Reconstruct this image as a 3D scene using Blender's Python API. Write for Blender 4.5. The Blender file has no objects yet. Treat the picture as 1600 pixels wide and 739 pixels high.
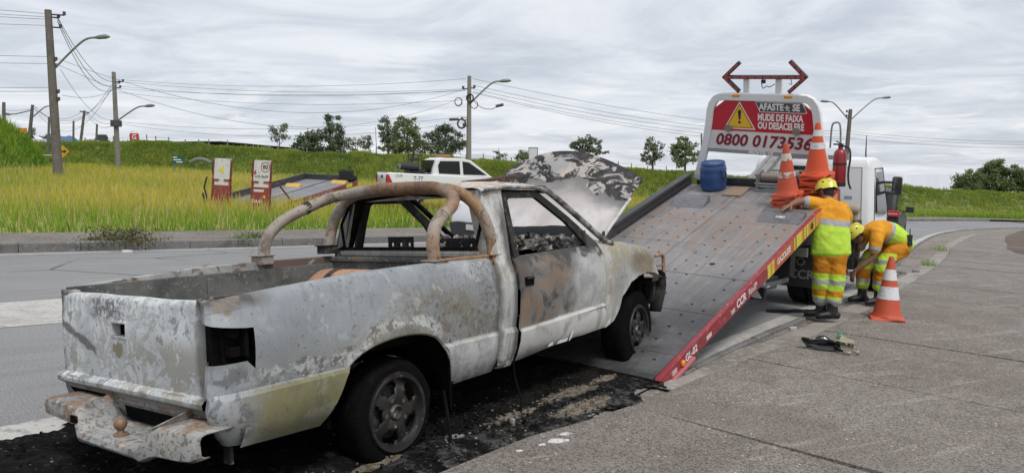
import bpy, bmesh, math, random
import numpy as np
from mathutils import Matrix, Vector, noise as mnoise
random.seed(7); RNG = np.random.default_rng(11)
SC = bpy.context.scene; COL = SC.collection
R = math.radians
# ------------------------------------------------------------------ camera, light, exposure
CAM_H = 1.629
cam = bpy.data.objects.new('camera', bpy.data.cameras.new('camera')); COL.objects.link(cam)
cam.data.sensor_width = 36; cam.data.lens = 36*1197/1600; cam.data.clip_start = .05; cam.data.clip_end = 9000
cam.location = (0, 0, CAM_H); cam.rotation_euler = (R(90-4.571), 0, 0); SC.camera = cam
SC.view_settings.view_transform = 'Standard'; SC.view_settings.look = 'None'
SC.view_settings.exposure = 0.55; SC.view_settings.gamma = 1
SUN_EL, SUN_AZ = 58, 152          # degrees; azimuth clockwise from +Y (behind the camera, to its right)
sun = bpy.data.objects.new('sun', bpy.data.lights.new('sun', 'SUN')); COL.objects.link(sun)
sun.data.energy = 1.5; sun.data.angle = R(14); sun.data.color = (1, .96, .9)
sun.rotation_euler = (R(90-SUN_EL), 0, R(180-SUN_AZ))
W = bpy.data.worlds.new('World'); SC.world = W; W.use_nodes = True
SC.cycles.max_bounces = 6; SC.cycles.diffuse_bounces = 3; SC.cycles.glossy_bounces = 3
SC.cycles.use_denoising = True

class NT:
    """small helper to wire node trees"""
    def __init__(s, tree): s.t = tree; s.n = tree.nodes; s.l = tree.links
    def new(s, kind, **kw):
        n = s.n.new(kind)
        for k, v in kw.items(): setattr(n, k, v)
        return n
    def put(s, sock, v):
        if isinstance(v, bpy.types.NodeSocket): s.l.new(v, sock)
        elif isinstance(v, (tuple, list)) and len(v) == 3 and sock.type == 'RGBA': sock.default_value = (*v, 1)
        else: sock.default_value = v
    def math(s, op, a, b=0.0, c=None):
        n = s.new('ShaderNodeMath', operation=op); s.put(n.inputs[0], a); s.put(n.inputs[1], b)
        if c is not None: s.put(n.inputs[2], c)
        return n.outputs[0]
    def vmath(s, op, a, b=(0, 0, 0)):
        n = s.new('ShaderNodeVectorMath', operation=op); s.put(n.inputs[0], a); s.put(n.inputs[1], b); return n.outputs[0]
    def step(s, v, lo, hi, a=0.0, b=1.0):
        n = s.new('ShaderNodeMapRange', interpolation_type='SMOOTHSTEP')
        s.put(n.inputs[0], v); s.put(n.inputs[1], lo); s.put(n.inputs[2], hi); s.put(n.inputs[3], a); s.put(n.inputs[4], b)
        return n.outputs[0]
    def noise(s, vec, scale, detail=5.0, rough=.55, dist=0.0):
        n = s.new('ShaderNodeTexNoise'); s.put(n.inputs['Vector'], vec)
        n.inputs['Scale'].default_value = scale; n.inputs['Detail'].default_value = detail
        n.inputs['Roughness'].default_value = rough; n.inputs['Distortion'].default_value = dist
        return n.outputs[0]
    def voro(s, vec, scale, feature='F1', out=0):
        n = s.new('ShaderNodeTexVoronoi', feature=feature); s.put(n.inputs['Vector'], vec); n.inputs['Scale'].default_value = scale
        return n.outputs[out]
    def mix(s, f, a, b, blend='MIX'):
        n = s.new('ShaderNodeMix', data_type='RGBA', blend_type=blend)
        s.put(n.inputs[0], f); s.put(n.inputs[6], a); s.put(n.inputs[7], b); return n.outputs[2]
    def xyz(s, v):
        n = s.new('ShaderNodeSeparateXYZ'); s.put(n.inputs[0], v); return n.outputs
    def scale(s, v, k):
        return s.vmath('MULTIPLY', v, k)

# overcast sky: the daylight sky behind a thick, faintly streaked cloud deck
g = NT(W.node_tree); g.n.clear()
out = g.new('ShaderNodeOutputWorld'); bg = g.new('ShaderNodeBackground')
sky = g.new('ShaderNodeTexSky', sky_type='NISHITA'); sky.sun_disc = False
sky.sun_elevation = R(SUN_EL); sky.sun_rotation = R(SUN_AZ)
tc = g.new('ShaderNodeTexCoord'); d = tc.outputs['Generated']
sx, sy, sz = g.xyz(d)
zz = g.math('ADD', g.math('MAXIMUM', sz, 0.0), .11)
cv = g.new('ShaderNodeCombineXYZ'); g.put(cv.inputs[0], g.math('DIVIDE', sx, zz)); g.put(cv.inputs[1], g.math('DIVIDE', sy, zz)); 
c1 = g.noise(g.scale(cv.outputs[0], (.7, .95, 1)), 1.5, 7, .6, .9)
c2 = g.noise(g.scale(cv.outputs[0], (.22, .5, 1)), 1.1, 4, .5, .3)
cl = g.math('ADD', g.math('MULTIPLY', c1, .55), g.math('MULTIPLY', c2, .45))
f = g.step(cl, .38, .62)
col = g.mix(f, (3.95, 4.25, 4.8), (5.95, 6.12, 6.45))
f2 = g.step(g.noise(g.scale(cv.outputs[0], (1.1, 1.5, 1)), 1.7, 6, .6, .8), .5, .72)
hz = g.step(sz, .05, .26, 1.0, 0.0)
col = g.mix(g.math('MULTIPLY', g.math('MULTIPLY', f2, hz), .75), col, (6.5, 6.55, 6.65))
col = g.mix(.93, sky.outputs[0], col)
g.put(bg.inputs[0], col); bg.inputs[1].default_value = .1; g.l.new(bg.outputs[0], out.inputs[0])

# ------------------------------------------------------------------ the road plane leans a little to the right; frames in it
TILT = -.047; _t = math.atan(TILT)
GM = Matrix(((math.cos(_t), 0, -math.sin(_t), 0), (0, 1, 0, 0), (math.sin(_t), 0, math.cos(_t), 0), (0, 0, 0, 1)))
def frame(x, y, z=0, yaw=0, pitch=0, roll=0, on_road=True):
    """forward = +X, left = +Y, up = +Z; yaw measured clockwise from straight ahead of the camera"""
    m = Matrix.Translation((x, y, z)) @ Matrix.Rotation(R(90-yaw), 4, 'Z') @ Matrix.Rotation(R(-pitch), 4, 'Y') @ Matrix.Rotation(R(roll), 4, 'X')
    return GM @ m if on_road else m
def gpt(x, y, z=0): return GM @ Vector((x, y, z))

# ------------------------------------------------------------------ objects
def tag(o, label=None, cat=None, group=None, kind=None):
    if label: o['label'] = label
    if cat: o['category'] = cat
    if group: o['group'] = group
    if kind: o['kind'] = kind
    return o
def thing(name, label, cat, mat=None, group=None):
    o = bpy.data.objects.new(name, None); COL.objects.link(o); o.empty_display_size = .2
    if mat is not None: o.matrix_world = mat
    return tag(o, label, cat, group)
def copy_thing(o, mat, label=None, group=None):
    def cp(a, parent):
        c = a.copy(); COL.objects.link(c)
        if parent is not None: c.parent = parent; c.matrix_parent_inverse = a.matrix_parent_inverse.copy()
        for ch in a.children: cp(ch, c)
        return c
    c = cp(o, None); c.matrix_world = mat
    if label: c['label'] = label
    if group: c['group'] = group
    return c

class MB:
    """collects shapes and links them as one mesh object"""
    def __init__(s): s.v = []; s.f = []; s.m = []
    def add(s, vs, fs, mi=0, M=None):
        b = len(s.v)
        s.v += [tuple(M @ Vector(p)) for p in vs] if M is not None else [tuple(p) for p in vs]
        s.f += [tuple(b+i for i in q) for q in fs]; s.m += [mi]*len(fs); return s
    def box(s, a, b, mi=0, M=None, taper=None):
        x0, y0, z0 = a; x1, y1, z1 = b
        vs = [(x0,y0,z0),(x1,y0,z0),(x1,y1,z0),(x0,y1,z0),(x0,y0,z1),(x1,y0,z1),(x1,y1,z1),(x0,y1,z1)]
        if taper:
            cx, cy = (x0+x1)/2, (y0+y1)/2
            vs = vs[:4]+[(cx+(p[0]-cx)*taper, cy+(p[1]-cy)*taper, p[2]) for p in vs[4:]]
        return s.add(vs, [(3,2,1,0),(4,5,6,7),(0,1,5,4),(1,2,6,5),(2,3,7,6),(3,0,4,7)], mi, M)
    def grid(s, rows, mi=0, closed=False, skip=None, flip=False, M=None):
        nr, nc = len(rows), len(rows[0]); fs = []
        for i in range(nr-1):
            for j in range(nc if closed else nc-1):
                if skip and skip(i, j): continue
                k = (j+1) % nc; q = (i*nc+j, i*nc+k, (i+1)*nc+k, (i+1)*nc+j)
                fs.append(q[::-1] if flip else q)
        return s.add([p for r in rows for p in r], fs, mi, M)
    def tube(s, path, r, n=10, mi=0, caps=True, M=None, sx=1.0):
        P = [Vector(p) for p in path]; rr = r if isinstance(r, (list, tuple)) else [r]*len(P)
        T = [(P[min(i+1, len(P)-1)]-P[max(i-1, 0)]).normalized() for i in range(len(P))]
        u = T[0].orthogonal().normalized(); rows = []
        for i, p in enumerate(P):
            u = (u-T[i]*u.dot(T[i])).normalized(); w = T[i].cross(u)
            rows.append([tuple(p+u*rr[i]*math.cos(a)*sx+w*rr[i]*math.sin(a)) for a in [2*math.pi*k/n for k in range(n)]])
        s.grid(rows, mi, closed=True, M=M)
        if caps:
            s.add(rows[0], [tuple(range(n))[::-1]], mi, M); s.add(rows[-1], [tuple(range(n))], mi, M)
        return s
    def lathe(s, prof, n=24, mi=0, M=None, caps=False):
        rows = [[(r*math.cos(2*math.pi*k/n), r*math.sin(2*math.pi*k/n), z) for k in range(n)] for r, z in prof]
        s.grid(rows, mi, closed=True, M=M)
        if caps:
            s.add(rows[0], [tuple(range(n))[::-1]], mi, M); s.add(rows[-1], [tuple(range(n))], mi, M)
        return s
    def prism(s, poly, axis, a, b, mi=0, M=None):
        """extrude a 2-D polygon along axis 0/1/2 from a to b"""
        def P(p, k):
            q = list(p); q.insert(axis, k); return tuple(q)
        n = len(poly); vs = [P(p, a) for p in poly]+[P(p, b) for p in poly]
        fs = [tuple(range(n))[::-1], tuple(range(n, 2*n))]+[(i, (i+1) % n, n+(i+1) % n, n+i) for i in range(n)]
        return s.add(vs, fs, mi, M)
    def ball(s, c, r, n=12, mi=0, M=None, sq=(1, 1, 1)):
        rows = []
        for i in range(n//2+1):
            a = math.pi*i/(n//2); rr = max(math.sin(a), 1e-3)
            rows.append([(c[0]+r*sq[0]*rr*math.cos(2*math.pi*k/n), c[1]+r*sq[1]*rr*math.sin(2*math.pi*k/n), c[2]-r*sq[2]*math.cos(a)) for k in range(n)])
        return s.grid(rows, mi, closed=True, M=M)
    def obj(s, name, mats, parent=None, smooth=30, bevel=0, solid=0, mat=None, fix=True):
        me = bpy.data.meshes.new(name); me.from_pydata(s.v, [], s.f)
        for m in (mats if isinstance(mats, (list, tuple)) else [mats]): me.materials.append(m)
        me.polygons.foreach_set('material_index', s.m)
        if fix:
            bm = bmesh.new(); bm.from_mesh(me); bmesh.ops.remove_doubles(bm, verts=bm.verts, dist=1e-5)
            bmesh.ops.recalc_face_normals(bm, faces=bm.faces); bm.to_mesh(me); bm.free()
        return link(name, me, parent, smooth, bevel, solid, mat)
def link(name, me, parent=None, smooth=30, bevel=0, solid=0, mat=None):
    if smooth:
        me.polygons.foreach_set('use_smooth', [True]*len(me.polygons))
        try: me.set_sharp_from_angle(angle=R(smooth))
        except Exception: pass
    o = bpy.data.objects.new(name, me); COL.objects.link(o)
    if parent is not None: o.parent = parent
    if mat is not None:
        if parent is None: o.matrix_world = mat
        else: o.matrix_local = mat
    if solid:
        k = o.modifiers.new('solid', 'SOLIDIFY'); k.thickness = solid; k.offset = 0
    if bevel:
        k = o.modifiers.new('bevel', 'BEVEL'); k.width = bevel; k.segments = 2; k.limit_method = 'ANGLE'; k.angle_limit = R(40); k.harden_normals = False
    return o
def mirror_mb(a, yc):
    b = MB(); b.v = [(p[0], 2*yc-p[1], p[2]) for p in a.v]; b.f = [q[::-1] for q in a.f]; b.m = list(a.m); return b
def raw_mesh(name, verts, faces_flat, nper, mats, attr=None, parent=None, mat=None, smooth=0):
    """fast mesh from numpy arrays: every face has nper corners"""
    me = bpy.data.meshes.new(name); nv = len(verts); nf = len(faces_flat)//nper
    me.vertices.add(nv); me.vertices.foreach_set('co', np.asarray(verts, np.float32).ravel())
    me.loops.add(nf*nper); me.loops.foreach_set('vertex_index', np.asarray(faces_flat, np.int32))
    me.polygons.add(nf); me.polygons.foreach_set('loop_start', np.arange(0, nf*nper, nper, dtype=np.int32))
    me.update(calc_edges=True); me.validate()
    if attr is not None:
        a = me.attributes.new('tint', 'FLOAT', 'POINT'); a.data.foreach_set('value', np.asarray(attr, np.float32))
    for m in (mats if isinstance(mats, (list, tuple)) else [mats]): me.materials.append(m)
    return link(name, me, parent, smooth, mat=mat)
def text_mesh(name, body, size, mat, parent, M, bold=0.0, shear=0.0, align='CENTER', depth=.001, xs=1.0, wide=1.0):
    M = M @ Matrix.Diagonal((wide, 1, 1, 1))
    cu = bpy.data.curves.new(name, 'FONT'); cu.body = body; cu.size = size; cu.align_x = align; cu.align_y = 'CENTER'
    cu.offset = bold; cu.shear = shear; cu.extrude = depth; cu.resolution_u = 3; cu.space_character = xs
    t = bpy.data.objects.new('tmp', cu); COL.objects.link(t)
    me = bpy.data.meshes.new_from_object(t.evaluated_get(bpy.context.evaluated_depsgraph_get()))
    bpy.data.objects.remove(t); me.name = name; me.materials.clear(); me.materials.append(mat)
    return link(name, me, parent, 0, mat=M)
def smooth_path(pts, n=6):
    """Catmull-Rom through pts"""
    P = [Vector(p) for p in pts]; P = [P[0]*2-P[1]]+P+[P[-1]*2-P[-2]]; o = []
    for i in range(1, len(P)-2):
        for k in range(n):
            t = k/n; a, b, c, e = P[i-1], P[i], P[i+1], P[i+2]
            o.append(.5*((2*b)+(c-a)*t+(2*a-5*b+4*c-e)*t*t+(3*b-a-3*c+e)*t**3))
    o.append(P[-2]); return o
def interp(x, xs, ys): return float(np.interp(x, xs, ys))

# ------------------------------------------------------------------ materials
def M_(name, base, rough=.6, metal=0.0, layers=(), bump=None, spec=.5, coat=0.0, coords='Object', sep=None):
    """layers: (scale, lo, hi, colour, detail, stretch) mixed over the base by thresholded noise"""
    m = bpy.data.materials.new(name); m.use_nodes = True; g = NT(m.node_tree); p = g.n['Principled BSDF']
    vec = g.new('ShaderNodeTexCoord').outputs[coords]
    c = base
    for L in layers:
        sc_, lo, hi, colr = L[:4]; det = L[4] if len(L) > 4 else 5; st = L[5] if len(L) > 5 else None
        v = g.scale(vec, st) if st else vec
        c = g.mix(g.step(g.noise(g.vmath('ADD', v, (len(name)*1.3, sc_, lo*7)), sc_, det, .6, .2), lo, hi), c, colr)
    g.put(p.inputs['Base Color'], c); p.inputs['Roughness'].default_value = rough; p.inputs['Metallic'].default_value = metal
    p.inputs['Specular IOR Level'].default_value = spec; p.inputs['Coat Weight'].default_value = coat
    if bump:
        b = g.new('ShaderNodeBump'); b.inputs['Strength'].default_value = bump[1]; b.inputs['Distance'].default_value = bump[2] if len(bump) > 2 else .01
        g.put(b.inputs['Height'], g.noise(vec, bump[0], 6, .65)); g.l.new(b.outputs[0], p.inputs['Normal'])
    return m
def emit(name, colr, k):
    m = M_(name, colr, .3); p = m.node_tree.nodes['Principled BSDF']
    p.inputs['Emission Color'].default_value = (*colr, 1); p.inputs['Emission Strength'].default_value = k; return m
black = M_('black_plastic', (.018, .018, .02), .55, layers=[(9, .5, .75, (.035, .034, .033))])
rubber = M_('rubber', (.014, .014, .015), .85, spec=.2, layers=[(14, .5, .7, (.045, .042, .04))], bump=(60, .3, .004))
white_paint = M_('white_paint', (.74, .75, .76), .35, layers=[(3, .5, .85, (.62, .62, .61)), (25, .66, .8, (.5, .49, .46))], coat=.2)
glass_dark = M_('tinted_glass', (.016, .018, .02), .12, spec=.3)
steel = M_('dull_steel', (.3, .31, .32), .42, .7, layers=[(8, .5, .7, (.2, .19, .18))])
chrome = M_('chrome', (.75, .75, .74), .14, 1.0)
red_lamp = M_('red_lamp', (.42, .018, .02), .18, coat=.5)
amber = M_('amber_lens', (.75, .28, .02), .25, coat=.4)
# ================================================================== SETTING
def tilt_z(x): return TILT*60*np.tanh(np.asarray(x)/60.0)       # height of the leaning ground, levelling out far away
soil = M_('soil', (.10, .085, .05), .95, layers=[(.8, .4, .6, (.07, .09, .03)), (6, .5, .7, (.06, .05, .035))])
def ground_sheet():
    xs = np.concatenate([np.linspace(-900, -90, 10), np.linspace(-80, 80, 33), np.linspace(90, 900, 10)])
    ys = np.concatenate([np.linspace(-60, 120, 19), np.linspace(150, 1500, 10)])
    rows = [[(x, y, float(tilt_z(x))-.16-.045*max(0, y-95)*min(1, max(0, (x+25)/45))) for x in xs] for y in ys]
    return MB().grid(rows).obj('ground', soil, smooth=60)
tag(ground_sheet(), kind='structure')

asph = bpy.data.materials.new('asphalt'); asph.use_nodes = True
def _asph():
    g = NT(asph.node_tree); p = g.n['Principled BSDF']; v = g.new('ShaderNodeTexCoord').outputs['Object']
    big = g.noise(v, .35, 5, .6); fine = g.noise(v, 70, 5, .8); rv = g.new('ShaderNodeVectorRotate', rotation_type='Z_AXIS'); g.put(rv.inputs[0], v); rv.inputs['Angle'].default_value = R(-42); mid = g.noise(g.scale(rv.outputs[0], (.16, 1.5, 1)), 2.2, 6, .62)
    c = g.mix(g.step(big, .35, .65), (.32, .32, .326), (.395, .395, .395))
    c = g.mix(g.math('MULTIPLY', g.step(mid, .48, .66), .7), c, (.275, .273, .272))
    c = g.mix(g.step(fine, .42, .66), g.mix(.6, c, (.05, .05, .05)), g.mix(.45, c, (.36, .355, .345)))
    cr = g.step(g.voro(g.vmath('ADD', v, g.scale(g.new('ShaderNodeTexNoise').outputs[1], (.5, .5, .5))), .55, 'DISTANCE_TO_EDGE'), .006, .016, 1, 0)
    c = g.mix(g.math('MULTIPLY', cr, g.step(g.noise(v, .25), .5, .6)), c, (.05, .05, .05))
    g.put(p.inputs['Base Color'], c); p.inputs['Roughness'].default_value = .85
    b = g.new('ShaderNodeBump'); b.inputs['Strength'].default_value = .5; b.inputs['Distance'].default_value = .006
    g.put(b.inputs['Height'], fine); g.l.new(b.outputs[0], p.inputs['Normal'])
_asph()
conc = bpy.data.materials.new('washed_concrete'); conc.use_nodes = True
def _conc(mat, a, b_, dark, light, streak=.5):
    g = NT(mat.node_tree); p = g.n['Principled BSDF']; v = g.new('ShaderNodeTexCoord').outputs['Object']
    big = g.noise(v, .55, 7, .66, .8); mid = g.noise(v, 4, 7, .68, .4); fine = g.noise(v, 48, 4, .75); gr = g.noise(v, 120, 3, .65)
    c = g.mix(g.step(big, .36, .64), a, b_)
    c = g.mix(g.math('MULTIPLY', g.step(mid, .47, .68), .7), c, dark); c = g.mix(g.math('MULTIPLY', g.step(g.noise(g.vmath('ADD', v, (7, 3, 0)), .9, 6, .6), .56, .68), .5), c, dark)
    sv = g.new('ShaderNodeVectorRotate', rotation_type='Z_AXIS'); g.put(sv.inputs[0], v); sv.inputs['Angle'].default_value = R(-29)
    st = g.noise(g.scale(sv.outputs[0], (.5, 4.2, 1)), 1.5, 6, .6)
    c = g.mix(g.math('MULTIPLY', g.step(st, .55, .68), streak), c, light)
    c = g.mix(g.math('MULTIPLY', g.step(fine, .47, .57), .9), c, g.mix(.72, c, (.022, .019, .017)))
    c = g.mix(g.math('MULTIPLY', g.step(gr, .55, .62), .85), c, light); pk = g.step(g.voro(v, 17, 'F1'), .16, .10); c = g.mix(g.math('MULTIPLY', pk, g.step(g.noise(v, 3.3), .5, .56)), c, (.62, .59, .55))
    g.put(p.inputs['Base Color'], c); p.inputs['Roughness'].default_value = .9
    bb = g.new('ShaderNodeBump'); bb.inputs['Strength'].default_value = 1.0; bb.inputs['Distance'].default_value = .012
    g.put(bb.inputs['Height'], g.math('ADD', fine, g.math('MULTIPLY', gr, .8))); g.l.new(bb.outputs[0], p.inputs['Normal'])
_conc(conc, (.215, .182, .155), (.285, .25, .22), (.15, .124, .104), (.47, .435, .395))
conc2 = bpy.data.materials.new('old_path_concrete'); conc2.use_nodes = True
_conc(conc2, (.20, .168, .142), (.28, .245, .21), (.115, .094, .078), (.38, .345, .30))
kerb_m = M_('kerb_concrete', (.17, .165, .16), .9, layers=[(2, .45, .7, (.09, .088, .085)), (20, .55, .7, (.28, .27, .26))], bump=(50, .5, .005))
paint = M_('road_paint', (.47, .455, .425), .75, layers=[(2.5, .45, .7, (.36, .35, .33)), (7, .55, .68, (.29, .285, .275)), (22, .56, .66, (.25, .245, .24)), (90, .6, .7, (.2, .2, .2))], bump=(90, .4, .004))
dirt = M_('gutter_dirt', (.23, .2, .17), .95, layers=[(1.6, .45, .65, (.13, .115, .1)), (14, .5, .65, (.33, .3, .26)), (90, .55, .65, (.1, .09, .08))], bump=(70, .8, .008))
dirt2 = M_('bare_dirt', (.12, .085, .065), .95, layers=[(.8, .45, .65, (.075, .058, .042)), (12, .5, .65, (.17, .14, .11))], bump=(30, .8, .02))

# centre lines on the road plane (x right, y ahead)
KERB_R = [(-9, -8.5), (-4, -1.4), (-1.2, 2.55), (.2, 4.66), (1.28, 6.24), (2.29, 7.72), (4.38, 10.57), (5.73, 12.47), (9.1, 18.0), (12.2, 23.2), (15.74, 28.86), (19.2, 33.8), (23.0, 38.2), (29, 43.2), (38, 47.3), (60, 52), (90, 54)]
EDGE_R = [(-9.3, -9.6), (-3.9, -2.3), (-1.35, 2.45), (-.25, 4.18), (.31, 4.79), (.85, 5.38), (2.34, 7.18), (3.0, 7.92), (4.62, 10.03), (6.6, 12.86), (8.9, 16.2), (11.2, 19.69), (13.5, 23.4), (16.1, 27.3), (20.2, 33.0), (24.6, 37.3), (30.4, 41.7), (38.6, 45.2), (60, 49.6), (90, 51.4)]
KERB_L = [(-45, -19), (-20, 2.2), (-12.5, 8.55), (-8.3, 12.15), (-3.95, 15.95), (1.5, 21.2), (8, 28.4), (16, 37.6), (24.5, 46.2), (36.9, 54.6), (60, 60.5), (90, 63)]
def resample(pl, step):
    P = smooth_path([(x, y, 0) for x, y in pl], 8); L = [0]
    for a, b in zip(P, P[1:]): L.append(L[-1]+(b-a).length)
    s = np.arange(0, L[-1], step); X = np.interp(s, L, [p.x for p in P]); Y = np.interp(s, L, [p.y for p in P])
    return np.stack([X, Y], 1), s
def offset(pl, dd):
    t = np.gradient(pl, axis=0); t /= np.linalg.norm(t, axis=1)[:, None]; return pl+np.stack([t[:, 1], -t[:, 0]], 1)*dd    # + = to the right
def strip(name, A, B, z, m, n=1, zB=None, zf=None):
    mb = MB(); rows = []
    for i in range(len(A)):
        r = []
        for k in range(n+1):
            f = k/n; q = A[i]*(1-f)+B[i]*f; zz = z*(1-f)+(zB if zB is not None else z)*f
            if zf: zz += zf(q[0], q[1])
            r.append((q[0], q[1], zz))
        rows.append(r)
    return mb.grid(rows).obj(name, m, smooth=40, mat=GM)
def between(pl, n):                                             # n points evenly spaced along a polyline
    P, s = resample(pl, .25); i = np.linspace(0, len(P)-1, n).astype(int); return P[i]
KR, _ = resample(KERB_R, .4); ER, _ = resample(EDGE_R, .4); KL, _ = resample(KERB_L, .4)
tag(strip('road', between(KERB_L, 160), between(KERB_R, 160), 0, asph, 6), kind='structure')
_k = int(np.argmax(KR[:, 0] > 1.15)); tag(strip('white_edge_line', offset(KR, -.21)[_k:], offset(KR, 0)[_k:], .004, paint), kind='structure')
tag(strip('white_lane_line', offset(KL, .2), offset(KL, .34), .004, paint), kind='structure')
tag(strip('gutter', between(KERB_R, 220), between(EDGE_R, 220), -.012, dirt, 4, zf=lambda x, y: .014*mnoise.noise((x*2.2, y*2.2, 0))), kind='structure')
# big white arrow and bars painted on the carriageway, half hidden by the burnt pickup
def flat(name, pts, z, m): return tag(MB().add([(x, y, z) for x, y in pts], [tuple(range(len(pts)))]).obj(name, m, smooth=0, mat=GM), kind='structure')
flat('road_arrow_marking', [(-7.3, 5.9), (-6.1, 7.55), (-5.05, 8.62), (-4.2, 9.4), (-3.9, 8.95), (-4.75, 8.02), (-4.35, 8.0), (-3.6, 8.4), (-3.5, 7.9), (-4.37, 7.3), (-5.2, 6.6), (-6.2, 5.6)], .004, paint)
flat('road_bar_marking', [(-4.4, 2.6), (-3.1, 4.35), (-2.5, 5.05), (-2.2, 4.75), (-2.75, 4.1), (-3.9, 2.3)], .004, paint)
# kerb of the right side: low concrete stones, one by one
kr = tag(thing('right_kerb', None, None, GM), kind='structure')
lk = tag(thing('left_kerb', None, None, GM), kind='structure')
def kerb(parent, pl, s0, s1, step, w0, w1, z0, z1, m):
    P, s = resample(pl, .25); a = s0
    while a < s1:
        b = a+step-.012; idx = [np.interp(t, s, np.arange(len(P))) for t in np.linspace(a, b, 3)]
        q = np.array([[np.interp(i, np.arange(len(P)), P[:, 0]), np.interp(i, np.arange(len(P)), P[:, 1])] for i in idx])
        A, B = offset(q, w0), offset(q, w1); j = random.uniform(-.006, .006); mb = MB()
        rows = [[(*A[i], z0), (*A[i], z1-.02+j), (*(A[i]*.85+B[i]*.15), z1+j), (*(A[i]*.15+B[i]*.85), z1+j), (*B[i], z1-.015+j), (*B[i], z0)] for i in range(3)]
        mb.grid(rows); mb.add(rows[0], [tuple(range(6))]); mb.add(rows[-1], [tuple(range(6))])
        mb.obj('kerb_stone', m, parent, smooth=0); a += step
kerb(kr, KERB_R, 18.2, 75, 1.0, .0, .075, -.05, .03, kerb_m)
kerb(lk, KERB_L, 35, 106, .9, -.2, .02, -.05, .15, kerb_m)
# right pavement: cast slabs with open joints
pav = tag(thing('pavement', None, None, GM), kind='structure')
jm = M_('joint_dirt', (.07, .06, .05), .95, bump=(60, .5, .005))
tag(strip('pavement_bed', offset(ER, .03), offset(ER, 5.6), .012, jm, 2), kind='structure')
def slabs():
    P, s = resample(EDGE_R, .1)
    s_ref = s[np.argmin((P[:, 0]-.89)**2+(P[:, 1]-5.22)**2)]           # a joint meets the edge here
    a = s_ref-2.1*4
    while a < s[-1]-3 and a < s_ref+60:
        b = a+2.1
        for t0, t1 in ((0, 3.25), (3.25, 5.6)) if a < s_ref+11 else ((0, 3.75),):
            t = np.linspace(a+.006, b-.006, 5); q = np.stack([np.interp(t, s, P[:, 0]), np.interp(t, s, P[:, 1])], 1)
            dz = random.uniform(-.004, .004); sl = random.uniform(-.003, .003); mb = MB(); rows = []
            for i in range(5):
                A = offset(q, t0+.006)[i]; B = offset(q, t1-.006)[i]; z = .05+dz+sl*(i-2)
                wob = .022*mnoise.noise((A[0]*3, A[1]*3, 5)) if t0 == 0 else 0; dA = (B-A)/np.linalg.norm(B-A)
                A = A+dA*wob; rows.append([(*A, -.03), (*A, z-.02), (*(A+dA*.02), z-.004), (*(A+dA*.06), z), (*(B-dA*.012), z), (*B, z-.01), (*B, -.03)])
            mb.grid(rows); mb.add(rows[0], [tuple(range(7))]); mb.add(rows[-1], [tuple(range(7))])
            mb.obj('slab', conc, pav, smooth=0)
        a = b
slabs()
_e = int(np.argmax(ER[:, 0] > 1.2)); tag(strip('gutter_concrete', offset(ER, -.30)[_e:], offset(ER, .0)[_e:], -.002, M_('pale_concrete', (.30, .275, .245), .9, layers=[(1.5, .45, .62, (.2, .18, .155)), (12, .52, .66, (.38, .36, .33)), (80, .55, .66, (.14, .125, .11))], bump=(60, .6, .006)), 2, zB=.012, zf=lambda x, y: .008*mnoise.noise((x*2, y*2, 3))), kind='structure')
# drier concrete lip running along the pavement's road side in the near stretch, and bare earth beyond it
tag(strip('dirt_verge', offset(ER, 3.75)[55:], offset(ER, 11)[55:], .02, dirt2, 4, zB=.1), kind='structure')
tag(MB().add([(x, y, .058) for x, y in ((14.45, 21.3), (14.9, 22.6), (15.7, 24.2), (16.9, 26.0), (18.5, 28.6), (20.3, 31.4), (23.0, 35.0), (27.0, 40.2), (33, 42.5), (42, 40), (30, 29), (20, 21), (16.2, 20.2))], [tuple(range(13))]).obj('bare_earth', dirt2, smooth=0, mat=GM), kind='structure')
# left footway
tag(strip('left_footway', offset(KL, -.2), offset(KL, -2.25), .12, conc2, 3, zf=lambda x, y: .01*mnoise.noise((x*1.5, y*1.5, 2))), kind='structure')

# ---------------------------------------------------------------- grass
def leafmat(name, c0, c1, c2, trans=.25, rough=.6):
    m = bpy.data.materials.new(name); m.use_nodes = True; g = NT(m.node_tree); p = g.n['Principled BSDF']
    a = g.new('ShaderNodeAttribute', attribute_name='tint').outputs['Fac']
    c = g.mix(g.step(a, 0, .5), c0, c1); c = g.mix(g.step(a, .5, 1), c, c2)
    g.put(p.inputs['Base Color'], c); p.inputs['Roughness'].default_value = rough; p.inputs['Specular IOR Level'].default_value = .25
    if trans:
        t = g.new('ShaderNodeBsdfTranslucent'); g.put(t.inputs[0], c); s = g.new('ShaderNodeMixShader'); s.inputs[0].default_value = trans
        o = g.n['Material Output']; g.l.new(p.outputs[0], s.inputs[1]); g.l.new(t.outputs[0], s.inputs[2]); g.l.new(s.outputs[0], o.inputs[0])
    return m
grass_m = leafmat('grass_blades', (.10, .225, .02), (.27, .375, .04), (.58, .49, .10), .4)
bank_m = leafmat('bank_grass', (.15, .225, .04), (.31, .375, .07), (.58, .52, .17), .5)
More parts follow.
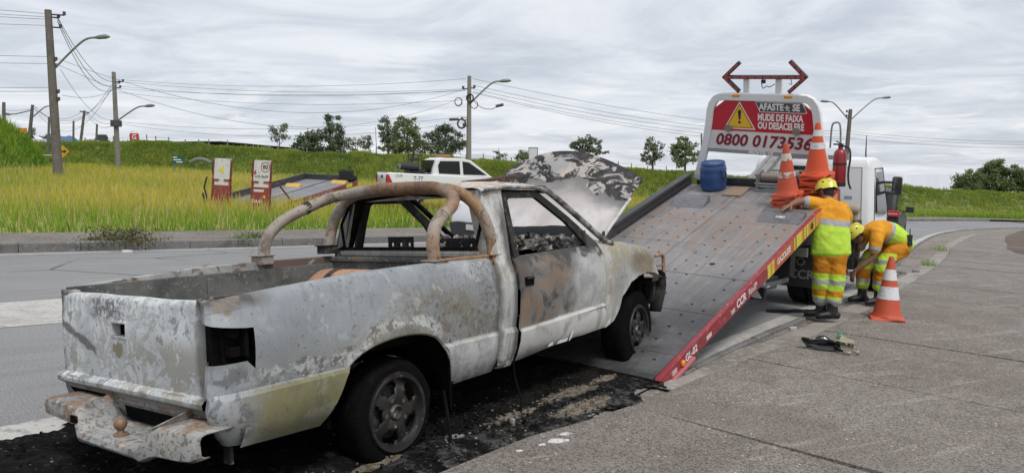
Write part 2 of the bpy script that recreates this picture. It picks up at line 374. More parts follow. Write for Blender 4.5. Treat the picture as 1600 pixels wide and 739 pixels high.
def blades(name, pos, hgt, wid, tint, m, lean=.35, seg=2, mat=None, kind='stuff'):
    n = len(pos); az = RNG.uniform(0, 2*np.pi, n); la = RNG.uniform(0, 2*np.pi, n); ln = RNG.uniform(.1, 1, n)*lean*hgt
    side = np.stack([np.cos(az), np.sin(az), np.zeros(n)], 1)*wid[:, None]*.5; bend = np.stack([np.cos(la)*ln, np.sin(la)*ln, hgt], 1)
    mid = pos+bend*np.array([.35, .35, .55]); tip = pos+bend
    if seg == 2:
        V = np.stack([pos-side, pos+side, mid+side*.8, mid-side*.8, tip], 1).reshape(-1, 3)
        base = (np.arange(n)*5)[:, None]; F = np.concatenate([base+np.array([0, 1, 2]), base+np.array([0, 2, 3]), base+np.array([3, 2, 4])], 1); k = 5
    else:
        V = np.stack([pos-side, pos+side, tip], 1).reshape(-1, 3); base = (np.arange(n)*3)[:, None]; F = base+np.array([0, 1, 2]); k = 3
    o = raw_mesh(name, V, F.ravel(), 3, m, np.repeat(tint, k), mat=mat)
    return tag(o, kind=kind)
def nz(p, s, seed=0.0):                                             # cheap smooth 2-D noise in 0..1
    x, y = p[:, 0]*s, p[:, 1]*s
    return .5+.25*(np.sin(x*1.3+y*.7+seed)+np.sin(x*.6-y*1.7+seed*2+1.3*np.sin(y*.5)))*np.cos(.37*x+.21*y+seed)+.25*np.sin(2.3*x+seed)*np.sin(1.9*y-seed)
FIELD_EDGE = offset(KL, -2.2)
def scatter_field(n, d0, d1, power=1.0):
    """points to the left of the footway, d0..d1 metres from it, more of them close to it"""
    i = RNG.integers(0, len(FIELD_EDGE)-1, n); dd = d0+(d1-d0)*RNG.random(n)**power
    t = np.gradient(FIELD_EDGE, axis=0); t /= np.linalg.norm(t, axis=1)[:, None]
    q = FIELD_EDGE[i]+RNG.uniform(-.3, .3, (n, 1))*t[i]+np.stack([-t[i][:, 1], t[i][:, 0]], 1)*dd[:, None]
    ang = q[:, 0]/np.maximum(q[:, 1], 1); ok = (q[:, 1] > 8) & (ang > -.78) & (ang < .82) & ((q[:, 0] < 13) | (dd < 2.5)); return q[ok], dd[ok]
def on_road_plane(q, z=-.05): return np.stack([q[:, 0], q[:, 1], tilt_z(q[:, 0])+z], 1)
def meadow_rise(x, dd): return .75*np.clip((np.asarray(dd)-4)/34, 0, 1)*np.clip((8-np.asarray(x))/14, 0, 1)
def field():
    q, dd = scatter_field(270000, 0, 45, 1.4)
    far = np.clip((dd-1.2)/4.0, 0, 1); pt = nz(q, .5, 1.0); h = (.22+.27*far)*(.6+.55*RNG.random(len(q)))*(.8+.4*pt)
    h *= np.clip(.5+dd/.7, .5, 1)
    ye = np.clip((dd-2.2+2.4*(pt-.5))/4.5, 0, 1)
    tint = np.clip(.22*pt+.13*RNG.random(len(q))+ye*(.48+.3*nz(q, .16, 3))+RNG.normal(0, .07, len(q)), 0, 1)
    wid = .010+.0008*np.maximum(q[:, 1], 0)*RNG.uniform(.6, 1.5, len(q))
    P = on_road_plane(q, -.06); P[:, 2] += meadow_rise(q[:, 0], dd); blades('tall_grass', P, h, wid, tint, grass_m, .5)
    q, dd = scatter_field(9000, .4, 26, 1.2); ok = nz(q, 1.1, 5)+.5*nz(q, 3.1, 2) > .98; q = q[ok]; dd = dd[ok]; P = on_road_plane(q, -.06); P[:, 2] += meadow_rise(q[:, 0], dd)
    blades('meadow_weeds', P, RNG.uniform(.3, .62, len(q)), RNG.uniform(.03, .06, len(q)), RNG.uniform(.0, .5, len(q)), bank_m, .8)
    q, dd = scatter_field(16000, .8, 30, 1.1); P = on_road_plane(q, -.06); P[:, 2] += meadow_rise(q[:, 0], dd)
    blades('seed_stalks', P, RNG.uniform(.45, .8, len(q)), RNG.uniform(.012, .025, len(q)), RNG.uniform(.75, 1, len(q)), leafmat('dry_stalks', (.25, .2, .08), (.38, .31, .13), (.5, .4, .2), .3), .35)
field()
field_m = M_('field_floor', (.2, .25, .045), .95, layers=[(.5, .4, .6, (.34, .3, .07)), (5, .45, .65, (.12, .17, .03))])
def field_sheet():
    A = offset(KL, -2.2); B = offset(KL, -46); rows = []
    for i in range(0, len(A), 4):
        rows.append([(*(A[i]*(1-f)+B[i]*f), float(tilt_z((A[i]*(1-f)+B[i]*f)[0]))+(.0 if k else -.02)-.02+float(meadow_rise((A[i]*(1-f)+B[i]*f)[0], 44*f))) for k, f in enumerate(np.linspace(0, 1, 14))])
    return MB().grid(rows).obj('meadow_ground', field_m, smooth=60)
tag(field_sheet(), kind='structure')

# ---------------------------------------------------------------- the grassy bank behind the meadow and the road
BANK = [  # foot x,y,z  crest x,y,z (world)
    (-36.5, 60.5, 2.0, -37.2, 62.5, 2.1), (-33.0, 54.0, 1.9, -33.4, 58.5, 4.15), (-26.5, 53, 2.0, -28.2, 58.5, 4.35), (-22.0, 53, 1.65, -24.0, 58.5, 4.05), (-15.2, 53.5, 1.2, -17, 59, 3.55), (-10.5, 54, .95, -12, 59.5, 3.35),
    (-4.4, 56, .6, -5, 61, 3.15), (0, 57.5, .2, 0, 63, 2.85), (9, 62, -.25, 10, 67, 2.4), (16, 67, -.6, 17, 72, 2.0), (27, 72, -1.0, 28.5, 78, 1.25), (36, 73, -1.5, 38.6, 80, .65), (46, 73.5, -1.75, 48.4, 80, .05), (58, 74, -2.0, 61, 80, -.55), (80, 74, -2.6, 83, 80, -1.2)]
def bank_pt(u, w):
    """u along the bank (0..1), w from foot (0) to crest (1) and back over the top (>1)"""
    k = u*(len(BANK)-1); i = min(int(k), len(BANK)-2); f = k-i; f = f*f*(3-2*f)*.5+f*.5
    b = [BANK[i][j]*(1-f)+BANK[i+1][j]*f for j in range(6)]
    if w <= 1:
        s = w**.8; z = b[2]+(b[5]-b[2])*(math.sin(w*math.pi/2)**1.05)
        return (b[0]+(b[3]-b[0])*s, b[1]+(b[4]-b[1])*s, z-.28*w)
    return (b[3]+(w-1)*.2, b[4]+(w-1)*22, b[5]-.28-(w-1)*.25)
def bump(p): return .22*mnoise.noise((p[0]*.35, p[1]*.5, p[2]*.6))+.14*mnoise.noise((p[0]*.9, p[1]*.9, 3))
bank_floor = M_('bank_earth', (.12, .165, .035), .95, layers=[(.45, .42, .6, (.2, .215, .055)), (3, .45, .62, (.07, .1, .022))], bump=(3, .6, .2))
def bank():
    us = np.linspace(0, 1, 170); ws = list(np.linspace(0, 1, 14))+[1.1, 1.5, 2.2, 3]; rows = []
    for w in ws:
        r = []
        for u in us:
            p = bank_pt(u, w); k = bump(p)*(1 if .02 < w else .2); r.append((p[0], p[1], p[2]+k-(.5 if w == 0 else 0)))
        rows.append(r)
    tag(MB().grid(rows).obj('embankment', bank_floor, smooth=60), kind='structure')
    n = 95000; u = RNG.random(n); w = np.minimum(RNG.random(n)**.85*1.16, 1.14); P = np.array([bank_pt(a, b) for a, b in zip(u, w)]); P[:, 2] += np.array([bump(p) for p in P])-.05
    cl = np.array([.45+.75*mnoise.noise((p[0]*.55, p[2]*1.3, 1.0))+.35*mnoise.noise((p[0]*1.7, p[2]*2.4, 5.0)) for p in P])
    h = .12+.38*np.clip(cl, 0, 1)*RNG.uniform(.5, 1.2, n)+.12*(w > .95)*RNG.random(n)
    tint = np.clip(.42*cl+.12*RNG.random(n)+.34*np.clip((w-.8)*4, 0, 1)*RNG.random(n)+.18*(w < .12), 0, 1)
    tint = np.clip(tint+.22*np.array([mnoise.noise((p[0]*.16, p[2]*.5, 9.0)) for p in P]), 0, 1); blades('bank_grass', P, h, RNG.uniform(.05, .13, n), tint, bank_m, .7)
bank()
def hillock():                                                   # green mound at the far left
    m = M_('mound_grass', (.13, .25, .03), .95, layers=[(.8, .42, .6, (.13, .2, .03)), (4, .45, .62, (.04, .085, .01))], bump=(4, .8, .15)); rows = []
    def H(x, y):
        r = math.hypot((x+33.0)/6.3, (y-42)/8.0); return 4.1*max(0, 1-r*r)**.45+.25*mnoise.noise((x*.5, y*.5, 0))
    for y in np.linspace(32, 52, 26): rows.append([(x, y, float(tilt_z(x))-.1+H(x, y)) for x in np.linspace(-38, -19, 34)])
    tag(MB().grid(rows).obj('mound', m, smooth=60), kind='structure')
    n = 16000; q = np.stack([RNG.uniform(-33, -19.5, n), RNG.uniform(33, 46, n)], 1); hh = np.array([H(*p) for p in q]); ok = hh > .3; q = q[ok]; hh = hh[ok]
    P = np.stack([q[:, 0], q[:, 1], tilt_z(q[:, 0])-.12+hh], 1)
    blades('mound_grass', P, RNG.uniform(.3, .75, len(P)), RNG.uniform(.03, .07, len(P)), np.clip(.1+.35*nz(q, .9, 2)+RNG.normal(0, .1, len(P)), 0, 1), grass_m, .7)
hillock()
# bright verge in front of the far bank on the right
def verge():
    A = offset(KL, -2.1); sel = A[(A[:, 0] > 14) & (A[:, 0] < 75)]; n = 12000; i = RNG.integers(0, len(sel), n)
    q = sel[i]+np.stack([RNG.uniform(-1, 1, n), RNG.uniform(0, 11, n)], 1)
    blades('verge_grass', on_road_plane(q, -.06), RNG.uniform(.12, .35, n), RNG.uniform(.05, .1, n), np.clip(.25+.3*nz(q, .4, 1)+RNG.normal(0, .1, n), 0, 1), grass_m, .6)
verge()
mount_m = M_('far_mountain', (.11, .17, .27), 1.0, layers=[(.002, .4, .6, (.1, .15, .235))], spec=0)
def mountains():
    rows = []; xs = np.linspace(-2900, -1780, 60)
    for k in range(2): rows.append([(x, 3000+(400 if k else 0), -30 if not k else (120+75*max(0, .55+.45*mnoise.noise((x*.006, 1.7, 0)))+25*mnoise.noise((x*.016, 0, 0)))*min(1, (-1780-x)/160)) for x in xs])
    rows.append([(x, 3900, -30) for x in xs])
    tag(MB().grid(rows).obj('mountains', mount_m, smooth=60), kind='structure')
mountains()
# ================================================================== BURNT PICKUP  (local: x forward from the rear axle, y left of the right wheels, z up)
def burnt(name, kind):
    m = bpy.data.materials.new(name); m.use_nodes = True; g = NT(m.node_tree); p = g.n['Principled BSDF']
    v = g.new('ShaderNodeTexCoord').outputs['Object']; X, Y, Z = g.xyz(v)
    wv = g.vmath('ADD', v, g.scale(g.new('ShaderNodeTexNoise').outputs[1], (.0, .0, .0)))
    n1 = g.noise(v, 2.1, 6, .6, .5); n2 = g.noise(g.vmath('ADD', v, (3, 7, 1)), 5.5, 7, .62, .8); n3 = g.noise(g.vmath('ADD', v, (9, 1, 4)), 11, 6, .6, .4)
    sp = g.noise(v, 70, 4, .7); fine = g.noise(v, 34, 5, .7, .3)
    drip = g.noise(g.scale(v, (9, 9, 1.6)), 2.2, 5, .6, .3)
    def hard(n, t, w=.012): return g.step(n, t-w, t+w)
    blue = (.32, .35, .375); pale = (.50, .53, .55); ash = (.25, .245, .215); brown = (.19, .165, .135); soot = (.035, .034, .033); olive = (.275, .26, .13); rust = (.30, .17, .095); chalk = (.62, .60, .57)
    bh = [.25]
    def blot(n, t, w): return g.step(n, t-w, t+w)
    if kind == 'tailgate':
        m1 = g.noise(g.vmath('ADD', v, (1, 8, 2)), 4.2, 8, .66, .35); m2 = g.noise(g.vmath('ADD', v, (6, 2, 5)), 8.5, 8, .68, .3)
        c = g.mix(blot(m1, .5, .09), (.47, .495, .505), (.64, .665, .68)); c = g.mix(g.math('MULTIPLY', blot(m2, .53, .022), .85), c, (.37, .365, .33))
        c = g.mix(g.math('MULTIPLY', blot(g.math('ADD', m1, g.math('MULTIPLY', g.math('SUBTRACT', .72, Y), .12)), .52, .02), g.math('MULTIPLY', g.step(Z, .86, .74), .9)), c, (.34, .33, .29))
        c = g.mix(g.math('MULTIPLY', blot(m2, .585, .014), .8), c, (.60, .635, .67)); c = g.mix(g.math('MULTIPLY', blot(m2, .40, -.03), .8), c, (.19, .19, .18))
        hb_ = g.math('MULTIPLY', g.step(g.math('ABSOLUTE', g.math('SUBTRACT', Y, .98)), .30, .08), g.step(g.math('ABSOLUTE', g.math('SUBTRACT', Z, .935)), .08, .03))
        c = g.mix(g.math('MULTIPLY', hb_, g.step(fine, .42, .56)), c, (.15, .15, .15))
        c = g.mix(g.math('MULTIPLY', g.step(fine, .54, .66), g.math('MULTIPLY', g.step(Z, .80, .93), .7)), c, (.19, .19, .185))
        ln = g.math('ABSOLUTE', g.math('SUBTRACT', g.math('SUBTRACT', Z, .715), g.math('MULTIPLY', g.math('SUBTRACT', Y, 1.13), .36)))      # scorched streak running down from the left edge
        c = g.mix(g.math('MULTIPLY', g.math('MULTIPLY', g.step(g.math('ADD', ln, g.math('MULTIPLY', g.math('SUBTRACT', n3, .5), .07)), .032, .012), g.step(Y, 1.08, 1.13)), .85), c, (.10, .097, .09))
        oc = g.math('ADD', g.math('POWER', g.math('DIVIDE', g.math('SUBTRACT', Y, .87), .085), 2), g.math('POWER', g.math('DIVIDE', g.math('SUBTRACT', Z, .735), .055), 2))
        c = g.mix(g.math('MULTIPLY', g.step(g.math('ADD', oc, g.math('MULTIPLY', g.math('SUBTRACT', m2, .5), 5)), .75, .45), .85), c, (.20, .175, .09))
        c = g.mix(g.math('MULTIPLY', g.step(g.math('ADD', Y, g.math('MULTIPLY', g.math('SUBTRACT', n2, .5), .1)), .19, .12), .75), c, (.12, .112, .10)); c = g.mix(g.math('MULTIPLY', g.step(Y, 1.42, 1.48), g.step(n2, .4, .6)), c, (.13, .125, .115))
        c = g.mix(g.math('MULTIPLY', g.step(Z, .545, .515), .75), c, (.16, .145, .125)); c = g.mix(g.math('MULTIPLY', g.step(g.noise(g.scale(v, (1, .4, 5)), 14, 5, .7), .52, .64), g.step(Z, .585, .565)), c, (.22, .205, .175))
        c = g.mix(blot(sp, .7, .03), c, (.14, .135, .125))
    elif kind == 'side':
        m1 = g.noise(g.vmath('ADD', v, (4, 4, 4)), 1.6, 7, .6, .3); m2 = g.noise(g.vmath('ADD', v, (2, 9, 3)), 6.5, 8, .68, .35)
        c = g.mix(blot(m1, .5, .16), (.235, .255, .275), (.355, .375, .39)); c = g.mix(g.math('MULTIPLY', g.step(g.math('ADD', Z, g.math('MULTIPLY', m2, .2)), .95, .80), .45), c, (.245, .25, .235))
        br = g.math('MULTIPLY', g.step(g.math('ABSOLUTE', g.math('SUBTRACT', X, g.math('ADD', .42, g.math('MULTIPLY', g.math('SUBTRACT', Z, .8), -.5)))), .68, .05), g.step(Z, 1.06, .82))
        c = g.mix(g.math('MULTIPLY', br, g.step(m2, .34, .62)), c, (.185, .160, .115))                     # brown heat bloom over the arch, also painting the curved flank's lower shade
        c = g.mix(g.math('MULTIPLY', g.math('MULTIPLY', br, blot(fine, .56, .05)), .7), c, (.12, .11, .09))
        fz = g.math('ADD', g.math('MULTIPLY', g.math('SUBTRACT', m2, .5), .36), g.math('ABSOLUTE', g.math('SUBTRACT', Z, g.math('ADD', .655, g.math('MULTIPLY', g.step(g.math('ABSOLUTE', X), .42, .1), .115)))))
        c = g.mix(g.math('MULTIPLY', g.math('MULTIPLY', g.step(fz, .034, .006), g.step(X, .45, .25)), .9), c, (.48, .49, .48))      # chalky blistered line along the crease and arch
        c = g.mix(g.math('MULTIPLY', g.math('MULTIPLY', g.step(fz, .06, .03), blot(g.noise(v, 22, 6, .7), .52, .03)), g.step(X, .45, .25)), c, (.17, .165, .15))
        c = g.mix(g.math('MULTIPLY', blot(m2, .60, .03), .45), c, (.46, .475, .48)); c = g.mix(g.math('MULTIPLY', blot(m2, .385, -.03), .5), c, (.2, .2, .195))
        c = g.mix(g.math('MULTIPLY', g.math('MULTIPLY', g.step(fine, .40, .60), g.step(g.math('ADD', X, g.math('MULTIPLY', m1, .35)), .80, .93)), .85), c, (.15, .145, .135))
        c = g.mix(g.math('MULTIPLY', g.step(g.math('ADD', Z, g.math('MULTIPLY', m2, .10)), 1.0, 1.06), g.step(g.math('ADD', X, g.math('MULTIPLY', n2, .3)), -.60, -.82)), c, (.085, .08, .075))     # sooty corner over the lamp
        c = g.mix(g.math('MULTIPLY', g.math('MULTIPLY', g.step(n3, .45, .6), g.step(X, -.82, -.92)), g.step(Z, .92, .97)), c, (.2, .17, .14))
        dx = g.math('SUBTRACT', X, -.02); dz = g.math('SUBTRACT', Z, .31); rr = g.math('SQRT', g.math('ADD', g.math('MULTIPLY', dx, dx), g.math('MULTIPLY', dz, dz)))
        c = g.mix(g.math('MULTIPLY', g.step(g.math('ADD', rr, g.math('MULTIPLY', g.math('SUBTRACT', n3, .5), .14)), .47, .40), .9), c, (.13, .12, .09))
        c = g.mix(g.math('MULTIPLY', g.step(Z, .6, .585), g.step(X, -.15, -.3)), c, g.mix(g.step(m1, .38, .6), (.15, .15, .085), (.235, .22, .115))); c = g.mix(g.math('MULTIPLY', g.math('MULTIPLY', g.step(Z, .6, .585), g.step(X, -.15, -.3)), g.math('MULTIPLY', g.step(m2, .52, .66), .6)), c, (.33, .32, .25)); c = g.mix(g.math('MULTIPLY', g.math('MULTIPLY', g.step(Z, .43, .34), g.step(X, -.15, -.3)), .75), c, (.12, .12, .085))
        c = g.mix(g.math('MULTIPLY', g.step(g.math('ADD', X, g.math('MULTIPLY', n2, .2)), -.74, -1.02), g.step(Z, .74, .7)), c, g.mix(g.step(m2, .42, .6), (.30, .325, .35), (.42, .435, .44))); c = g.mix(g.math('MULTIPLY', g.math('MULTIPLY', blot(n3, .55, .03), g.step(X, -.9, -1.0)), g.step(Z, .74, .7)), c, (.19, .2, .205))
        c = g.mix(g.math('MULTIPLY', g.step(Z, .6, .585), g.step(X, .3, .4)), c, g.mix(g.step(m2, .40, .6), (.33, .335, .335), (.47, .475, .47)))
        c = g.mix(g.math('MULTIPLY', g.step(g.math('ADD', Z, g.math('MULTIPLY', drip, .2)), .52, .40), g.math('MULTIPLY', g.step(X, .3, .4), .85)), c, (.085, .08, .072))
        c = g.mix(g.math('MULTIPLY', g.step(g.math('ADD', X, g.math('MULTIPLY', g.math('SUBTRACT', m2, .5), .12)), .86, .91), .8), c, (.075, .07, .062))
        c = g.mix(g.math('MULTIPLY', g.math('MULTIPLY', g.step(m1, .5, .68), g.step(n3, .42, .6)), .5), c, (.21, .185, .145)); c = g.mix(g.math('MULTIPLY', g.step(drip, .56, .68), .35), c, (.17, .15, .12))
        c = g.mix(blot(sp, .67, .03), c, (.10, .092, .08)); c = g.mix(g.math('MULTIPLY', blot(fine, .63, .025), .6), c, (.085, .078, .068))
    elif kind == 'cab':
        c = g.mix(g.step(n1, .38, .62), (.38, .395, .39), (.50, .505, .49)); c = g.mix(g.math('MULTIPLY', g.step(fine, .5, .66), .6), c, (.27, .255, .225))
        c = g.mix(g.math('MULTIPLY', g.step(drip, .48, .62), .7), c, (.25, .205, .14)); c = g.mix(g.math('MULTIPLY', g.step(g.math('ADD', X, g.math('MULTIPLY', g.math('SUBTRACT', n2, .5), .12)), 1.05, 1.11), g.math('MULTIPLY', g.step(Z, 1.5, 1.3), .85)), c, (.07, .064, .058)); c = g.mix(g.math('MULTIPLY', g.step(g.math('ADD', X, g.math('MULTIPLY', g.math('SUBTRACT', n3, .5), .06)), .985, .96), .6), c, (.12, .11, .095)); c = g.mix(g.step(g.math('ADD', Z, g.math('MULTIPLY', n2, .3)), .62, .5), c, g.mix(hard(n2, .5, .03), (.5, .5, .49), (.14, .13, .12)))
        c = g.mix(g.step(Z, 1.535, 1.56), c, g.mix(hard(n2, .53, .04), (.44, .36, .30), (.56, .52, .48))); c = g.mix(hard(sp, .7, .03), c, (.15, .14, .13))
    elif kind == 'door':
        m1 = g.noise(g.vmath('ADD', v, (4, 1, 7)), 1.9, 7, .6, .6); m2 = g.noise(g.vmath('ADD', v, (2, 3, 3)), 5.5, 8, .66, .5)
        c = g.mix(blot(m1, .5, .12), (.095, .088, .082), (.19, .18, .17)); c = g.mix(g.math('MULTIPLY', blot(m2, .53, .07), .8), c, (.225, .155, .105)); c = g.mix(g.math('MULTIPLY', blot(m2, .43, -.05), .85), c, (.045, .042, .04)); c = g.mix(g.math('MULTIPLY', g.math('MULTIPLY', g.step(X, 1.45, 1.2), g.step(Z, .75, .95)), .7), c, (.05, .047, .045))
        c = g.mix(g.step(g.math('ADD', X, g.math('MULTIPLY', m1, .7)), 2.0, 2.45), c, g.mix(blot(m2, .5, .08), (.30, .305, .30), (.42, .425, .41)))
        lo = g.step(g.math('ADD', g.math('SUBTRACT', Z, g.math('MULTIPLY', g.math('SUBTRACT', X, 1.2), .05)), g.math('MULTIPLY', g.math('SUBTRACT', n3, .5), .03)), .585, .565)
        c = g.mix(lo, c, g.mix(blot(m1, .5, .14), (.40, .395, .38), (.50, .495, .475))); c = g.mix(g.math('MULTIPLY', lo, g.math('MULTIPLY', blot(m2, .58, .05), .7)), c, (.24, .225, .2)); c = g.mix(g.math('MULTIPLY', g.step(g.math('ADD', Z, g.math('MULTIPLY', m2, .16)), .535, .43), .9), c, (.07, .066, .06))
        c = g.mix(g.step(g.math('ADD', Z, g.math('MULTIPLY', n3, .25)), 1.13, 1.2), c, (.06, .058, .055)); c = g.mix(blot(sp, .68, .03), c, (.06, .056, .052))
    elif kind == 'pillar':
        c = g.mix(g.step(n2, .42, .58), (.10, .098, .095), (.36, .36, .345)); c = g.mix(g.math('MULTIPLY', g.step(fine, .5, .62), .7), c, (.06, .058, .055))
    elif kind == 'fender':
        m1 = g.noise(g.vmath('ADD', v, (5, 1, 2)), 2.6, 7, .62, .4); m2 = g.noise(g.vmath('ADD', v, (1, 6, 3)), 6.5, 8, .66, .4)
        c = g.mix(g.step(m1, .4, .6), (.30, .305, .30), (.42, .42, .405)); c = g.mix(g.math('MULTIPLY', g.step(g.math('ADD', m2, g.math('MULTIPLY', g.step(Z, .8, 1.05), .07)), .50, .62), .8), c, (.31, .265, .145))
        c = g.mix(g.math('MULTIPLY', g.step(drip, .54, .66), .55), c, (.25, .225, .15)); c = g.mix(g.math('MULTIPLY', g.step(m2, .58, .66), .7), c, (.55, .54, .51)); c = g.mix(g.math('MULTIPLY', g.step(m2, .43, .34), .7), c, (.15, .14, .115)); c = g.mix(g.math('MULTIPLY', g.step(g.math('ADD', X, g.math('MULTIPLY', m1, .3)), 2.62, 2.48), .6), c, (.43, .43, .41))
        dx = g.math('SUBTRACT', X, 3.03); dz = g.math('SUBTRACT', Z, .9); r2 = g.math('ADD', g.math('MULTIPLY', g.math('MULTIPLY', dx, dx), 9), g.math('MULTIPLY', g.math('MULTIPLY', dz, dz), 30))
        c = g.mix(g.math('MULTIPLY', g.step(g.math('ADD', r2, n2), 1.3, .6), .8), c, (.12, .09, .045)); c = g.mix(hard(sp, .69, .03), c, (.16, .15, .13))
    elif kind == 'hood':
        U = g.new('ShaderNodeAttribute', attribute_name='tint').outputs['Fac']
        c = g.mix(g.step(n1, .36, .66), (.46, .425, .40), (.60, .58, .57)); c = g.mix(g.math('MULTIPLY', g.step(n3, .52, .68), .35), c, (.40, .37, .35)); c = g.mix(g.math('MULTIPLY', g.step(g.math('ADD', U, g.math('MULTIPLY', g.math('SUBTRACT', n1, .5), .7)), .36, .64), .85), c, (.13, .127, .125)); c = g.mix(g.math('MULTIPLY', g.step(Y, .55, .2), g.math('MULTIPLY', g.step(g.math('ADD', U, g.math('MULTIPLY', n2, .4)), .5, .75), .6)), c, (.1, .098, .096))
        k = g.math('ADD', U, g.math('MULTIPLY', g.math('SUBTRACT', n1, .5), .9)); char = hard(k, .62, .012)
        gap = g.math('MULTIPLY', hard(g.math('ADD', g.noise(g.vmath('ADD', g.scale(v, (1.2, 1, 1.6)), (5, 5, 5)), 4.6, 8, .66, .9), 0.0), .525, .016), 1)
        c = g.mix(g.math('MULTIPLY', char, g.math('SUBTRACT', 1, gap)), c, g.mix(g.step(n3, .4, .7), (.022, .021, .022), (.06, .057, .056)))
        c = g.mix(g.math('MULTIPLY', g.math('MULTIPLY', char, gap), .8), c, g.mix(g.step(n2, .4, .62), (.36, .35, .35), (.55, .47, .41))); bh = [.5]
    elif kind == 'bumper':
        m2 = g.noise(g.vmath('ADD', v, (1, 6, 3)), 9, 8, .68, .3); c = g.mix(g.step(n1, .38, .62), (.20, .205, .21), (.33, .335, .325)); c = g.mix(g.math('MULTIPLY', g.step(g.math('ADD', m2, g.step(Z, .45, .47, 0, .09)), .52, .62), .85), c, (.25, .155, .10)); c = g.mix(g.math('MULTIPLY', g.step(n3, .52, .62), .6), c, (.44, .40, .345)); c = g.mix(g.math('MULTIPLY', g.step(g.math('ADD', Y, g.math('MULTIPLY', n2, .2)), 1.30, 1.38), .7), c, (.17, .10, .07))
        c = g.mix(g.math('MULTIPLY', g.step(fine, .50, .60), .8), c, (.11, .098, .085)); c = g.mix(g.step(sp, .6, .68), c, (.07, .062, .055)); bh = [.8]
    elif kind == 'bed':
        c = g.mix(g.step(n1, .4, .62), (.07, .071, .068), (.15, .152, .145)); c = g.mix(hard(fine, .6, .03), c, (.24, .24, .225)); c = g.mix(g.step(n2, .58, .68), c, (.17, .125, .085))
    elif kind == 'rail':
        c = g.mix(g.step(n1, .4, .62), (.25, .255, .25), (.38, .385, .37)); c = g.mix(g.step(g.math('ADD', n2, g.step(X, .0, .5, 0, .15)), .5, .6), c, (.14, .1, .08)); c = g.mix(hard(sp, .66, .03), c, (.1, .095, .09))
    elif kind == 'tube':
        c = g.mix(g.step(n2, .38, .62), (.165, .092, .05), (.27, .165, .09)); c = g.mix(g.step(n3, .5, .64), c, (.19, .12, .08)); c = g.mix(g.math('MULTIPLY', g.step(Y, .3, .1), g.step(n1, .35, .6)), c, (.31, .175, .085)); c = g.mix(g.math('MULTIPLY', g.step(g.noise(v, 3.3, 7, .65, .4), .5, .6), .75), c, (.25, .2, .165)); c = g.mix(g.math('MULTIPLY', g.step(g.math('ADD', n1, g.step(Y, 1.2, 1.4, 0, .2)), .5, .66), .7), c, (.34, .325, .29))
        c = g.mix(hard(fine, .60, .03), c, (.11, .078, .06)); c = g.mix(g.math('MULTIPLY', g.step(g.noise(v, 6, 7, .7, .6), .54, .64), .7), c, (.10, .075, .06)); c = g.mix(g.math('MULTIPLY', hard(sp, .62, .03), .7), c, (.42, .30, .20)); bh = [.6]
    g.put(p.inputs['Base Color'], c); p.inputs['Roughness'].default_value = .62; p.inputs['Specular IOR Level'].default_value = .3
    b = g.new('ShaderNodeBump'); b.inputs['Strength'].default_value = bh[0]; b.inputs['Distance'].default_value = .006
    g.put(b.inputs['Height'], g.math('ADD', g.math('MULTIPLY', n3, .8), g.math('MULTIPLY', sp, .5))); g.l.new(b.outputs[0], p.inputs['Normal'])
    return m
BM = {k: burnt('burnt_'+k, k) for k in ('tailgate', 'side', 'cab', 'door', 'fender', 'hood', 'bumper', 'bed', 'rail', 'tube', 'pillar')}
soot_m = M_('soot', (.008, .008, .008), .98, spec=.02, layers=[(7, .5, .7, (.016, .0155, .015)), (40, .64, .74, (.04, .038, .035))], bump=(25, .6, .01))
char_m = M_('charred_steel', (.022, .022, .0225), .75, spec=.2, layers=[(6, .5, .68, (.07, .065, .06)), (18, .58, .7, (.12, .085, .06))], bump=(30, .3, .005))
rim_m = M_('scorched_alloy', (.02, .0185, .018), .5, .3, layers=[(9, .5, .68, (.05, .04, .033)), (5, .60, .70, (.2, .11, .06)), (30, .66, .72, (.22, .21, .2))])
tyre_m = M_('burnt_tyre', (.007, .007, .0075), .98, spec=.02, layers=[(9, .52, .72, (.014, .0135, .013)), (30, .67, .74, (.06, .058, .056))], bump=(22, .9, .015))
PK = thing('burnt_pickup', 'burnt out pickup with open hood and rusty roll bar, nose on tow ramp', 'pickup', frame(-.644, 4.226, 0, 35.866, .354, -5.273))
YC = .80
def zbelt(x): return interp(x, [-1.2, -.82, -.25, .31, .93, 1.2, 2.4, 2.8, 3.27, 3.45], [1.012, 1.04, 1.075, 1.085, 1.08, 1.075, 1.105, 1.095, 1.02, .87])
ARCH = ([-.53, -.48, -.417, -.34, -.209, -.03, .159, .312, .392, .44, .49], [.315, .40, .548, .635, .69, .71, .695, .645, .56, .45, .32])
_ap = smooth_path([(a, 0, b) for a, b in zip(*ARCH)], 3); ARCH = ([p.x for p in _ap], [p.z for p in _ap])
FARCH = ([2.40, 2.5, 2.643, 2.762, 2.88, 3.034, 3.18, 3.284, 3.40, 3.44], [.42, .46, .636, .75, .795, .815, .80, .77, .705, .70])
def zbot(x):
    if x <= ARCH[0][0]: return interp(x, [-1.2, -.9, -.53], [.335, .325, .312])
    if x < ARCH[0][-1]: return interp(x, *ARCH)
    return interp(x, [.49, .93, 1.16, 1.7, 2.3, 2.4], [.318, .325, .335, .385, .405, .42])
def yside(x, z):
    """outer skin of the right flank"""
    if z <= .575: y = -.062+.085*max(0, (.56-z)/.24)**2
    elif z < .60: y = -.062+.02*(z-.575)/.025
    else:
        t = (z-.60)/max(zbelt(x)-.60, .1); y = -.042-.026*math.sin(min(t*1.15, 1)*math.pi)+.055*max(0, t-.78)**2/.05
    for (cx, cz, rad) in ((-.02, .31, .405), (3.06, .42, .40)):
        r = math.hypot(x-cx, z-cz)
        if z > .3: y -= .028*math.exp(-((r-rad)/.05)**2)
    return y
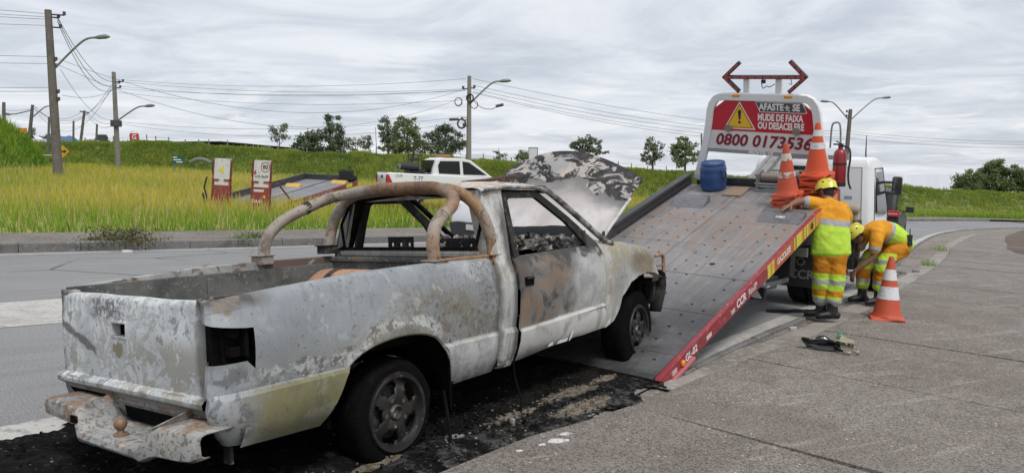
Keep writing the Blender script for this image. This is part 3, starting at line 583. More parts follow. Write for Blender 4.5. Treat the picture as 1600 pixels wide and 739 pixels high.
def bed_side():
    skin = MB(); inner = MB()
    plan = [(-1.098, .088), (-1.128, .066), (-1.152, .03), (-1.162, -.008), (-1.148, -.036), (-1.11, -.054), (-1.06, -.06)]
    xs = [-1.0, -.955, -.9, -.84, -.76, -.68, -.6, -.56, -.53, -.515, -.5, -.48, -.465, -.45, -.435, -.417, -.4, -.38, -.36, -.34, -.31, -.28, -.245, -.209, -.165, -.12, -.075, -.03, .015, .06, .11, .159, .2, .24, .28, .312, .34, .36, .378, .392, .405, .42, .435, .45, .47, .49, .55, .64, .74, .84, .908]
    cols = [('c', a, b) for a, b in plan]+[('x', x, 0) for x in xs]; up = [.60, .67, .738, .80, .86, .905, .94, .975]
    rows = []
    for ri in range(6+len(up)+6):
        r = []
        for ci, (kind, a, b) in enumerate(cols):
            x = a; zb = zbot(x); zt = zbelt(x)
            if ri < 6: z = zb+(max(.575, zb)-zb)*ri/5
            elif ri < 6+len(up):
                z = up[ri-6]-(.0075*min(ci, 8) if ri in (11, 12) else 0)
                if x > -1.0: f = (ri-6)/(len(up)); lo = max(.60, zb+.001); z = lo+(zt-.05-lo)*f
            else: z = zt-.05
            if kind == 'c' and ri in (11, 12): z -= 0
            k = ri-6-len(up)
            yo = yside(x, z)
            if kind == 'c':
                yo = b+(yside(-1.0, z)+.06)
                if z < .60: q = (.60-z)/.27; x = a+.012*(q > 0)-.025*min(q*4, 1)+.14*q*q; yo += .03*q
                elif z > zt-.12: x += .25*(z-zt+.12)**2*8
            elif z < .60 and x < -.9: x += .10*((.60-z)/.27)**2*(-.9-x)/.1 if x > -1.0 else .0
            if k >= 0:                                              # roll over the rail and drop inside
                dy, dz = [(0, 0), (.012, .03), (.035, .047), (.075, .05), (.105, .045), (.11, -.04)][k]
                yo = yo+dy; z = zt-.05+dz
                if kind == 'c': x = max(x, x+dy*.4)
            r.append((x, yo, z))
        rows.append(r)
    def skip(i, j):
        if j >= 8: return False
        return 7 < i < 12                                           # tail-lamp opening
    skin.grid(rows, skip=skip)
    # folded lip round the wheel arch
    lip = []
    for x, z in zip(*ARCH): y = yside(x, max(z, .58) if .56 < z < .6 else z); lip.append([(x, y, z), (x+.006*np.sign(-.02-x), y+.008, z-.008), (x+.006*np.sign(-.02-x), y+.02, z-.004)])
    skin.grid([list(r) for r in zip(*lip)])
    return skin
BS = bed_side()
bs = BS.obj('bed_side', BM['side'], PK, smooth=35); bs['label'] = 'blistered grey right bed side above the burnt rear wheel'
_b = MB(); _b.f, _b.m = BS.f, BS.m; _b.v = [(max(p[0], -1.092+.17*min(max((.09-p[1])/.148, 0), 1)), p[1], p[2]) for p in BS.v]
BSL = mirror_mb(_b, YC).obj('bed_side', BM['rail'], PK, smooth=35)
# tail-lamp recess (charred box behind the opening) on each side
for mir in (0,):
    mb = MB(); mb.box((-1.06, .03, .70), (-.9, .10, .98)); mb.box((-1.05, -.02, .755), (-1.0, .05, .80)); mb.box((-.985, -.035, .75), (-.965, .04, .93)); mb.box((-1.10, .0, .90), (-.97, .06, .95))
    mb.prism([(-1.10, .70), (-1.05, .70), (-1.04, .97), (-1.10, .97)], 1, .055, .10); mb.tube([(-1.03, .02, .86), (-1.03, -.02, .87)], .03, 8)
    mb.obj('tail_lamp_recess', soot_m, PK, smooth=0, bevel=.004)
# bed interior
mb = MB()
mb.box((-1.06, .30, .585), (.90, 1.30, .62))
for x0, x1 in ((-1.06, -.5), (.5, .90)): mb.box((x0, .09, .586), (x1, .30, .619)); mb.box((x0, 1.30, .586), (x1, 1.51, .619))
for i in range(9): y = .2+i*.15; mb.box((-1.05, y-.035, .62), (.88, y+.035, .634))
mb.obj('bed_floor', BM['bed'], PK, smooth=0, bevel=.004)
mb = MB(); mb.box((.88, .06, .60), (.91, 1.54, 1.05)); mb.box((.86, .06, 1.04), (.925, 1.54, 1.075))
for z in (.74, .88): mb.box((.865, .12, z), (.882, 1.48, z+.035))
mb.obj('bed_front_wall', BM['bed'], PK, smooth=0, bevel=.006)
for side in (0, 1):
    mb = MB(); prof = [(-.46, .62), (-.42, .74), (-.32, .83), (-.12, .875), (.12, .875), (.32, .83), (.42, .74), (.46, .62)]; mb.grid([[(x, y, z) for y in (.10, .30)] for x, z in prof]); mb.add([(x, .30, z) for x, z in prof], [tuple(range(8))])
    mb.box((-1.07, .096, .80), (.885, .105, 1.03)); mb.box((-1.07, .0961, .62), (-.47, .1049, .80)); mb.box((.47, .0961, .62), (.885, .1049, .80))
    for x in (-.8, -.2, .4): mb.box((x, .104, .64), (x+.05, .118, 1.0))
    (mirror_mb(mb, YC) if side else mb).obj('bed_inner_side', BM['bed'], PK, smooth=20, bevel=.012)
# tailgate
def tailgate():
    ys = [.094, .11, .14]+list(np.linspace(.2, .76, 9))+[.785, .92, .95]+list(np.linspace(1.0, 1.42, 8))+[1.455, 1.48, 1.494]; zs = [.565, .57, .6, .64, .7, .75, .785, .80, .872, .89, .93, .965]; rows = []
    yh0, yh1 = .785, .92
    for z in zs:
        r = []
        for y in ys:
            e = min(y-.094, 1.494-y); x = -1.098-.012*math.sin((z-.56)/.42*math.pi)+(.012 if e < .01 else .003 if e < .03 else 0)
            x += .006*mnoise.noise((y*4, z*5, 2)); r.append((x, y, z))
        rows.append(r)
    ih = ys.index(.785); iz = zs.index(.80)
    for (dx, z) in ((.004, .985), (.016, 1.0), (.035, 1.006), (.06, 1.003), (.064, .97), (.064, .60)):
        rows.append([(-1.10+dx+(.008 if y in (.094, 1.494) else 0), y, z+.006*mnoise.noise((y*3, 0, 0))) for y in ys])
    mb = MB().grid(rows, skip=lambda i, j: (i == iz and j == ih))
    mb.box((-1.095, .094, .566), (-1.036, .099, .99)); mb.box((-1.095, 1.489, .566), (-1.036, 1.494, .99))
    t = mb.obj('tailgate', BM['tailgate'], PK, smooth=35)
    h = MB(); a, b, c, d2 = yh0, yh1, .80, .872
    h.box((-1.06, a-.01, c-.01), (-1.05, b+.01, d2+.01)); h.obj('handle_recess', soot_m, t, smooth=0)
    h = MB(); w = .009
    for (p, q) in (((a-w, c-w), (b+w, c)), ((a-w, d2), (b+w, d2+w)), ((a-w, c), (a, d2)), ((b, c), (b+w, d2))): h.box((-1.115, p[0], p[1]), (-1.065, q[0], q[1]))
    h.obj('handle_bezel', BM['tailgate'], t, smooth=0, bevel=.003)
    s = MB(); s.grid([[(x, y, z) for y in np.linspace(.09, 1.5, 20)] for x, z in ((-1.09, .572), (-1.125, .56), (-1.138, .545), (-1.135, .522), (-1.118, .51), (-1.10, .50), (-1.09, .478), (-1.05, .47))]); s.obj('tailgate_sill', BM['tailgate'], PK, smooth=40)
    MB().box((-1.07, .06, .50), (-1.03, 1.54, .58)).obj('rear_crossmember', char_m, PK, smooth=0)
tailgate()
# torn step bumper with tow ball
def bumper():
    S = [  # y, top z, front x, back x, drop of the face
        (1.335, .462, -1.262, -1.085, .055), (1.31, .468, -1.285, -1.085, .085), (1.0, .466, -1.298, -1.09, .095), (.955, .455, -1.30, -1.09, .10), (.90, .395, -1.318, -1.08, .075), (.86, .365, -1.327, -1.06, .055), (.6, .362, -1.33, -1.06, .05), (.34, .36, -1.33, -1.06, .052),
        (.30, .372, -1.328, -1.06, .07), (.25, .44, -1.312, -1.07, .115), (.21, .462, -1.30, -1.08, .13), (.07, .466, -1.285, -1.08, .135), (.0, .462, -1.265, -1.07, .13), (-.035, .448, -1.23, -1.06, .10)]
    rows = [[(xb, y, zt-.004), (xb-.04, y, zt), (xf+.03, y, zt), (xf+.008, y, zt-.008), (xf, y, zt-.03), (xf+.005, y, zt-dr+.01), (xf+.02, y, zt-dr), (xf+.045, y, zt-dr-.002)] for y, zt, xf, xb, dr in S]
    b = MB().grid(rows).obj('step_bumper', BM['bumper'], PK, smooth=35, solid=.006)
    b['label'] = 'rusted step bumper with a tow ball in the middle'
    # upright web behind the step with the number-plate slot
    zz = [.355, .40, .43, .455, .49, .512]; ys = [.15, .3, .42, .44, .72, .74, .85, 1.0]
    MB().grid([[(-1.055-.02*(z > .45), y, z) for y in ys] for z in zz], skip=lambda i, j: i == 1 and j == 3).obj('bumper_web', BM['bumper'], PK, smooth=0, solid=.008)
    for y in (.90, .30):
        w = MB(); w.add([(-1.05, y, .36), (-1.30, y+.03*(1 if y > .6 else -1), .36), (-1.29, y+.06*(1 if y > .6 else -1), .46), (-1.06, y+.06*(1 if y > .6 else -1), .51)], [(0, 1, 2, 3)])
        w.obj('bumper_gusset', BM['bumper'], PK, smooth=0, solid=.006)
    t = MB(); t.lathe([(.034, 0), (.034, .008), (.018, .012), (.015, .028), (.022, .034), (.029, .045), (.031, .058), (.027, .073), (.016, .083), (.002, .087)], 16, M=Matrix.Translation((-1.25, .60, .364))); t.obj('tow_ball', M_('rusty_ball', (.24, .15, .1), .6, .3, layers=[(30, .5, .7, (.16, .1, .07))]), PK, smooth=50)
    k = MB(); k.box((-1.316, .905, .395), (-1.306, .965, .43)); k.box((-1.322, .93, .378), (-1.31, .94, .39)); k.obj('bumper_hole', soot_m, PK, smooth=0)
    a = MB(); a.box((-1.06, .2, .38), (-.2, .28, .48)); a.box((-1.06, 1.32, .38), (-.2, 1.40, .48)); a.box((-1.06, .1, .33), (-1.0, 1.5, .47)); a.obj('rear_frame', soot_m, PK, smooth=0)
    MB().box((-1.02, .07, .245), (-1.0, .12, .335)).obj('hanging_bracket', char_m, PK, smooth=0)
bumper()
# cab
def ycab(x, z):
    zb = zbelt(x)
    if z <= zb-.03: return yside(x, z)
    t = min(1, (z-zb+.03)/(1.53-zb)); y0 = yside(x, zb-.03); return y0+(.105-y0)*t**1.1
def cab():
    for side in (0, 1):
        mb = MB(); xs = [.952, .957, .97, .985, 1.03, 1.08, 1.118]; zs = [.33, .36, .45, .57, .60, .7, .85, .95, 1.03, 1.08, 1.14, 1.2, 1.27, 1.34, 1.41, 1.46, 1.50, 1.53]; rows = []
        for z in zs:
            sh = interp(z, [1.05, 1.53], [0, .035]); r = []
            for k, x in enumerate(xs): r.append((x+sh+interp(z, [1.05, 1.5], [0, .045])*max(0, k-2)/4, ycab(x, z)+[.14, .06, .02, .004, 0, 0, 0][k], z))
            r.append((r[-1][0], ycab(xs[-1], z)+.05, z)); rows.append(r)
        mb.grid(rows); mb = mirror_mb(mb, YC) if side else mb
        mb.obj('cab_corner', BM['cab'] if not side else char_m, PK, smooth=40)
    # rear wall below and round the window opening
    mb = MB(); z0 = .55
    outer = [(.06, z0), (1.54, z0), (1.54, 1.12), (1.46, 1.53), (.14, 1.53), (.06, 1.12)]; inner = [(.15, 1.135), (1.45, 1.135), (1.45, 1.15), (1.385, 1.485), (.215, 1.485), (.15, 1.15)]
    ring = []
    for dx, L in ((0, outer), (0, inner), (.035, inner)): ring.append([(.955+dx+interp(z, [1.1, 1.53], [0, .035]), y, z) for y, z in L])
    # the lower edge of the opening: keep a full wall below it
    mb.grid(ring, closed=True, skip=None); w = mb.obj('cab_rear_wall', BM['cab'], PK, smooth=0)
    s = MB(); s.tube(smooth_path([(.95+interp(z, [1.1, 1.53], [0, .035]), y, z) for y, z in inner+inner[:1]], 2), .012, 6); s.obj('rear_window_seal', soot_m, PK, smooth=40)
    s = MB(); s.box((.93, .12, 1.075), (.96, 1.48, 1.115)); s.obj('cab_rear_ledge', BM['cab'], PK, smooth=0, bevel=.01)
    # roof skin with its rounded edges
    rows = []
    for x, dz, ins in ((.975, -.03, .02), (.985, -.005, .02), (1.02, .012, .0), (1.15, .03, 0), (1.4, .036, 0), (1.6, .024, 0), (1.70, .006, .01), (1.75, -.02, .03)):
        r = []
        for y in [.095, .098, .105, .125, .17, .25, .4, .6, .8, 1.0, 1.2, 1.35, 1.43, 1.475, 1.495, 1.502, 1.505]:
            e = min(y, 1.6-y)-.095; z = 1.525+.045*min(1, e/.1)**.5+dz*min(1, e/.3+.25)+.008*mnoise.noise((x*3, y*3, 0)); r.append((x, YC+(y-YC)*(1-ins), z))
        rows.append(r)
    MB().grid(rows).obj('roof', BM['cab'], PK, smooth=50)
    for side in (0, 1):                                              # windscreen pillars and drip rails
        mb = MB(); A = smooth_path([(2.58, .0, 1.085), (2.45, .012, 1.13), (2.1, .052, 1.335), (1.80, .088, 1.505), (1.70, .10, 1.538), (1.5, .10, 1.55), (1.2, .098, 1.545), (1.0, .10, 1.525)], 4)
        mb.tube(A, [.024]*14+list(np.linspace(.024, .012, 6))+[.012]*(len(A)-20), 8); (mirror_mb(mb, YC) if side else mb).obj('windscreen_pillar', BM['pillar'] if not side else soot_m, PK, smooth=50)
    mb = MB(); mb.tube([(1.74, y, 1.535+.03*math.sin((y-.1)/1.4*math.pi)) for y in np.linspace(.1, 1.5, 9)], .028, 8); mb.obj('windscreen_header', soot_m, PK, smooth=50)
    # cowl, what is left of the windscreen, firewall and floor
    mb = MB(); mb.grid([[(x, y, z+.02*math.sin((y-.05)/1.5*math.pi)) for y in np.linspace(.03, 1.57, 12)] for x, z in ((2.40, 1.075), (2.46, 1.10), (2.60, 1.10), (2.68, 1.09), (2.70, .9))]); mb.obj('cowl', BM['fender'], PK, smooth=40)
    mb = MB(); mb.grid([[(2.44-(.14 if k else 0)+.04*math.cos((y-.8)*2), y, z+.012*mnoise.noise((y*6, k, 0))) for y in np.linspace(.16, 1.22, 16)] for k, z in ((0, 1.12), (1, 1.25))]); mb.obj('windscreen_remnant', M_('slumped_glass', (.34, .37, .41), .35, layers=[(5, .5, .7, (.22, .24, .26))]), PK, smooth=50)
    mb = MB(); mb.tube([(2.34, .62, 1.12), (2.30, .66, 1.20)], .008, 6); mb.obj('wiper_arm', soot_m, PK)
    mb = MB(); mb.box((.99, .0, .40), (2.35, 1.6, .46)); mb.box((2.34, .02, .42), (2.40, 1.58, 1.08)); mb.box((.98, .06, .4), (1.0, 1.54, 1.10)); mb.obj('cab_floor', soot_m, PK, smooth=0)
cab()
# doors
def door(side):
    xs = [1.168, 1.175, 1.2, 1.3, 1.45, 1.6, 1.75, 1.9, 2.05, 2.2, 2.3, 2.345, 2.352]; rows = []
    for z_ in [0, .02, .25, .7, .96, 1.0, 1.04, 1.1, 1.25, 1.5, 1.75, 1.9, 2.0]:
        r = []
        for k, x in enumerate(xs):
            zb = zbot(x)+.012+(.012*mnoise.noise((x*14, 0, 3)) if z_ < .01 else 0); zc = .555+.045*(x-1.16)/1.2; zt = zbelt(x)-.012
            z = zb+(zc-zb)*z_ if z_ <= 1 else zc+(zt-zc)*(z_-1)
            y = yside(x, z if not .97 < z_ < 1.06 else (.57 if z_ <= 1 else .61)); y += .012 if k in (0, len(xs)-1) else 0; r.append((x, y, z))
        rows.append(r)
    mb = MB().grid(rows); b0 = rows[-1]; mb.grid([b0, [(x, y+.03, z+.005) for x, y, z in b0], [(x, y+.05, z-.02) for x, y, z in b0]])
    (mirror_mb(mb, YC) if side else mb).obj('door', BM['door'], PK, smooth=35)
    d = [o for o in PK.children if o.name.startswith('door')][-1]
    fr = MB(); O = [(1.172, 1.06), (1.19, 1.30), (1.205, 1.50), (1.225, 1.52), (1.64, 1.525), (1.68, 1.51), (2.0, 1.325), (2.335, 1.10)]; I = [(1.245, 1.07), (1.25, 1.30), (1.262, 1.455), (1.285, 1.472), (1.625, 1.475), (1.65, 1.462), (1.95, 1.285), (2.16, 1.105)]
    def Y(x, z): return ycab(min(x, 2.3), z)+.006
    A = [(x, Y(x, z), z) for x, z in O]; B = [(x, Y(x, z)+.004, z) for x, z in I]; C = [(x, Y(x, z)+.035, z) for x, z in I]; D = [(x, Y(x, z)+.035, z) for x, z in O]
    fr.grid([A, B, C, D, A]); (mirror_mb(fr, YC) if side else fr).obj('window_frame', char_m, d, smooth=0)
    q = MB(); q.add([(2.17, Y(2.17, 1.1), 1.08), (2.34, Y(2.3, 1.1), 1.09), (2.17, Y(2.17, 1.2)+.002, 1.205)], [(0, 1, 2)]); q.tube([(2.175, Y(2.17, 1.1), 1.08), (2.165, Y(2.17, 1.2), 1.21)], .012, 6); (mirror_mb(q, YC) if side else q).obj('quarter_panel', BM['door'], d, smooth=0, solid=.006)
    if not side:
        h = MB(); h.box((1.215, -.072, .865), (1.315, -.058, .925)); h.obj('handle_recess', soot_m, d, smooth=0, bevel=.004)
        h = MB(); h.tube([(1.225, -.076, .915), (1.27, -.082, .918), (1.308, -.076, .915)], .007, 6); h.obj('door_handle', char_m, d)
        wa = M_('ash_white', (.6, .59, .57), .8)
        for x in (1.5, 1.62, 1.66, 1.70): h = MB(); h.add([(x, -.045, .40), (x+.05, -.05, .405), (x+.06, -.052, .425), (x+.015, -.05, .418)], [(0, 1, 2, 3)]); h.obj('curled_trim', wa, d, smooth=0, solid=.004)
        h = MB(); h.add([(1.78, -.05, .40), (1.80, -.06, .44), (1.83, -.06, .47), (1.82, -.05, .42)], [(0, 1, 2, 3)]); h.obj('curled_trim', wa, d, smooth=0, solid=.004)
door(0); door(1)
MB().prism([(1.09, .34), (1.19, .34), (1.19, 1.07), (1.19, 1.15), (1.10, 1.15), (1.09, 1.07)], 1, .02, .06).obj('door_gap_seal', soot_m, PK, smooth=0); MB().box((.915, .0, .35), (.95, .05, 1.05)).obj('bed_gap', soot_m, PK, smooth=0)
# front wings, radiator, bumper remains
def wing(side):
    xs = [2.362, 2.37, 2.4, 2.45, 2.5, 2.57, 2.643, 2.70, 2.762, 2.82, 2.88, 2.95, 3.034, 3.1, 3.18, 3.23, 3.284, 3.33, 3.37, 3.41, 3.44, 3.46, 3.475]; rows = []
    def cin(x): return .0 if x < 3.25 else 1.1*(x-3.25)**2*2.3
    for k in range(13):
        r = []
        for x in xs:
            zb = interp(x, *FARCH) if x > 2.40 else zbot(x); zt = zbelt(x)-.035; z = zb+(zt-zb)*(k/9) if k <= 9 else zt
            y = yside(x, z)+cin(x)+.012*(x < 2.365)
            if k > 9: dy, dz = [(.02, .022), (.055, .034), (.13, .036)][k-10]; y += dy; z += dz
            r.append((x, y, z))
        rows.append(r)
    lip = [[(x, yside(x, z)+cin(x), z) for x, z in zip(*FARCH)], [(x+.02*np.sign(3.03-x), yside(x, z)+.05+cin(x), z-.01) for x, z in zip(*FARCH)]]
    mb = MB().grid(rows); mb.grid(lip); (mirror_mb(mb, YC) if side else mb).obj('front_wing', BM['fender'], PK, smooth=40)
wing(0); wing(1)
mb = MB(); mb.box((3.30, .12, .50), (3.42, 1.48, .98)); mb.box((3.36, .08, .55), (3.47, 1.52, .66)); mb.box((2.75, .35, .45), (3.25, 1.25, .98)); mb.box((2.71, .25, .45), (2.74, 1.35, 1.05)); mb.obj('engine_bay', soot_m, PK, smooth=0, bevel=.02)
mb = MB(); mb.grid([[(x+.02*mnoise.noise((a*2, x*9, 0)), -.05+.12*t, z) for t in (0, .4, 1)] for a, (x, z) in enumerate([(3.42, .80), (3.50, .76), (3.52, .66), (3.50, .58), (3.44, .50), (3.40, .42)])]); mb.box((3.44, .05, .48), (3.54, 1.55, .72)); mb.obj('front_bumper', char_m, PK, smooth=30, solid=.01)
mb = MB(); mb.tube([(3.40, .0, .93), (3.52, -.01, .935), (3.555, -.01, .92), (3.555, -.01, .70), (3.53, -.005, .69)], .016, 8); mb.tube([(3.42, .0, .84), (3.555, -.01, .84)], .012, 6); mb.tube([(3.42, .0, .74), (3.55, -.01, .735)], .012, 6); mb.tube([(3.40, .0, .93), (3.40, 1.6, .93)], .014, 8); mb.obj('bull_bar', BM['tube'], PK, smooth=50)
# the hood, swung up and warped
def hood():
    nu, nv = 26, 20; rows = []; tint = []
    A = Vector((2.60, .14, 1.125)); B = Vector((2.62, 1.50, 1.14)); C = Vector((3.47, .12, 1.70)); D = Vector((3.26, 1.55, 1.86))
    for i in range(nu):
        u = i/(nu-1); r = []
        for j in range(nv):
            v = j/(nv-1); p = (A*(1-v)+B*v)*(1-u)+(C*(1-v)+D*v)*u
            b = math.sin(v*math.pi); p.z += .17*b*u**1.3-.05*u**6*(1-b); p.x -= .05*b*u; p.x += .10*max(0, u-.8)**2*10*(b-.3)
            edge = min(v, 1-v); k = math.exp(-edge/.05)*.02; p.z -= k; p.z += .012*mnoise.noise((u*4, v*5, 1)); r.append(tuple(p)); tint.append(u)
        rows.append(r)
    mb = MB().grid(rows); o = mb.obj('hood', BM['hood'], PK, smooth=60, solid=.014, fix=False)
    a = o.data.attributes.new('tint', 'FLOAT', 'POINT'); a.data.foreach_set('value', tint)
    s = MB(); s.tube([tuple(Vector(r[0])+Vector((.012, -.006, -.005))) for r in rows[2:17]], .016, 6); s.obj('hood_edge', M_('bare_edge', (.55, .54, .52), .6, layers=[(7, .5, .7, (.3, .29, .28))]), o, smooth=50)
    s = MB(); s.tube([(2.52, .1, 1.09), (2.60, .10, 1.11), (2.68, .13, 1.18)], .014, 6); s.obj('hood_hinge', char_m, o)
hood()
# interior remains: seat frames, dash, steering wheel
def holed_plate(x, y0, y1, z0, z1, name, m):
    mb = MB(); n = 3; w = (y1-y0)/n
    for k in range(n):
        cy = y0+w*(k+.5); cz = z0+(z1-z0)*.62; sq = [(y0+w*k, z0), (y0+w*(k+.5), z0), (y0+w*(k+1), z0), (y0+w*(k+1), (z0+z1)/2), (y0+w*(k+1), z1), (y0+w*(k+.5), z1), (y0+w*k, z1), (y0+w*k, (z0+z1)/2)]
        c = [(cy+.020*math.cos(a), cz+.020*math.sin(a)) for a in [R(-135+45*i) for i in range(8)]]
        mb.grid([[(x, y, z) for y, z in sq], [(x, y, z) for y, z in c], [(x+.01, y, z) for y, z in c]], closed=True)
    return mb.obj(name, m, PK, smooth=0, solid=.008)
holed_plate(1.10, .86, 1.12, 1.06, 1.215, 'seat_back_plate', char_m)
holed_plate(1.12, .28, .56, 1.05, 1.20, 'seat_back_plate', char_m)
mb = MB()
for y0, y1 in ((.2, .68), (.82, 1.3)):
    mb.box((1.15, y0, .48), (1.62, y1, .60)); mb.tube([(1.14, y0, .6), (1.12, y0+.02, 1.06), (1.12, y1-.02, 1.06), (1.14, y1, .6)], .015, 6)
    for i in range(4): yy = y0+.06+i*.11; mb.tube(smooth_path([(1.13, yy, .62), (1.10, yy+.02, .8), (1.13, yy, 1.04)], 4), .008, 5)
mb.obj('seat_frame', char_m, PK, smooth=0)
def debris_heap(name, n, box, r0, r1, m, parent, seed, kindstuff=True):
    rnd = random.Random(seed); mb = MB()
    for _ in range(n):
        c = [rnd.uniform(box[k], box[k+3]) for k in range(3)]; r = rnd.uniform(r0, r1); Mx = Matrix.Translation(c) @ Matrix.Rotation(rnd.uniform(0, 6), 4, (rnd.random()-.5, rnd.random()-.5, rnd.random()+.1)) @ Matrix.Diagonal((rnd.uniform(.6, 2.2), rnd.uniform(.5, 1.3), rnd.uniform(.3, .8), 1))
        mb.ball((0, 0, 0), r, 6, M=Mx)
    o = mb.obj(name, m, parent, smooth=0, fix=False)
    if kindstuff: o['kind'] = 'stuff'
    return o
ash_m = M_('ash_lumps', (.13, .122, .115), .95, layers=[(9, .47, .6, (.03, .029, .028)), (16, .52, .62, (.42, .38, .34)), (5, .58, .68, (.2, .13, .09))], bump=(40, .6, .008))
mb = MB(); mb.box((2.02, .06, .74), (2.36, 1.54, .98)); mb.grid([[(2.08+.26*t, y, 1.07+.09*mnoise.noise((y*4, t*3, 1))+.05*math.sin(t*3)) for y in np.linspace(.06, 1.54, 26)] for t in np.linspace(0, 1, 7)]); mb.obj('dashboard', ash_m, PK, smooth=20)
debris_heap('dashboard_debris', 150, (1.96, .08, 1.06, 2.36, 1.5, 1.17), .014, .042, ash_m, PK, 3)
mb = MB(); Mx = Matrix.Translation((1.93, 1.12, .98)) @ Matrix.Rotation(R(-62), 4, 'Y'); ring = [tuple(Mx @ Vector((.185*math.cos(a), .185*math.sin(a), 0))) for a in np.linspace(0, 2*math.pi, 25)]; mb.tube(ring, .011, 6)
for a in (.4, 2.7, 4.7): mb.tube([tuple(Mx @ Vector((.185*math.cos(a), .185*math.sin(a), 0))), tuple(Mx @ Vector((0, 0, .03)))], .009, 5)
mb.tube([tuple(Mx @ Vector((0, 0, .03))), (2.15, 1.12, .85)], .022, 6); mb.obj('steering_wheel', char_m, PK, smooth=40)
# chassis and wheel wells (all soot)
mb = MB(); mb.box((-.95, .32, .30), (3.3, .42, .46)); mb.box((-.95, 1.18, .30), (3.3, 1.28, .46)); mb.box((.95, .05, .34), (2.4, 1.55, .40))
for cx in (0, 3.05): mb.tube([(cx, .1, .30+.06*(cx > 1)), (cx, 1.5, .30+.06*(cx > 1))], .05, 8)
mb.grid([[(-.01+.47*math.cos(a), y, .33+.44*math.sin(a)) for y in (.0, .16, .34)] for a in np.linspace(-.1, math.pi+.1, 20)]); mb.ball((0, .8, .30), .13, 10); mb.box((-.5, .14, .60), (.46, .30, .84)); mb.box((-.5, 1.30, .60), (.46, 1.46, .84)); mb.box((2.55, .16, .55), (3.3, .3, 1.0)); mb.box((2.55, 1.3, .55), (3.3, 1.44, 1.0)); mb.obj('chassis', soot_m, PK, smooth=0, bevel=.01)
mb = MB(); mb.grid([[(x, y, z) for y in (-.02, .14)] for x, z in [(.44, .30), (.46, .45), (.45, .6), (.40, .68)]]); mb.grid([[(.42+.03*k+.015*mnoise.noise((k, z*9, 0)), -.045+.05*k, z) for k in (0, 1, 2)] for z in np.linspace(.16, .62, 9)]); mb.obj('mud_flap', tyre_m, PK, smooth=20, solid=.008)
# wheels
def wheel(x, z, yrim, parent, sag, rw=.30, seed=1, steer=0, inward=1):
    w = MB(); n = 40; rows = []
    for a in np.linspace(0, 2*math.pi, n, endpoint=False):
        r = []; low = max(0, -math.sin(a))**3
        for yy, rr in ((.015, .218), (-.004, .228), (-.008, rw*.88), (.006, rw*.96), (.035, rw), (.08, rw), (.14, rw), (.19, rw*.97), (.215, rw*.9), (.21, .22)):
            q = rr+(.02*mnoise.noise((math.cos(a)*2.2, math.sin(a)*2.2, yy*7+seed)) if rr > .25 else 0)+.006*mnoise.noise((math.cos(a)*9, math.sin(a)*9, yy*20)); zz = q*math.sin(a)
            if zz < -sag: bulge = (-sag-zz)*.55; zz = -sag; yy2 = yy-(bulge if yy < .1 else -bulge)
            else: yy2 = yy
            r.append((q*math.cos(a), yy2, zz))
        rows.append(r)
    w.grid(rows+[rows[0]])
    Mw = Matrix.Translation((x, yrim, z)) @ Matrix.Rotation(R(steer), 4, 'Z')
    if inward < 0: Mw = Mw @ Matrix.Rotation(math.pi, 4, 'Z')
    t = w.obj('wheel', tyre_m, parent, smooth=40, mat=Mw)
    rim = MB(); nseg = 60; prof = [(.222, .002), (.2135, -.012), (.205, -.010), (.198, .012), (.185, .03), (.165, .024), (.14, .016), (.105, .010), (.075, .012), (.052, .016), (.045, .028)]; rows = []
    for rr, yy in prof: rows.append([(rr*math.cos(2*math.pi*k/nseg), yy, rr*math.sin(2*math.pi*k/nseg)) for k in range(nseg)])
    def skip(i, j):
        if not 4 <= i <= 6: return False
        ph = ((j+.5)/nseg*5) % 1.0; return abs(ph-.5) < (.24 if i == 4 else .30 if i == 5 else .22)
    rim.grid(rows, closed=True, skip=skip); ro = rim.obj('rim', rim_m, t, smooth=35, solid=.02)
    hub = MB(); hub.lathe([(.046, .02), (.044, .0), (.036, -.008), (.034, .012), (.002, .014)], 16, M=Matrix.Rotation(R(-90), 4, 'X'))
    for k in range(5):
        a = 2*math.pi*(k+.5)/5+.1; hub.tube([(.078*math.cos(a), .0, .078*math.sin(a)), (.078*math.cos(a), .02, .078*math.sin(a))], .0135, 8)
    hub.obj('hub', M_('hub_metal', (.1, .09, .08), .55, .4, layers=[(40, .5, .65, (.05, .045, .04)), (20, .58, .7, (.4, .38, .35))]), t, smooth=40)
    d = MB(); d.lathe([(.20, .05), (.20, .18), (.06, .19)], 24, M=Matrix.Rotation(R(-90), 4, 'X')); d.lathe([(.15, .055), (.13, .05), (.05, .05)], 24, M=Matrix.Rotation(R(-90), 4, 'X')); d.obj('brake_drum', char_m, t, smooth=30)
wheel(0, .265, .0, PK, .262, seed=2); wheel(3.02, .30, .0, PK, .26, .352, seed=5, steer=5)
wheel(0, .275, 1.6, PK, .262, seed=7, inward=-1); wheel(3.02, .32, 1.6, PK, .27, .31, seed=9, inward=-1)
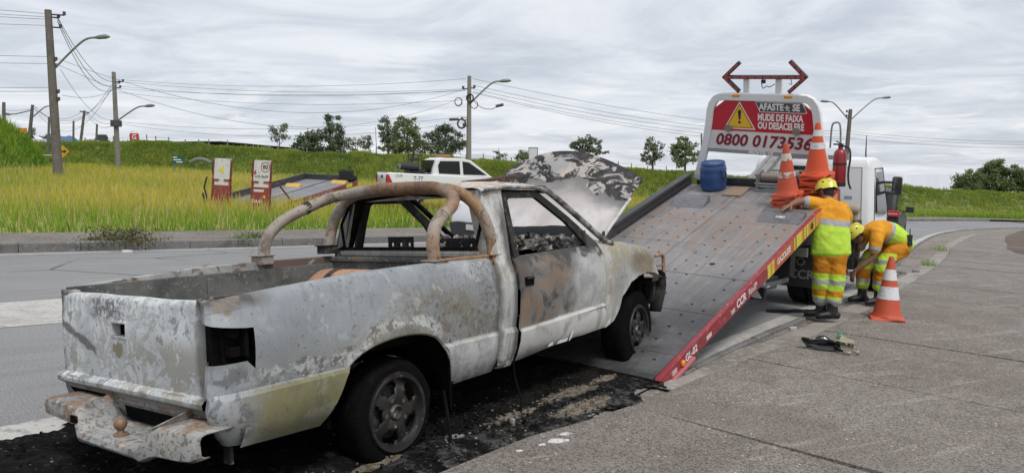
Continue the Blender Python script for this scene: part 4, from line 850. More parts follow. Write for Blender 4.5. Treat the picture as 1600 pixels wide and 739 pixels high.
# roll bar
def rollbar():
    rb = MB(); rb.tube(smooth_path([(1.0, .06, 1.08), (1.0, .06, 1.2), (.955, .08, 1.345), (.91, .14, 1.455), (.895, .25, 1.52), (.90, .42, 1.55), (.92, .8, 1.558), (.94, 1.15, 1.553), (.955, 1.34, 1.528), (.945, 1.45, 1.46), (.90, 1.50, 1.34), (.85, 1.52, 1.15)], 6), .041, 14)
    o = rb.obj('roll_bar', BM['tube'], PK, smooth=60)
    rb = MB(); rb.tube(smooth_path([(.43, .06, 1.08), (.42, .06, 1.19), (.455, .07, 1.295), (.56, .085, 1.375), (.655, .10, 1.425), (.705, .13, 1.485), (.715, .21, 1.528), (.735, .36, 1.556), (.78, .7, 1.566), (.84, 1.05, 1.562), (.86, 1.28, 1.545), (.80, 1.42, 1.52), (.65, 1.49, 1.455), (.43, 1.51, 1.36), (.30, 1.52, 1.245), (.265, 1.52, 1.12)], 6), .041, 14)
    rb.obj('roll_bar_brace', BM['tube'], PK, smooth=60)
    for k, (x, y, z) in enumerate(((1.0, .06, 1.06), (.43, .055, 1.06), (.262, 1.53, 1.09), (.85, 1.53, 1.13))):
        f = MB(); f.box((x-.055, y-.055, z-.03), (x+.055, y+.055, z+.03)); f.box((x-.075, y-.065, z+.03), (x+.065, y+.06, z+.038)); f.obj('roll_bar_foot', BM['tube'] if k != 3 else char_m, PK, smooth=0, bevel=.006)
    f = MB(); f.tube([(.50, .035, 1.09), (.95, .035, 1.085)], .014, 6); f.obj('side_rail', BM['tube'], PK)
    f = MB(); f.tube([(.62, 1.50, 1.44), (.665, 1.49, 1.465)], .0445, 14); f.obj('tube_clamp', char_m, PK, smooth=50)
    f = MB(); f.tube([(.545, .082, 1.365), (.575, .088, 1.385)], .0445, 14); f.obj('tube_clamp', BM['tube'], PK, smooth=50)
    f = MB(); f.tube([(1.52, .72, 1.615), (1.33, .20, 1.615)], .013, 8); f.tube([(1.52, .38, 1.63), (1.46, .15, 1.635)], .013, 8); f.lathe([(.022, -.02), (.022, .02)], 10, caps=True, M=Matrix.Translation((1.33, .20, 1.615)) @ Matrix.Rotation(R(90), 4, 'X')); f.obj('roof_bar', M_('roof_bar_rust', (.11, .06, .045), .8, layers=[(20, .5, .7, (.07, .05, .04))]), PK, smooth=40)
rollbar()
# rusty gas cylinder strapped across the bed
cy = thing('gas_cylinder', 'rusty gas cylinder with a steel strap lying across the bed of the burnt pickup', 'cylinder', frame(-.644, 4.226, 0, 35.866, .354, -5.273) @ Matrix.Translation((.56, .76, .634)))
rust_m = M_('cylinder_rust', (.36, .19, .11), .8, layers=[(5, .45, .62, (.45, .27, .17)), (14, .55, .68, (.24, .12, .07)), (40, .6, .7, (.5, .36, .26))], bump=(40, .3, .004))
Mx = Matrix.Translation((0, 0, .19)) @ Matrix.Rotation(R(90), 4, 'X')
MB().lathe([(.002, -.56), (.08, -.555), (.15, -.53), (.185, -.46), (.19, -.40), (.19, .55), (.185, .61), (.15, .68), (.08, .70), (.002, .705)], 32, M=Mx).obj('cylinder_body', rust_m, cy, smooth=40)
for y in (-.3, .12): MB().lathe([(.193, y-.025), (.196, y-.025), (.196, y+.025), (.193, y+.025)], 32, M=Mx).obj('strap', char_m, cy, smooth=30)
MB().box((-.12, .18, 0), (.12, .24, .05)).box((-.12, -.36, 0), (.12, -.30, .05)).obj('cradle', char_m, cy, smooth=0)
for pts, r in (([(1.13, .0, .40), (1.12, -.02, .25), (1.14, -.05, .10), (1.10, -.08, .02)], .006), ([(.43, .02, .30), (.40, -.03, .15), (.36, -.08, .05), (.30, -.12, .03)], .012)):
    MB().tube(smooth_path(pts, 5), r, 6).obj('hanging_wire', soot_m, PK, smooth=40)
# ================================================================== TOW TRUCK  (local: x forward from the ramp tip, y left of its right edge, z up)
TT = thing('tow_truck', 'white and red flatbed tow truck with its deck tilted down to the burnt pickup', 'tow truck', frame(1.148, 6.107, 0, 37.4))
INC = 17.7
BEDM = Matrix.Translation((0, 0, .035)) @ Matrix.Rotation(R(-INC), 4, 'Y')       # deck frame: x up the slope, z off the deck
BW = 2.02
def deckmat():
    m = bpy.data.materials.new('deck_plate'); m.use_nodes = True; g = NT(m.node_tree); p = g.n['Principled BSDF']; v = g.new('ShaderNodeTexCoord').outputs['Object']; X, Y, Z = g.xyz(v)
    n1 = g.noise(v, 1.4, 6, .6, .4); n2 = g.noise(g.scale(v, (1, 4, 1)), 2.5, 6, .65); n3 = g.noise(v, 26, 5, .7)
    sw = g.noise(g.scale(v, (.35, 7, 1)), 3.2, 7, .7, .2); c = g.mix(g.step(n1, .35, .65), (.19, .183, .186), (.275, .262, .258)); c = g.mix(g.math('MULTIPLY', g.step(sw, .5, .64), .55), c, (.36, .345, .335)); c = g.mix(g.math('MULTIPLY', g.step(sw, .46, .36), .5), c, (.12, .113, .112)); c = g.mix(g.math('MULTIPLY', g.step(g.math('ADD', n2, g.step(g.math('ABSOLUTE', g.math('SUBTRACT', X, 3.6)), 0, 1.6, .1, -.04)), .50, .66), .75), c, (.29, .215, .175))
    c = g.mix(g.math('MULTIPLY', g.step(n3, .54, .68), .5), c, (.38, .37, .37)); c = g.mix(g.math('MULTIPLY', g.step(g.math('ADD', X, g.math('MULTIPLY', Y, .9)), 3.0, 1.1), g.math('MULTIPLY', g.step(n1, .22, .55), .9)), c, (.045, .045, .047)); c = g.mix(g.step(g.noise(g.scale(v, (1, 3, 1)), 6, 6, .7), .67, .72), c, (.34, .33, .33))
    g.put(p.inputs['Base Color'], c); g.put(p.inputs['Roughness'], g.step(n2, .3, .7, .42, .62)); p.inputs['Metallic'].default_value = .25
    b = g.new('ShaderNodeBump'); b.inputs['Strength'].default_value = .25; b.inputs['Distance'].default_value = .004; g.put(b.inputs['Height'], g.math('ADD', n3, n2)); g.l.new(b.outputs[0], p.inputs['Normal'])
    return m
deck_m = deckmat()
red_m = M_('red_paint', (.27, .024, .034), .5, layers=[(3, .5, .75, (.27, .02, .03)), (24, .58, .68, (.38, .17, .16)), (9, .58, .68, (.17, .035, .035))], coat=.15)
sign_red = M_('sign_red', (.50, .012, .03), .35, layers=[(2, .5, .8, (.42, .012, .028))], coat=.2)
yell_m = M_('reflective_yellow', (.62, .55, .06), .4, layers=[(9, .55, .7, (.5, .4, .05))]); oran_m = M_('reflective_orange', (.6, .27, .035), .45, layers=[(9, .55, .7, (.5, .2, .03))])
wtxt = M_('white_lettering', (.78, .77, .75), .5, layers=[(40, .6, .7, (.5, .45, .44))]); mtxt = M_('maroon_lettering', (.22, .012, .035), .5); ktxt = M_('black_lettering', (.02, .02, .02), .5); sign_white = M_('sign_white', (.70, .68, .67), .45, layers=[(3, .5, .8, (.6, .585, .57)), (30, .63, .72, (.5, .47, .45))])
slate = M_('sign_slate', (.075, .075, .085), .5); dgrey = M_('dark_steel_paint', (.045, .046, .05), .5, layers=[(5, .5, .7, (.075, .072, .07)), (20, .6, .7, (.12, .1, .09))], bump=(30, .2, .004))
deck = tag(bpy.data.objects.new('deck', None), None); COL.objects.link(deck); deck.parent = TT; deck.matrix_local = BEDM
def deck_plates():
    xs = [0, .42, 1.25, 2.1, 2.95, 3.75, 4.5, 5.22]; ys = [.0, 1.14, BW]
    for i in range(len(xs)-1):
        for j in range(2):
            MB().box((xs[i]+.003, ys[j]+.004, -.012), (xs[i+1]-.003, ys[j+1]-.004, random.uniform(-.001, .0008))).obj('deck_plate', deck_m, deck, smooth=0, bevel=.003)
    MB().box((0.02, .02, -.06), (5.2, BW-.02, -.0145)).obj('deck_underlay', dgrey, deck, smooth=0)
    h = MB()
    for i in range(19):
        for y in (.14, .30, .66, .83, 1.24, 1.42, 1.72, 1.88):
            x = .3+i*.255+(.09 if y in (.30, .83, 1.42, 1.88) else 0)+random.uniform(-.012, .012)
            if x > 4.3 or random.random() < .14: continue
            h.lathe([(.016, .0012), (.0005, .0014)], 8, M=Matrix.Translation((x, y, 0)))
    h.lathe([(.034, .0012), (.0005, .0014)], 10, M=Matrix.Translation((2.42, .52, 0)))
    h.obj('lashing_hole', M_('hole_black', (.006, .006, .006), .9), deck, smooth=0, fix=False)['kind'] = 'stuff'
    # side beams: right one red and lettered, left one a dark upstand
    b = MB(); b.prism([(0, -.012), (.14, -.115), (2.3, -.135), (2.75, -.145), (5.25, -.16), (5.25, .018), (.02, .006)], 1, -.055, -.004); b.obj('side_beam', red_m, deck, smooth=0, bevel=.006)
    b = MB(); b.box((.1, -.085, -.125), (.62, -.055, -.092)); b.obj('side_beam_foot', M_('worn_pink_paint', (.45, .13, .14), .5, layers=[(15, .55, .68, (.3, .25, .24))]), deck, smooth=0, bevel=.006)
    b = MB(); b.prism([(0.02, -.10), (5.25, -.16), (5.25, .165), (3.0, .155), (.5, .03), (.02, .012)], 1, BW+.004, BW+.05); b.box((2.9, BW-.03, .135), (5.2, BW+.07, .172)); b.box((2.9, BW-.012, .0), (5.2, BW+.004, .02)); b.obj('side_beam', dgrey, deck, smooth=0, bevel=.006)
    b = MB(); b.tube([(3.0, BW-.02, .03), (3.8, BW-.02, .06), (4.6, BW-.02, .055), (5.1, BW-.02, .07)], .008, 5); b.obj('hose', black, deck)
    b = MB(); b.prism([(-.015, -.01), (-.015, .006), (.06, .008), (.06, -.02)], 1, 0, BW); b.obj('tail_lip', dgrey, deck, smooth=0)
    S = Matrix(((1, 0, 0, 0), (0, 0, -1, -.0562), (0, 1, 0, 0), (0, 0, 0, 1)))      # text plane on the right beam: x along, z up
    def side_text(t, x, z, s, m, b=.0, sh=0.0, xs=1): text_mesh('lettering', t, s, m, deck, S @ Matrix.Translation((x, z, .0006)), b, sh, depth=.0006, xs=xs)
    side_text('GL-02', .60, -.055, .095, wtxt, .002); side_text('CCR', 1.76, -.062, .12, wtxt, .003); side_text('RioSP', 2.07, -.066, .10, wtxt); side_text('GAZOLESE', 3.02, -.066, .10, wtxt, .001, xs=.9)
    def patch(name, x0, x1, z0, z1, m, d=.058): MB().box((x0, -d, z0), (x1, -.0545, z1)).obj(name, m, deck, smooth=0)
    patch('reflector', .22, .31, -.085, -.04, M_('reflector_pale', (.5, .42, .37), .3)); patch('reflector', .92, 1.03, -.09, -.05, M_('reflector_white', (.6, .56, .52), .3)); patch('reflector', 1.5, 1.59, -.1, -.06, M_('reflector_faded', (.52, .45, .42), .3))
    for x0, x1, m in ((2.50, 2.58, yell_m), (2.58, 2.64, oran_m), (2.64, 2.70, yell_m), (3.36, 3.40, yell_m), (3.44, 3.62, yell_m), (3.62, 3.69, oran_m), (3.72, 3.78, yell_m), (3.81, 3.87, yell_m), (3.87, 4.05, oran_m), (4.08, 4.12, yell_m), (4.15, 4.5, oran_m), (4.53, 4.7, yell_m), (4.74, 5.1, oran_m)): patch('reflective_stripe', x0, x1, -.138, .008, m)
    patch('orange_panel', 2.70, 3.36, -.14, .010, M_('orange_red_paint', (.42, .1, .03), .45), .0555)
    MB().lathe([(.03, 0), (.03, .012), (.02, .02), (.002, .024)], 14, M=Matrix.Translation((.42, -.056, -.058)) @ Matrix.Rotation(R(90), 4, 'X')).obj('marker_lamp', amber, deck)
    MB().lathe([(.04, 0), (.04, .01), (.028, .012), (.026, .004)], 14, M=Matrix.Translation((4.0, -.058, -.06)) @ Matrix.Rotation(R(90), 4, 'X')).obj('round_latch', dgrey, deck)
deck_plates()
# loose wheel chocks plates bolted to the deck
gp = M_('galvanised_plate', (.2, .2, .21), .38, .5, layers=[(8, .5, .7, (.14, .13, .13)), (25, .6, .7, (.3, .29, .29))])
def chock(x, y0, y1, text=None):
    b = MB(); b.prism([(x-.05, .002), (x+.16, .075), (x+.26, .085), (x+.27, .079), (x+.165, .066), (x-.03, .002)], 1, y0, y1)
    for y in (y0+.01, y1-.02): b.prism([(x, .003), (x+.25, .08), (x+.25, .003)], 1, y, y+.01)
    o = b.obj('wheel_stop', gp, deck, smooth=0, bevel=.003)
    if text: text_mesh('lettering', text, .05, wtxt, deck, Matrix.Translation((x+.06, (y0+y1)/2, .045)) @ Matrix.Rotation(R(-19.5), 4, 'Y') @ Matrix.Rotation(R(-90), 4, 'Z'), .001, depth=.0006)
chock(4.22, 1.40, 1.88); chock(3.88, .03, .55, 'DB81')
MB().box((4.75, 1.1, .002), (5.15, 1.36, .02)).obj('plywood_board', M_('plywood', (.25, .18, .12), .8), deck, smooth=0); 
# winch on the deck head
wn = MB(); wn.box((5.02, .95, .03), (5.26, .985, .25)); wn.box((5.02, .47, .03), (5.26, .505, .25)); wn.tube([(5.06, .46, .06), (5.06, 1.0, .06)], .018, 8); wn.tube([(5.03, .46, .11), (5.03, 1.0, .11)], .014, 8); wn.box((5.0, .45, 0), (5.3, 1.0, .03))
win = wn.obj('winch', steel, deck, smooth=30, bevel=.004); win['label'] = 'steel winch drum with wound cable at the deck head'
dm = MB(); prof = []
for i in range(33): prof.append((.062+.008*(i % 2), .52+i*.0132))
dm.lathe([(.09, .515), (.09, .52)]+prof+[(.09, .945), (.09, .95)], 20, M=Matrix.Translation((5.15, 0, .17)) @ Matrix.Rotation(R(-90), 4, 'X')); dm.obj('winch_drum', M_('wire_rope', (.24, .2, .17), .6, .4), win, smooth=20)
mo = MB(); mo.tube([(5.14, .46, .14), (5.14, .30, .14)], .075, 14); mo.box((5.05, .36, .02), (5.22, .43, .2)); mo.tube([(5.1, .32, .2), (5.0, .24, .1), (4.95, .1, .06)], .016, 6); mo.obj('winch_motor', dgrey, win, smooth=40, bevel=.004)
# fascia behind the winch
MB().box((5.27, .06, -.05), (5.31, BW-.06, .10)).obj('deck_head_sill', dgrey, deck, smooth=0, bevel=.006)
# head board with warning sign (stands square on the deck)
HX = 5.30
hb = bpy.data.objects.new('headboard', None); COL.objects.link(hb); hb.parent = TT; hb.matrix_local = BEDM @ Matrix.Translation((HX, -.01, 0)) @ Matrix(((1, 0, 0, 0), (0, 1, -.10, 0), (0, 0, 1, 0), (0, 0, 0, 1)))      # the board leans over to its right
def hy(k): return 1.025+k       # centre line of the board
lens_m = M_('arrow_lens', (.36, .075, .07), .35, layers=[(40, .5, .7, (.24, .06, .06))])
def headboard():
    # tapering white frame: legs lean inwards, rounded top corners
    L = [(.99, -.02), (.92, .25), (.85, .52), (.80, .80), (.775, 1.0), (.745, 1.10), (.68, 1.19), (.60, 1.225), (.50, 1.235)]
    pts = [(hy(a), b) for a, b in L]; pts = pts+[(hy(-a), b) for a, b in L[::-1]]
    rows = []
    for i, (y, z) in enumerate(pts):
        a = Vector(pts[max(i-1, 0)]); b = Vector(pts[min(i+1, len(pts)-1)]); t = (b-a).normalized(); n = Vector((t.y, -t.x)); w = .055
        if (Vector((hy(0), .6))-Vector((y, z))).dot(n) < 0: n = -n
        o = Vector((y, z)); q = o+n*.105
        rows.append([(-.05, o.x, o.y), (-.05, q.x, q.y), (.03, q.x, q.y), (.03, o.x, o.y)])
    MB().grid(rows, closed=True).obj('frame', white_paint, hb, smooth=35, bevel=.01)
    F = Matrix(((0, 0, -1, 0), (-1, 0, 0, hy(0)), (0, 1, 0, 0), (0, 0, 0, 1)))   # sign plane: local x right, y up, z towards the viewer
    def plate(name, poly, z0, z1, m): return MB().prism([(x, y) for x, y in poly], 2, z0, z1).obj(name, m, hb, smooth=0, mat=F)
    plate('sign_panel', [(-.735, .71), (.735, .71), (.70, .99), (.44, 1.185), (-.44, 1.185), (-.70, .99)], .0, .035, sign_red)
    plate('phone_panel', [(-.80, .445), (.80, .445), (.755, .712), (-.755, .712)], .0, .033, sign_white)
    plate('lower_rail', [(-.86, .395), (.86, .395), (.85, .447), (-.85, .447)], -.01, .045, M_('grey_rail', (.3, .3, .31), .5))
    def ring(name, poly, m, z, w):
        c = Vector((sum(p[0] for p in poly)/len(poly), sum(p[1] for p in poly)/len(poly))); q = [tuple(c+(Vector(p)-c)*w) for p in poly]
        MB().grid([[(x, y, z) for x, y in poly], [(x, y, z) for x, y in q]], closed=True).obj(name, m, hb, smooth=0, mat=F)
    tri = [(-.505, .752), (.01-.105, .752), (-.30, 1.10)]
    plate('warning_triangle', [(-.525, .738), (-.075, .738), (-.30, 1.12)], .035, .0362, wtxt); plate('warning_triangle', tri, .0362, .0372, M_('sign_yellow', (.78, .46, .03), .45)); ring('triangle_border', [(-.49, .76), (-.11, .76), (-.30, 1.085)], ktxt, .0380, .93)
    plate('exclamation', [(-.325, .99), (-.312, 1.005), (-.288, 1.005), (-.275, .99), (-.288, .87), (-.312, .87)], .0375, .0382, ktxt); plate('exclamation', [(-.3+.02*math.cos(a), .836+.02*math.sin(a)) for a in np.linspace(0, 2*math.pi, 10, endpoint=False)], .0375, .0382, ktxt)
    P = [(-.07, 1.12), (.55, 1.12), (.60, 1.0), (.50+.09, .985), (-.02, .985)]; P = [(-.085, 1.125), (.545, 1.125), (.605, 1.0), (.59, .985), (-.02, .985)]
    plate('afaste_plate', P, .035, .0362, wtxt); c = Vector((.26, 1.055)); plate('afaste_plate', [tuple(c+Vector(((p[0]-c.x)*.972, (p[1]-c.y)*.88))) for p in P], .0362, .0372, slate)
    def T(t, x, y, s, m, b=.0, sh=0, xs=1, wd=1): text_mesh('lettering', t, s, m, hb, F @ Matrix.Translation((x, y, .0386)), b, sh, depth=.0006, xs=xs, wide=wd)
    T('AFASTE', .135, 1.055, .122, wtxt, .0045, wd=.80); T('SE', .465, 1.055, .122, wtxt, .0045, wd=.82)
    for q in ([(.315, 1.05), (.375, 1.045), (.375, 1.06), (.315, 1.065)], [(.335, 1.085), (.35, 1.09), (.356, 1.03), (.34, 1.03)], [(.36, 1.03), (.385, 1.012), (.378, 1.004), (.352, 1.02)], [(.33, 1.022), (.37, 1.075), (.378, 1.068), (.338, 1.014)]): plate('logo_stroke', q, .0372, .0384, wtxt)
    T('MUDE DE FAIXA', .255, .912, .125, wtxt, .0055, wd=.66); T('OU DESACELERE', .265, .800, .125, wtxt, .0055, wd=.66)
    T('0800 0173536', .01, .575, .225, mtxt, .006, .22, 1.02); text_mesh('lettering', 'PROVTEL CE', .06, wtxt, hb, F @ Matrix.Translation((.0, .42, .0462)), .003, .2, depth=.0006)
    for x in (-.455, .48): MB().lathe([(.052, 0), (.052, .03), (.046, .036), (.044, .03), (.002, .032)], 20, M=F @ Matrix.Translation((x, .752, .036))).obj('work_lamp', M_('lamp_face', (.24, .2, .17), .35, layers=[(30, .5, .7, (.3, .26, .22))]), hb, smooth=40)
    for x in (-.36, .345): MB().box((-.065, hy(x)-.055, 1.15+.035), (-.02, hy(x)+.055, 1.225)).obj('amber_light', amber, hb, smooth=0, bevel=.012)
    # arrow board
    for x in (-.21, .225): MB().box((-.0, hy(x)-.04, 1.22), (.06, hy(x)+.04, 1.43)).obj('mast', white_paint, hb, smooth=0, bevel=.006)
    def arm(a, b, n, nm):
        a = Vector(a); b = Vector(b); d = b-a; L = d.length; ang = math.atan2(d.y, d.x); M = F @ Matrix.Translation((a.x, a.y, .02)) @ Matrix.Rotation(ang, 4, 'Z')
        o = MB().box((-.02, -.025, -.03), (L+.02, .025, .02)).obj(nm, dgrey, hb, smooth=0, mat=M, bevel=.004)
        for k in range(n): MB().box((.008+k*L/n, -.015, .02), ((k+1)*L/n-.008, .015, .028)).obj('lens', lens_m, o, smooth=0)
    arm((-.51, 1.445), (.555, 1.455), 10, 'arrow_bar'); arm((-.52, 1.445), (-.32, 1.63), 3, 'arrow_bar'); arm((-.52, 1.445), (-.325, 1.265), 3, 'arrow_bar'); arm((.565, 1.455), (.375, 1.645), 3, 'arrow_bar'); arm((.565, 1.455), (.37, 1.27), 3, 'arrow_bar')
    MB().tube(smooth_path([(.0, hy(.0), 1.43), (-.01, hy(.01), 1.38), (-.01, hy(-.01), 1.30), (-.01, hy(-.06), 1.33), (-.01, hy(-.1), 1.32), (-.01, hy(-.17), 1.36)], 4), .006, 5).obj('cable', black, hb)
    MB().tube(smooth_path([(.0, hy(-.37), 1.43), (-.01, hy(-.39), 1.36), (-.01, hy(-.35), 1.37)], 4), .005, 5).obj('cable', black, hb)
    MB().box((-.04, hy(-.02)-.025, 1.37), (0, hy(-.02)+.025, 1.415)).obj('camera_box', black, hb, smooth=0)
    b = MB(); b.tube([(.05, hy(.9), .2), (.05, hy(.9), .62)], .012, 6); b.obj('stay', steel, hb)
headboard()
# chassis, rear bumper, mudguards, wheels
mb = MB(); mb.box((3.25, .50, .62), (9.0, .60, .84)); mb.box((3.25, 1.44, .62), (9.0, 1.54, .84)); mb.box((3.4, .4, .84), (6.3, 1.64, .92)); mb.box((4.3, .3, .5), (4.5, 1.7, .9)); mb.box((6.0, .5, .4), (6.4, 1.55, .7)); mb.obj('chassis', black, TT, smooth=0, bevel=.01)
mb = MB(); mb.tube([(4.2, 1.0, .72), (5.3, 1.0, 1.28)], .06, 10); mb.tube([(4.2, .5, .78), (4.6, .5, 1.1)], .05, 8); mb.obj('tilt_ram', dgrey, TT, smooth=40)
mb = MB(); mb.box((3.22, .24, .32), (3.30, 1.80, .46)); rbm = mb.obj('rear_underrun_bar', black, TT, smooth=0, bevel=.008)
for k in range(5):
    z = [.33, .45]; a = .26+k*.11; m = sign_red if k % 2 else sign_white
    MB().add([(3.217, a, .335), (3.217, a+.11, .335), (3.217, a+.19, .45), (3.217, a+.08, .45)], [(0, 1, 2, 3)]).obj('stripe', m, rbm, smooth=0, solid=.002)
mb = MB(); mb.box((3.25, .27, .46), (3.33, .40, .80)); mb.box((3.24, .22, .46), (3.34, .42, .49)); mb.obj('bumper_bracket', M_('white_bracket', (.55, .55, .54), .5), TT, smooth=0, bevel=.004)
MB().lathe([(.045, 0), (.045, .03), (.03, .045), (.002, .05)], 14, M=Matrix.Translation((3.23, .33, .53)) @ Matrix.Rotation(R(-90), 4, 'Y')).obj('rear_lamp', red_lamp, TT)
mb = MB(); mb.box((3.4, .4, .40), (4.6, .44, .46)); mb.tube([(3.3, .5, .42), (4.8, .62, .42)], .02, 6); mb.tube([(3.3, .7, .36), (4.5, .8, .46)], .018, 6); mb.box((4.2, .5, .32), (4.45, .62, .5)); mb.obj('side_guard', M_('grey_guard', (.22, .22, .22), .5), TT, smooth=0)
# mud flap with lettering, mudguard
fl = MB(); fl.prism([(.12, .28), (.86, .28), (.86, .36), (.80, .86), (.12, .86)], 0, 5.20, 5.22); flo = fl.obj('mud_flap', M_('flap_rubber', (.016, .016, .018), .6), TT, smooth=0); flo['label'] = 'black mud flap with pale letters behind the rear wheel'
FF = Matrix(((0, 0, -1, 5.199), (-1, 0, 0, 0), (0, 1, 0, 0), (0, 0, 0, 1))); fm = M_('flap_print', (.16, .16, .17), .6)
text_mesh('lettering', 'CCR', .17, fm, flo, FF @ Matrix.Translation((-.42, .45, .001)), .004, depth=.0006)
MB().lathe([(.06, 0), (.06, .002), (.035, .0022)], 18, M=FF @ Matrix.Translation((-.44, .63, .001))).obj('emblem', fm, flo, smooth=0)
MB().box((5.15, .35, .70), (5.2, .50, .82)).obj('tail_light_box', M_('pale_box', (.36, .36, .34), .5), TT, smooth=0)
mb = MB(); mb.prism([(5.22, .86), (5.35, 1.02), (5.75, 1.12), (6.15, 1.05), (6.4, .8), (6.37, .79), (6.13, 1.02), (5.75, 1.09), (5.36, .99), (5.25, .85)], 1, .10, .80); mb.obj('mudguard', black, TT, smooth=20)
def tyre(name, parent, x, y, z, r=.42, w=.24, face=-1):
    b = MB(); h = w/2; prof = [(r*.56, -h*.86), (r*.8, -h), (r*.94, -h*.96), (r, -h*.72), (r, h*.72), (r*.94, h*.96), (r*.8, h), (r*.56, h*.86)]; Mx = Matrix.Rotation(R(90), 4, 'X')
    rows = []; n = 48
    for rr, zz in prof: rows.append([(rr*math.cos(2*math.pi*k/n), rr*math.sin(2*math.pi*k/n), zz) for k in range(n)])
    b.grid(rows, closed=True, M=Mx); o = b.obj(name, rubber, parent, smooth=40, mat=Matrix.Translation((x, y, z)))
    g2 = MB()
    for k in range(36):
        a = 2*math.pi*k/36; g2.box((-.012, -h*.66, r-.006), (.012, h*.66, r+.008), M=Matrix.Rotation(a, 4, 'Y'))
    g2.obj('tread', rubber, o, smooth=0)['kind'] = 'stuff'
    q = MB(); s = face; q.lathe([(r*.57, s*h*-.1), (r*.56, s*h*.8), (r*.5, s*h*.9), (r*.46, s*h*.5), (r*.26, s*h*.3), (r*.24, s*h*.8), (r*.12, s*h*.85), (.002, s*h*.86)], 28, M=Matrix.Rotation(R(-90), 4, 'X')); q.obj('rim', M_('truck_rim', (.5, .5, .5), .4, .4, layers=[(12, .5, .7, (.3, .29, .28))]), o, smooth=40)
    return o
tyre('wheel', TT, 5.76, .28, .42); tyre('wheel', TT, 5.76, .55, .42); tyre('wheel', TT, 5.76, 1.76, .42, face=1); tyre('wheel', TT, 5.76, 1.49, .42, face=1); tyre('wheel', TT, 8.35, .12, .42); tyre('wheel', TT, 8.35, 1.9, .42, face=1)
# cab: box with rounded edges, doors, mirror; turned a little with the road
CABM = Matrix.Translation((7.2, .0, 0)) @ Matrix.Rotation(R(1.5), 4, 'Z') @ Matrix.Diagonal((.72, .94, 1, 1))
cabo = bpy.data.objects.new('cab', None); COL.objects.link(cabo); cabo.parent = TT; cabo.matrix_local = CABM
def cab_truck():
    Wd = 2.08; prof = [(0, .62), (0, 2.02), (.05, 2.12), (.20, 2.165), (.9, 2.19), (1.30, 2.14), (1.45, 2.0), (1.80, 1.35), (1.86, 1.05), (1.88, .62)]
    rows = []
    for y, ins in ((0, .06), (.02, .03), (.07, .0), (Wd-.07, .0), (Wd-.02, .03), (Wd, .06)):
        r = []
        for x, z in prof: cx, cz = .93, 1.3; r.append((cx+(x-cx)*(1-ins*.9), y+(.10*max(0, (z-1.25)/.9) if y < Wd/2 else -.10*max(0, (z-1.25)/.9)), cz+(z-cz)*(1-ins)))
        rows.append(r)
    b = MB().grid(rows); b.add(rows[0], [tuple(range(len(prof)))]); b.add(rows[-1], [tuple(range(len(prof)))[::-1]]); b.obj('shell', white_paint, cabo, smooth=35, bevel=.008)
    w = MB(); w.prism([(.50, 1.30), (.50, 1.88), (.56, 1.95), (1.20, 1.97), (1.62, 1.36), (1.5, 1.28)], 1, -.004, .012); sh = Matrix(((1, 0, 0, 0), (0, 1, .111, -.139), (0, 0, 1, 0), (0, 0, 0, 1)))
    w.v = [(x, y+.10*max(0, (z-1.25)/.9), z) for x, y, z in w.v]; w.obj('side_window', glass_dark, cabo, smooth=0, bevel=.004)
    d = MB(); P = [(.40, .72), (.40, 2.0), (1.28, 2.03), (1.72, 1.3), (1.74, .72)]
    d.tube([(x, .10*max(0, (z-1.25)/.9)-.001, z) for x, z in P+P[:1]], .008, 5); d.obj('door_seam', black, cabo, smooth=0)
    h = MB(); h.box((.48, -.02, 1.12), (.66, .0, 1.16)); h.obj('door_handle', black, cabo, smooth=0, bevel=.006)
    r = MB(); r.prism([(.16, .95), (.56, .95), (.56, 2.0), (.22, 2.0)], 0, -.012, .0); rp = r.obj('rear_panel', white_paint, cabo, smooth=0, bevel=.01); r = MB(); r.tube([(-.012, y, z) for y, z in ((.16, .95), (.56, .95), (.56, 2.0), (.22, 2.0), (.16, .95))], .007, 5); r.obj('panel_seam', M_('seam_grey', (.22, .22, .22), .7), rp)
    r = MB(); r.box((-.016, .34, 1.50), (-.011, .46, 1.55)); r.obj('vent', M_('vent_grey', (.3, .3, .31), .5), cabo, smooth=0)
    r = MB(); r.prism([(.70, 1.52), (1.6, 1.52), (1.55, 2.0), (.75, 2.0)], 0, -.008, .004); r.obj('rear_window', glass_dark, cabo, smooth=0)
    m = MB(); m.tube(smooth_path([(1.30, .08, 1.80), (1.42, -.02, 1.80), (1.52, -.10, 1.80)], 4), .022, 8); m.obj('mirror_arm', black, cabo, smooth=40); m = MB(); m.tube(smooth_path([(1.35, .05, 1.64), (1.45, -.03, 1.63), (1.52, -.10, 1.64)], 4), .022, 8); mr = m.obj('mirror_arm', black, cabo, smooth=40)
    m = MB(); m.box((1.48, -.21, 1.60), (1.60, -.05, 1.90)); m.obj('mirror', black, mr, smooth=30, bevel=.035); m = MB(); m.box((1.474, -.198, 1.70), (1.48, -.062, 1.88)); m.box((1.474, -.198, 1.615), (1.48, -.062, 1.68)); m.obj('mirror_glass', M_('mirror_grey', (.1, .11, .115), .05, .6), mr, smooth=0)
    m = MB(); m.tube([(.5, .25, 2.16), (.5, .26, 2.22), (.49, .27, 2.52)], [.012, .012, .005], 6); m.obj('aerial', black, cabo)
    m = MB(); m.prism([(1.0, .30), (1.72, .30), (1.72, .62), (1.0, .62)], 1, .0, .2); m.obj('step', black, cabo, smooth=0, bevel=.02)
cab_truck()
mb = MB(); P = [(6.12, .50), (6.12, 1.08), (6.22, 1.20), (6.44, 1.22), (6.50, 1.1), (6.50, .50)]; mb.prism(P, 1, -.02, .56)
for k in range(5): mb.box((6.108, .0, .62+k*.11), (6.124, .54, .67+k*.11))
mb.obj('wing_guard', black, TT, smooth=0, bevel=.015)
MB().box((6.18, .0, .40), (6.22, .62, .47)).obj('reflective_bar', M_('pale_bar', (.5, .5, .5), .5), TT, smooth=0)
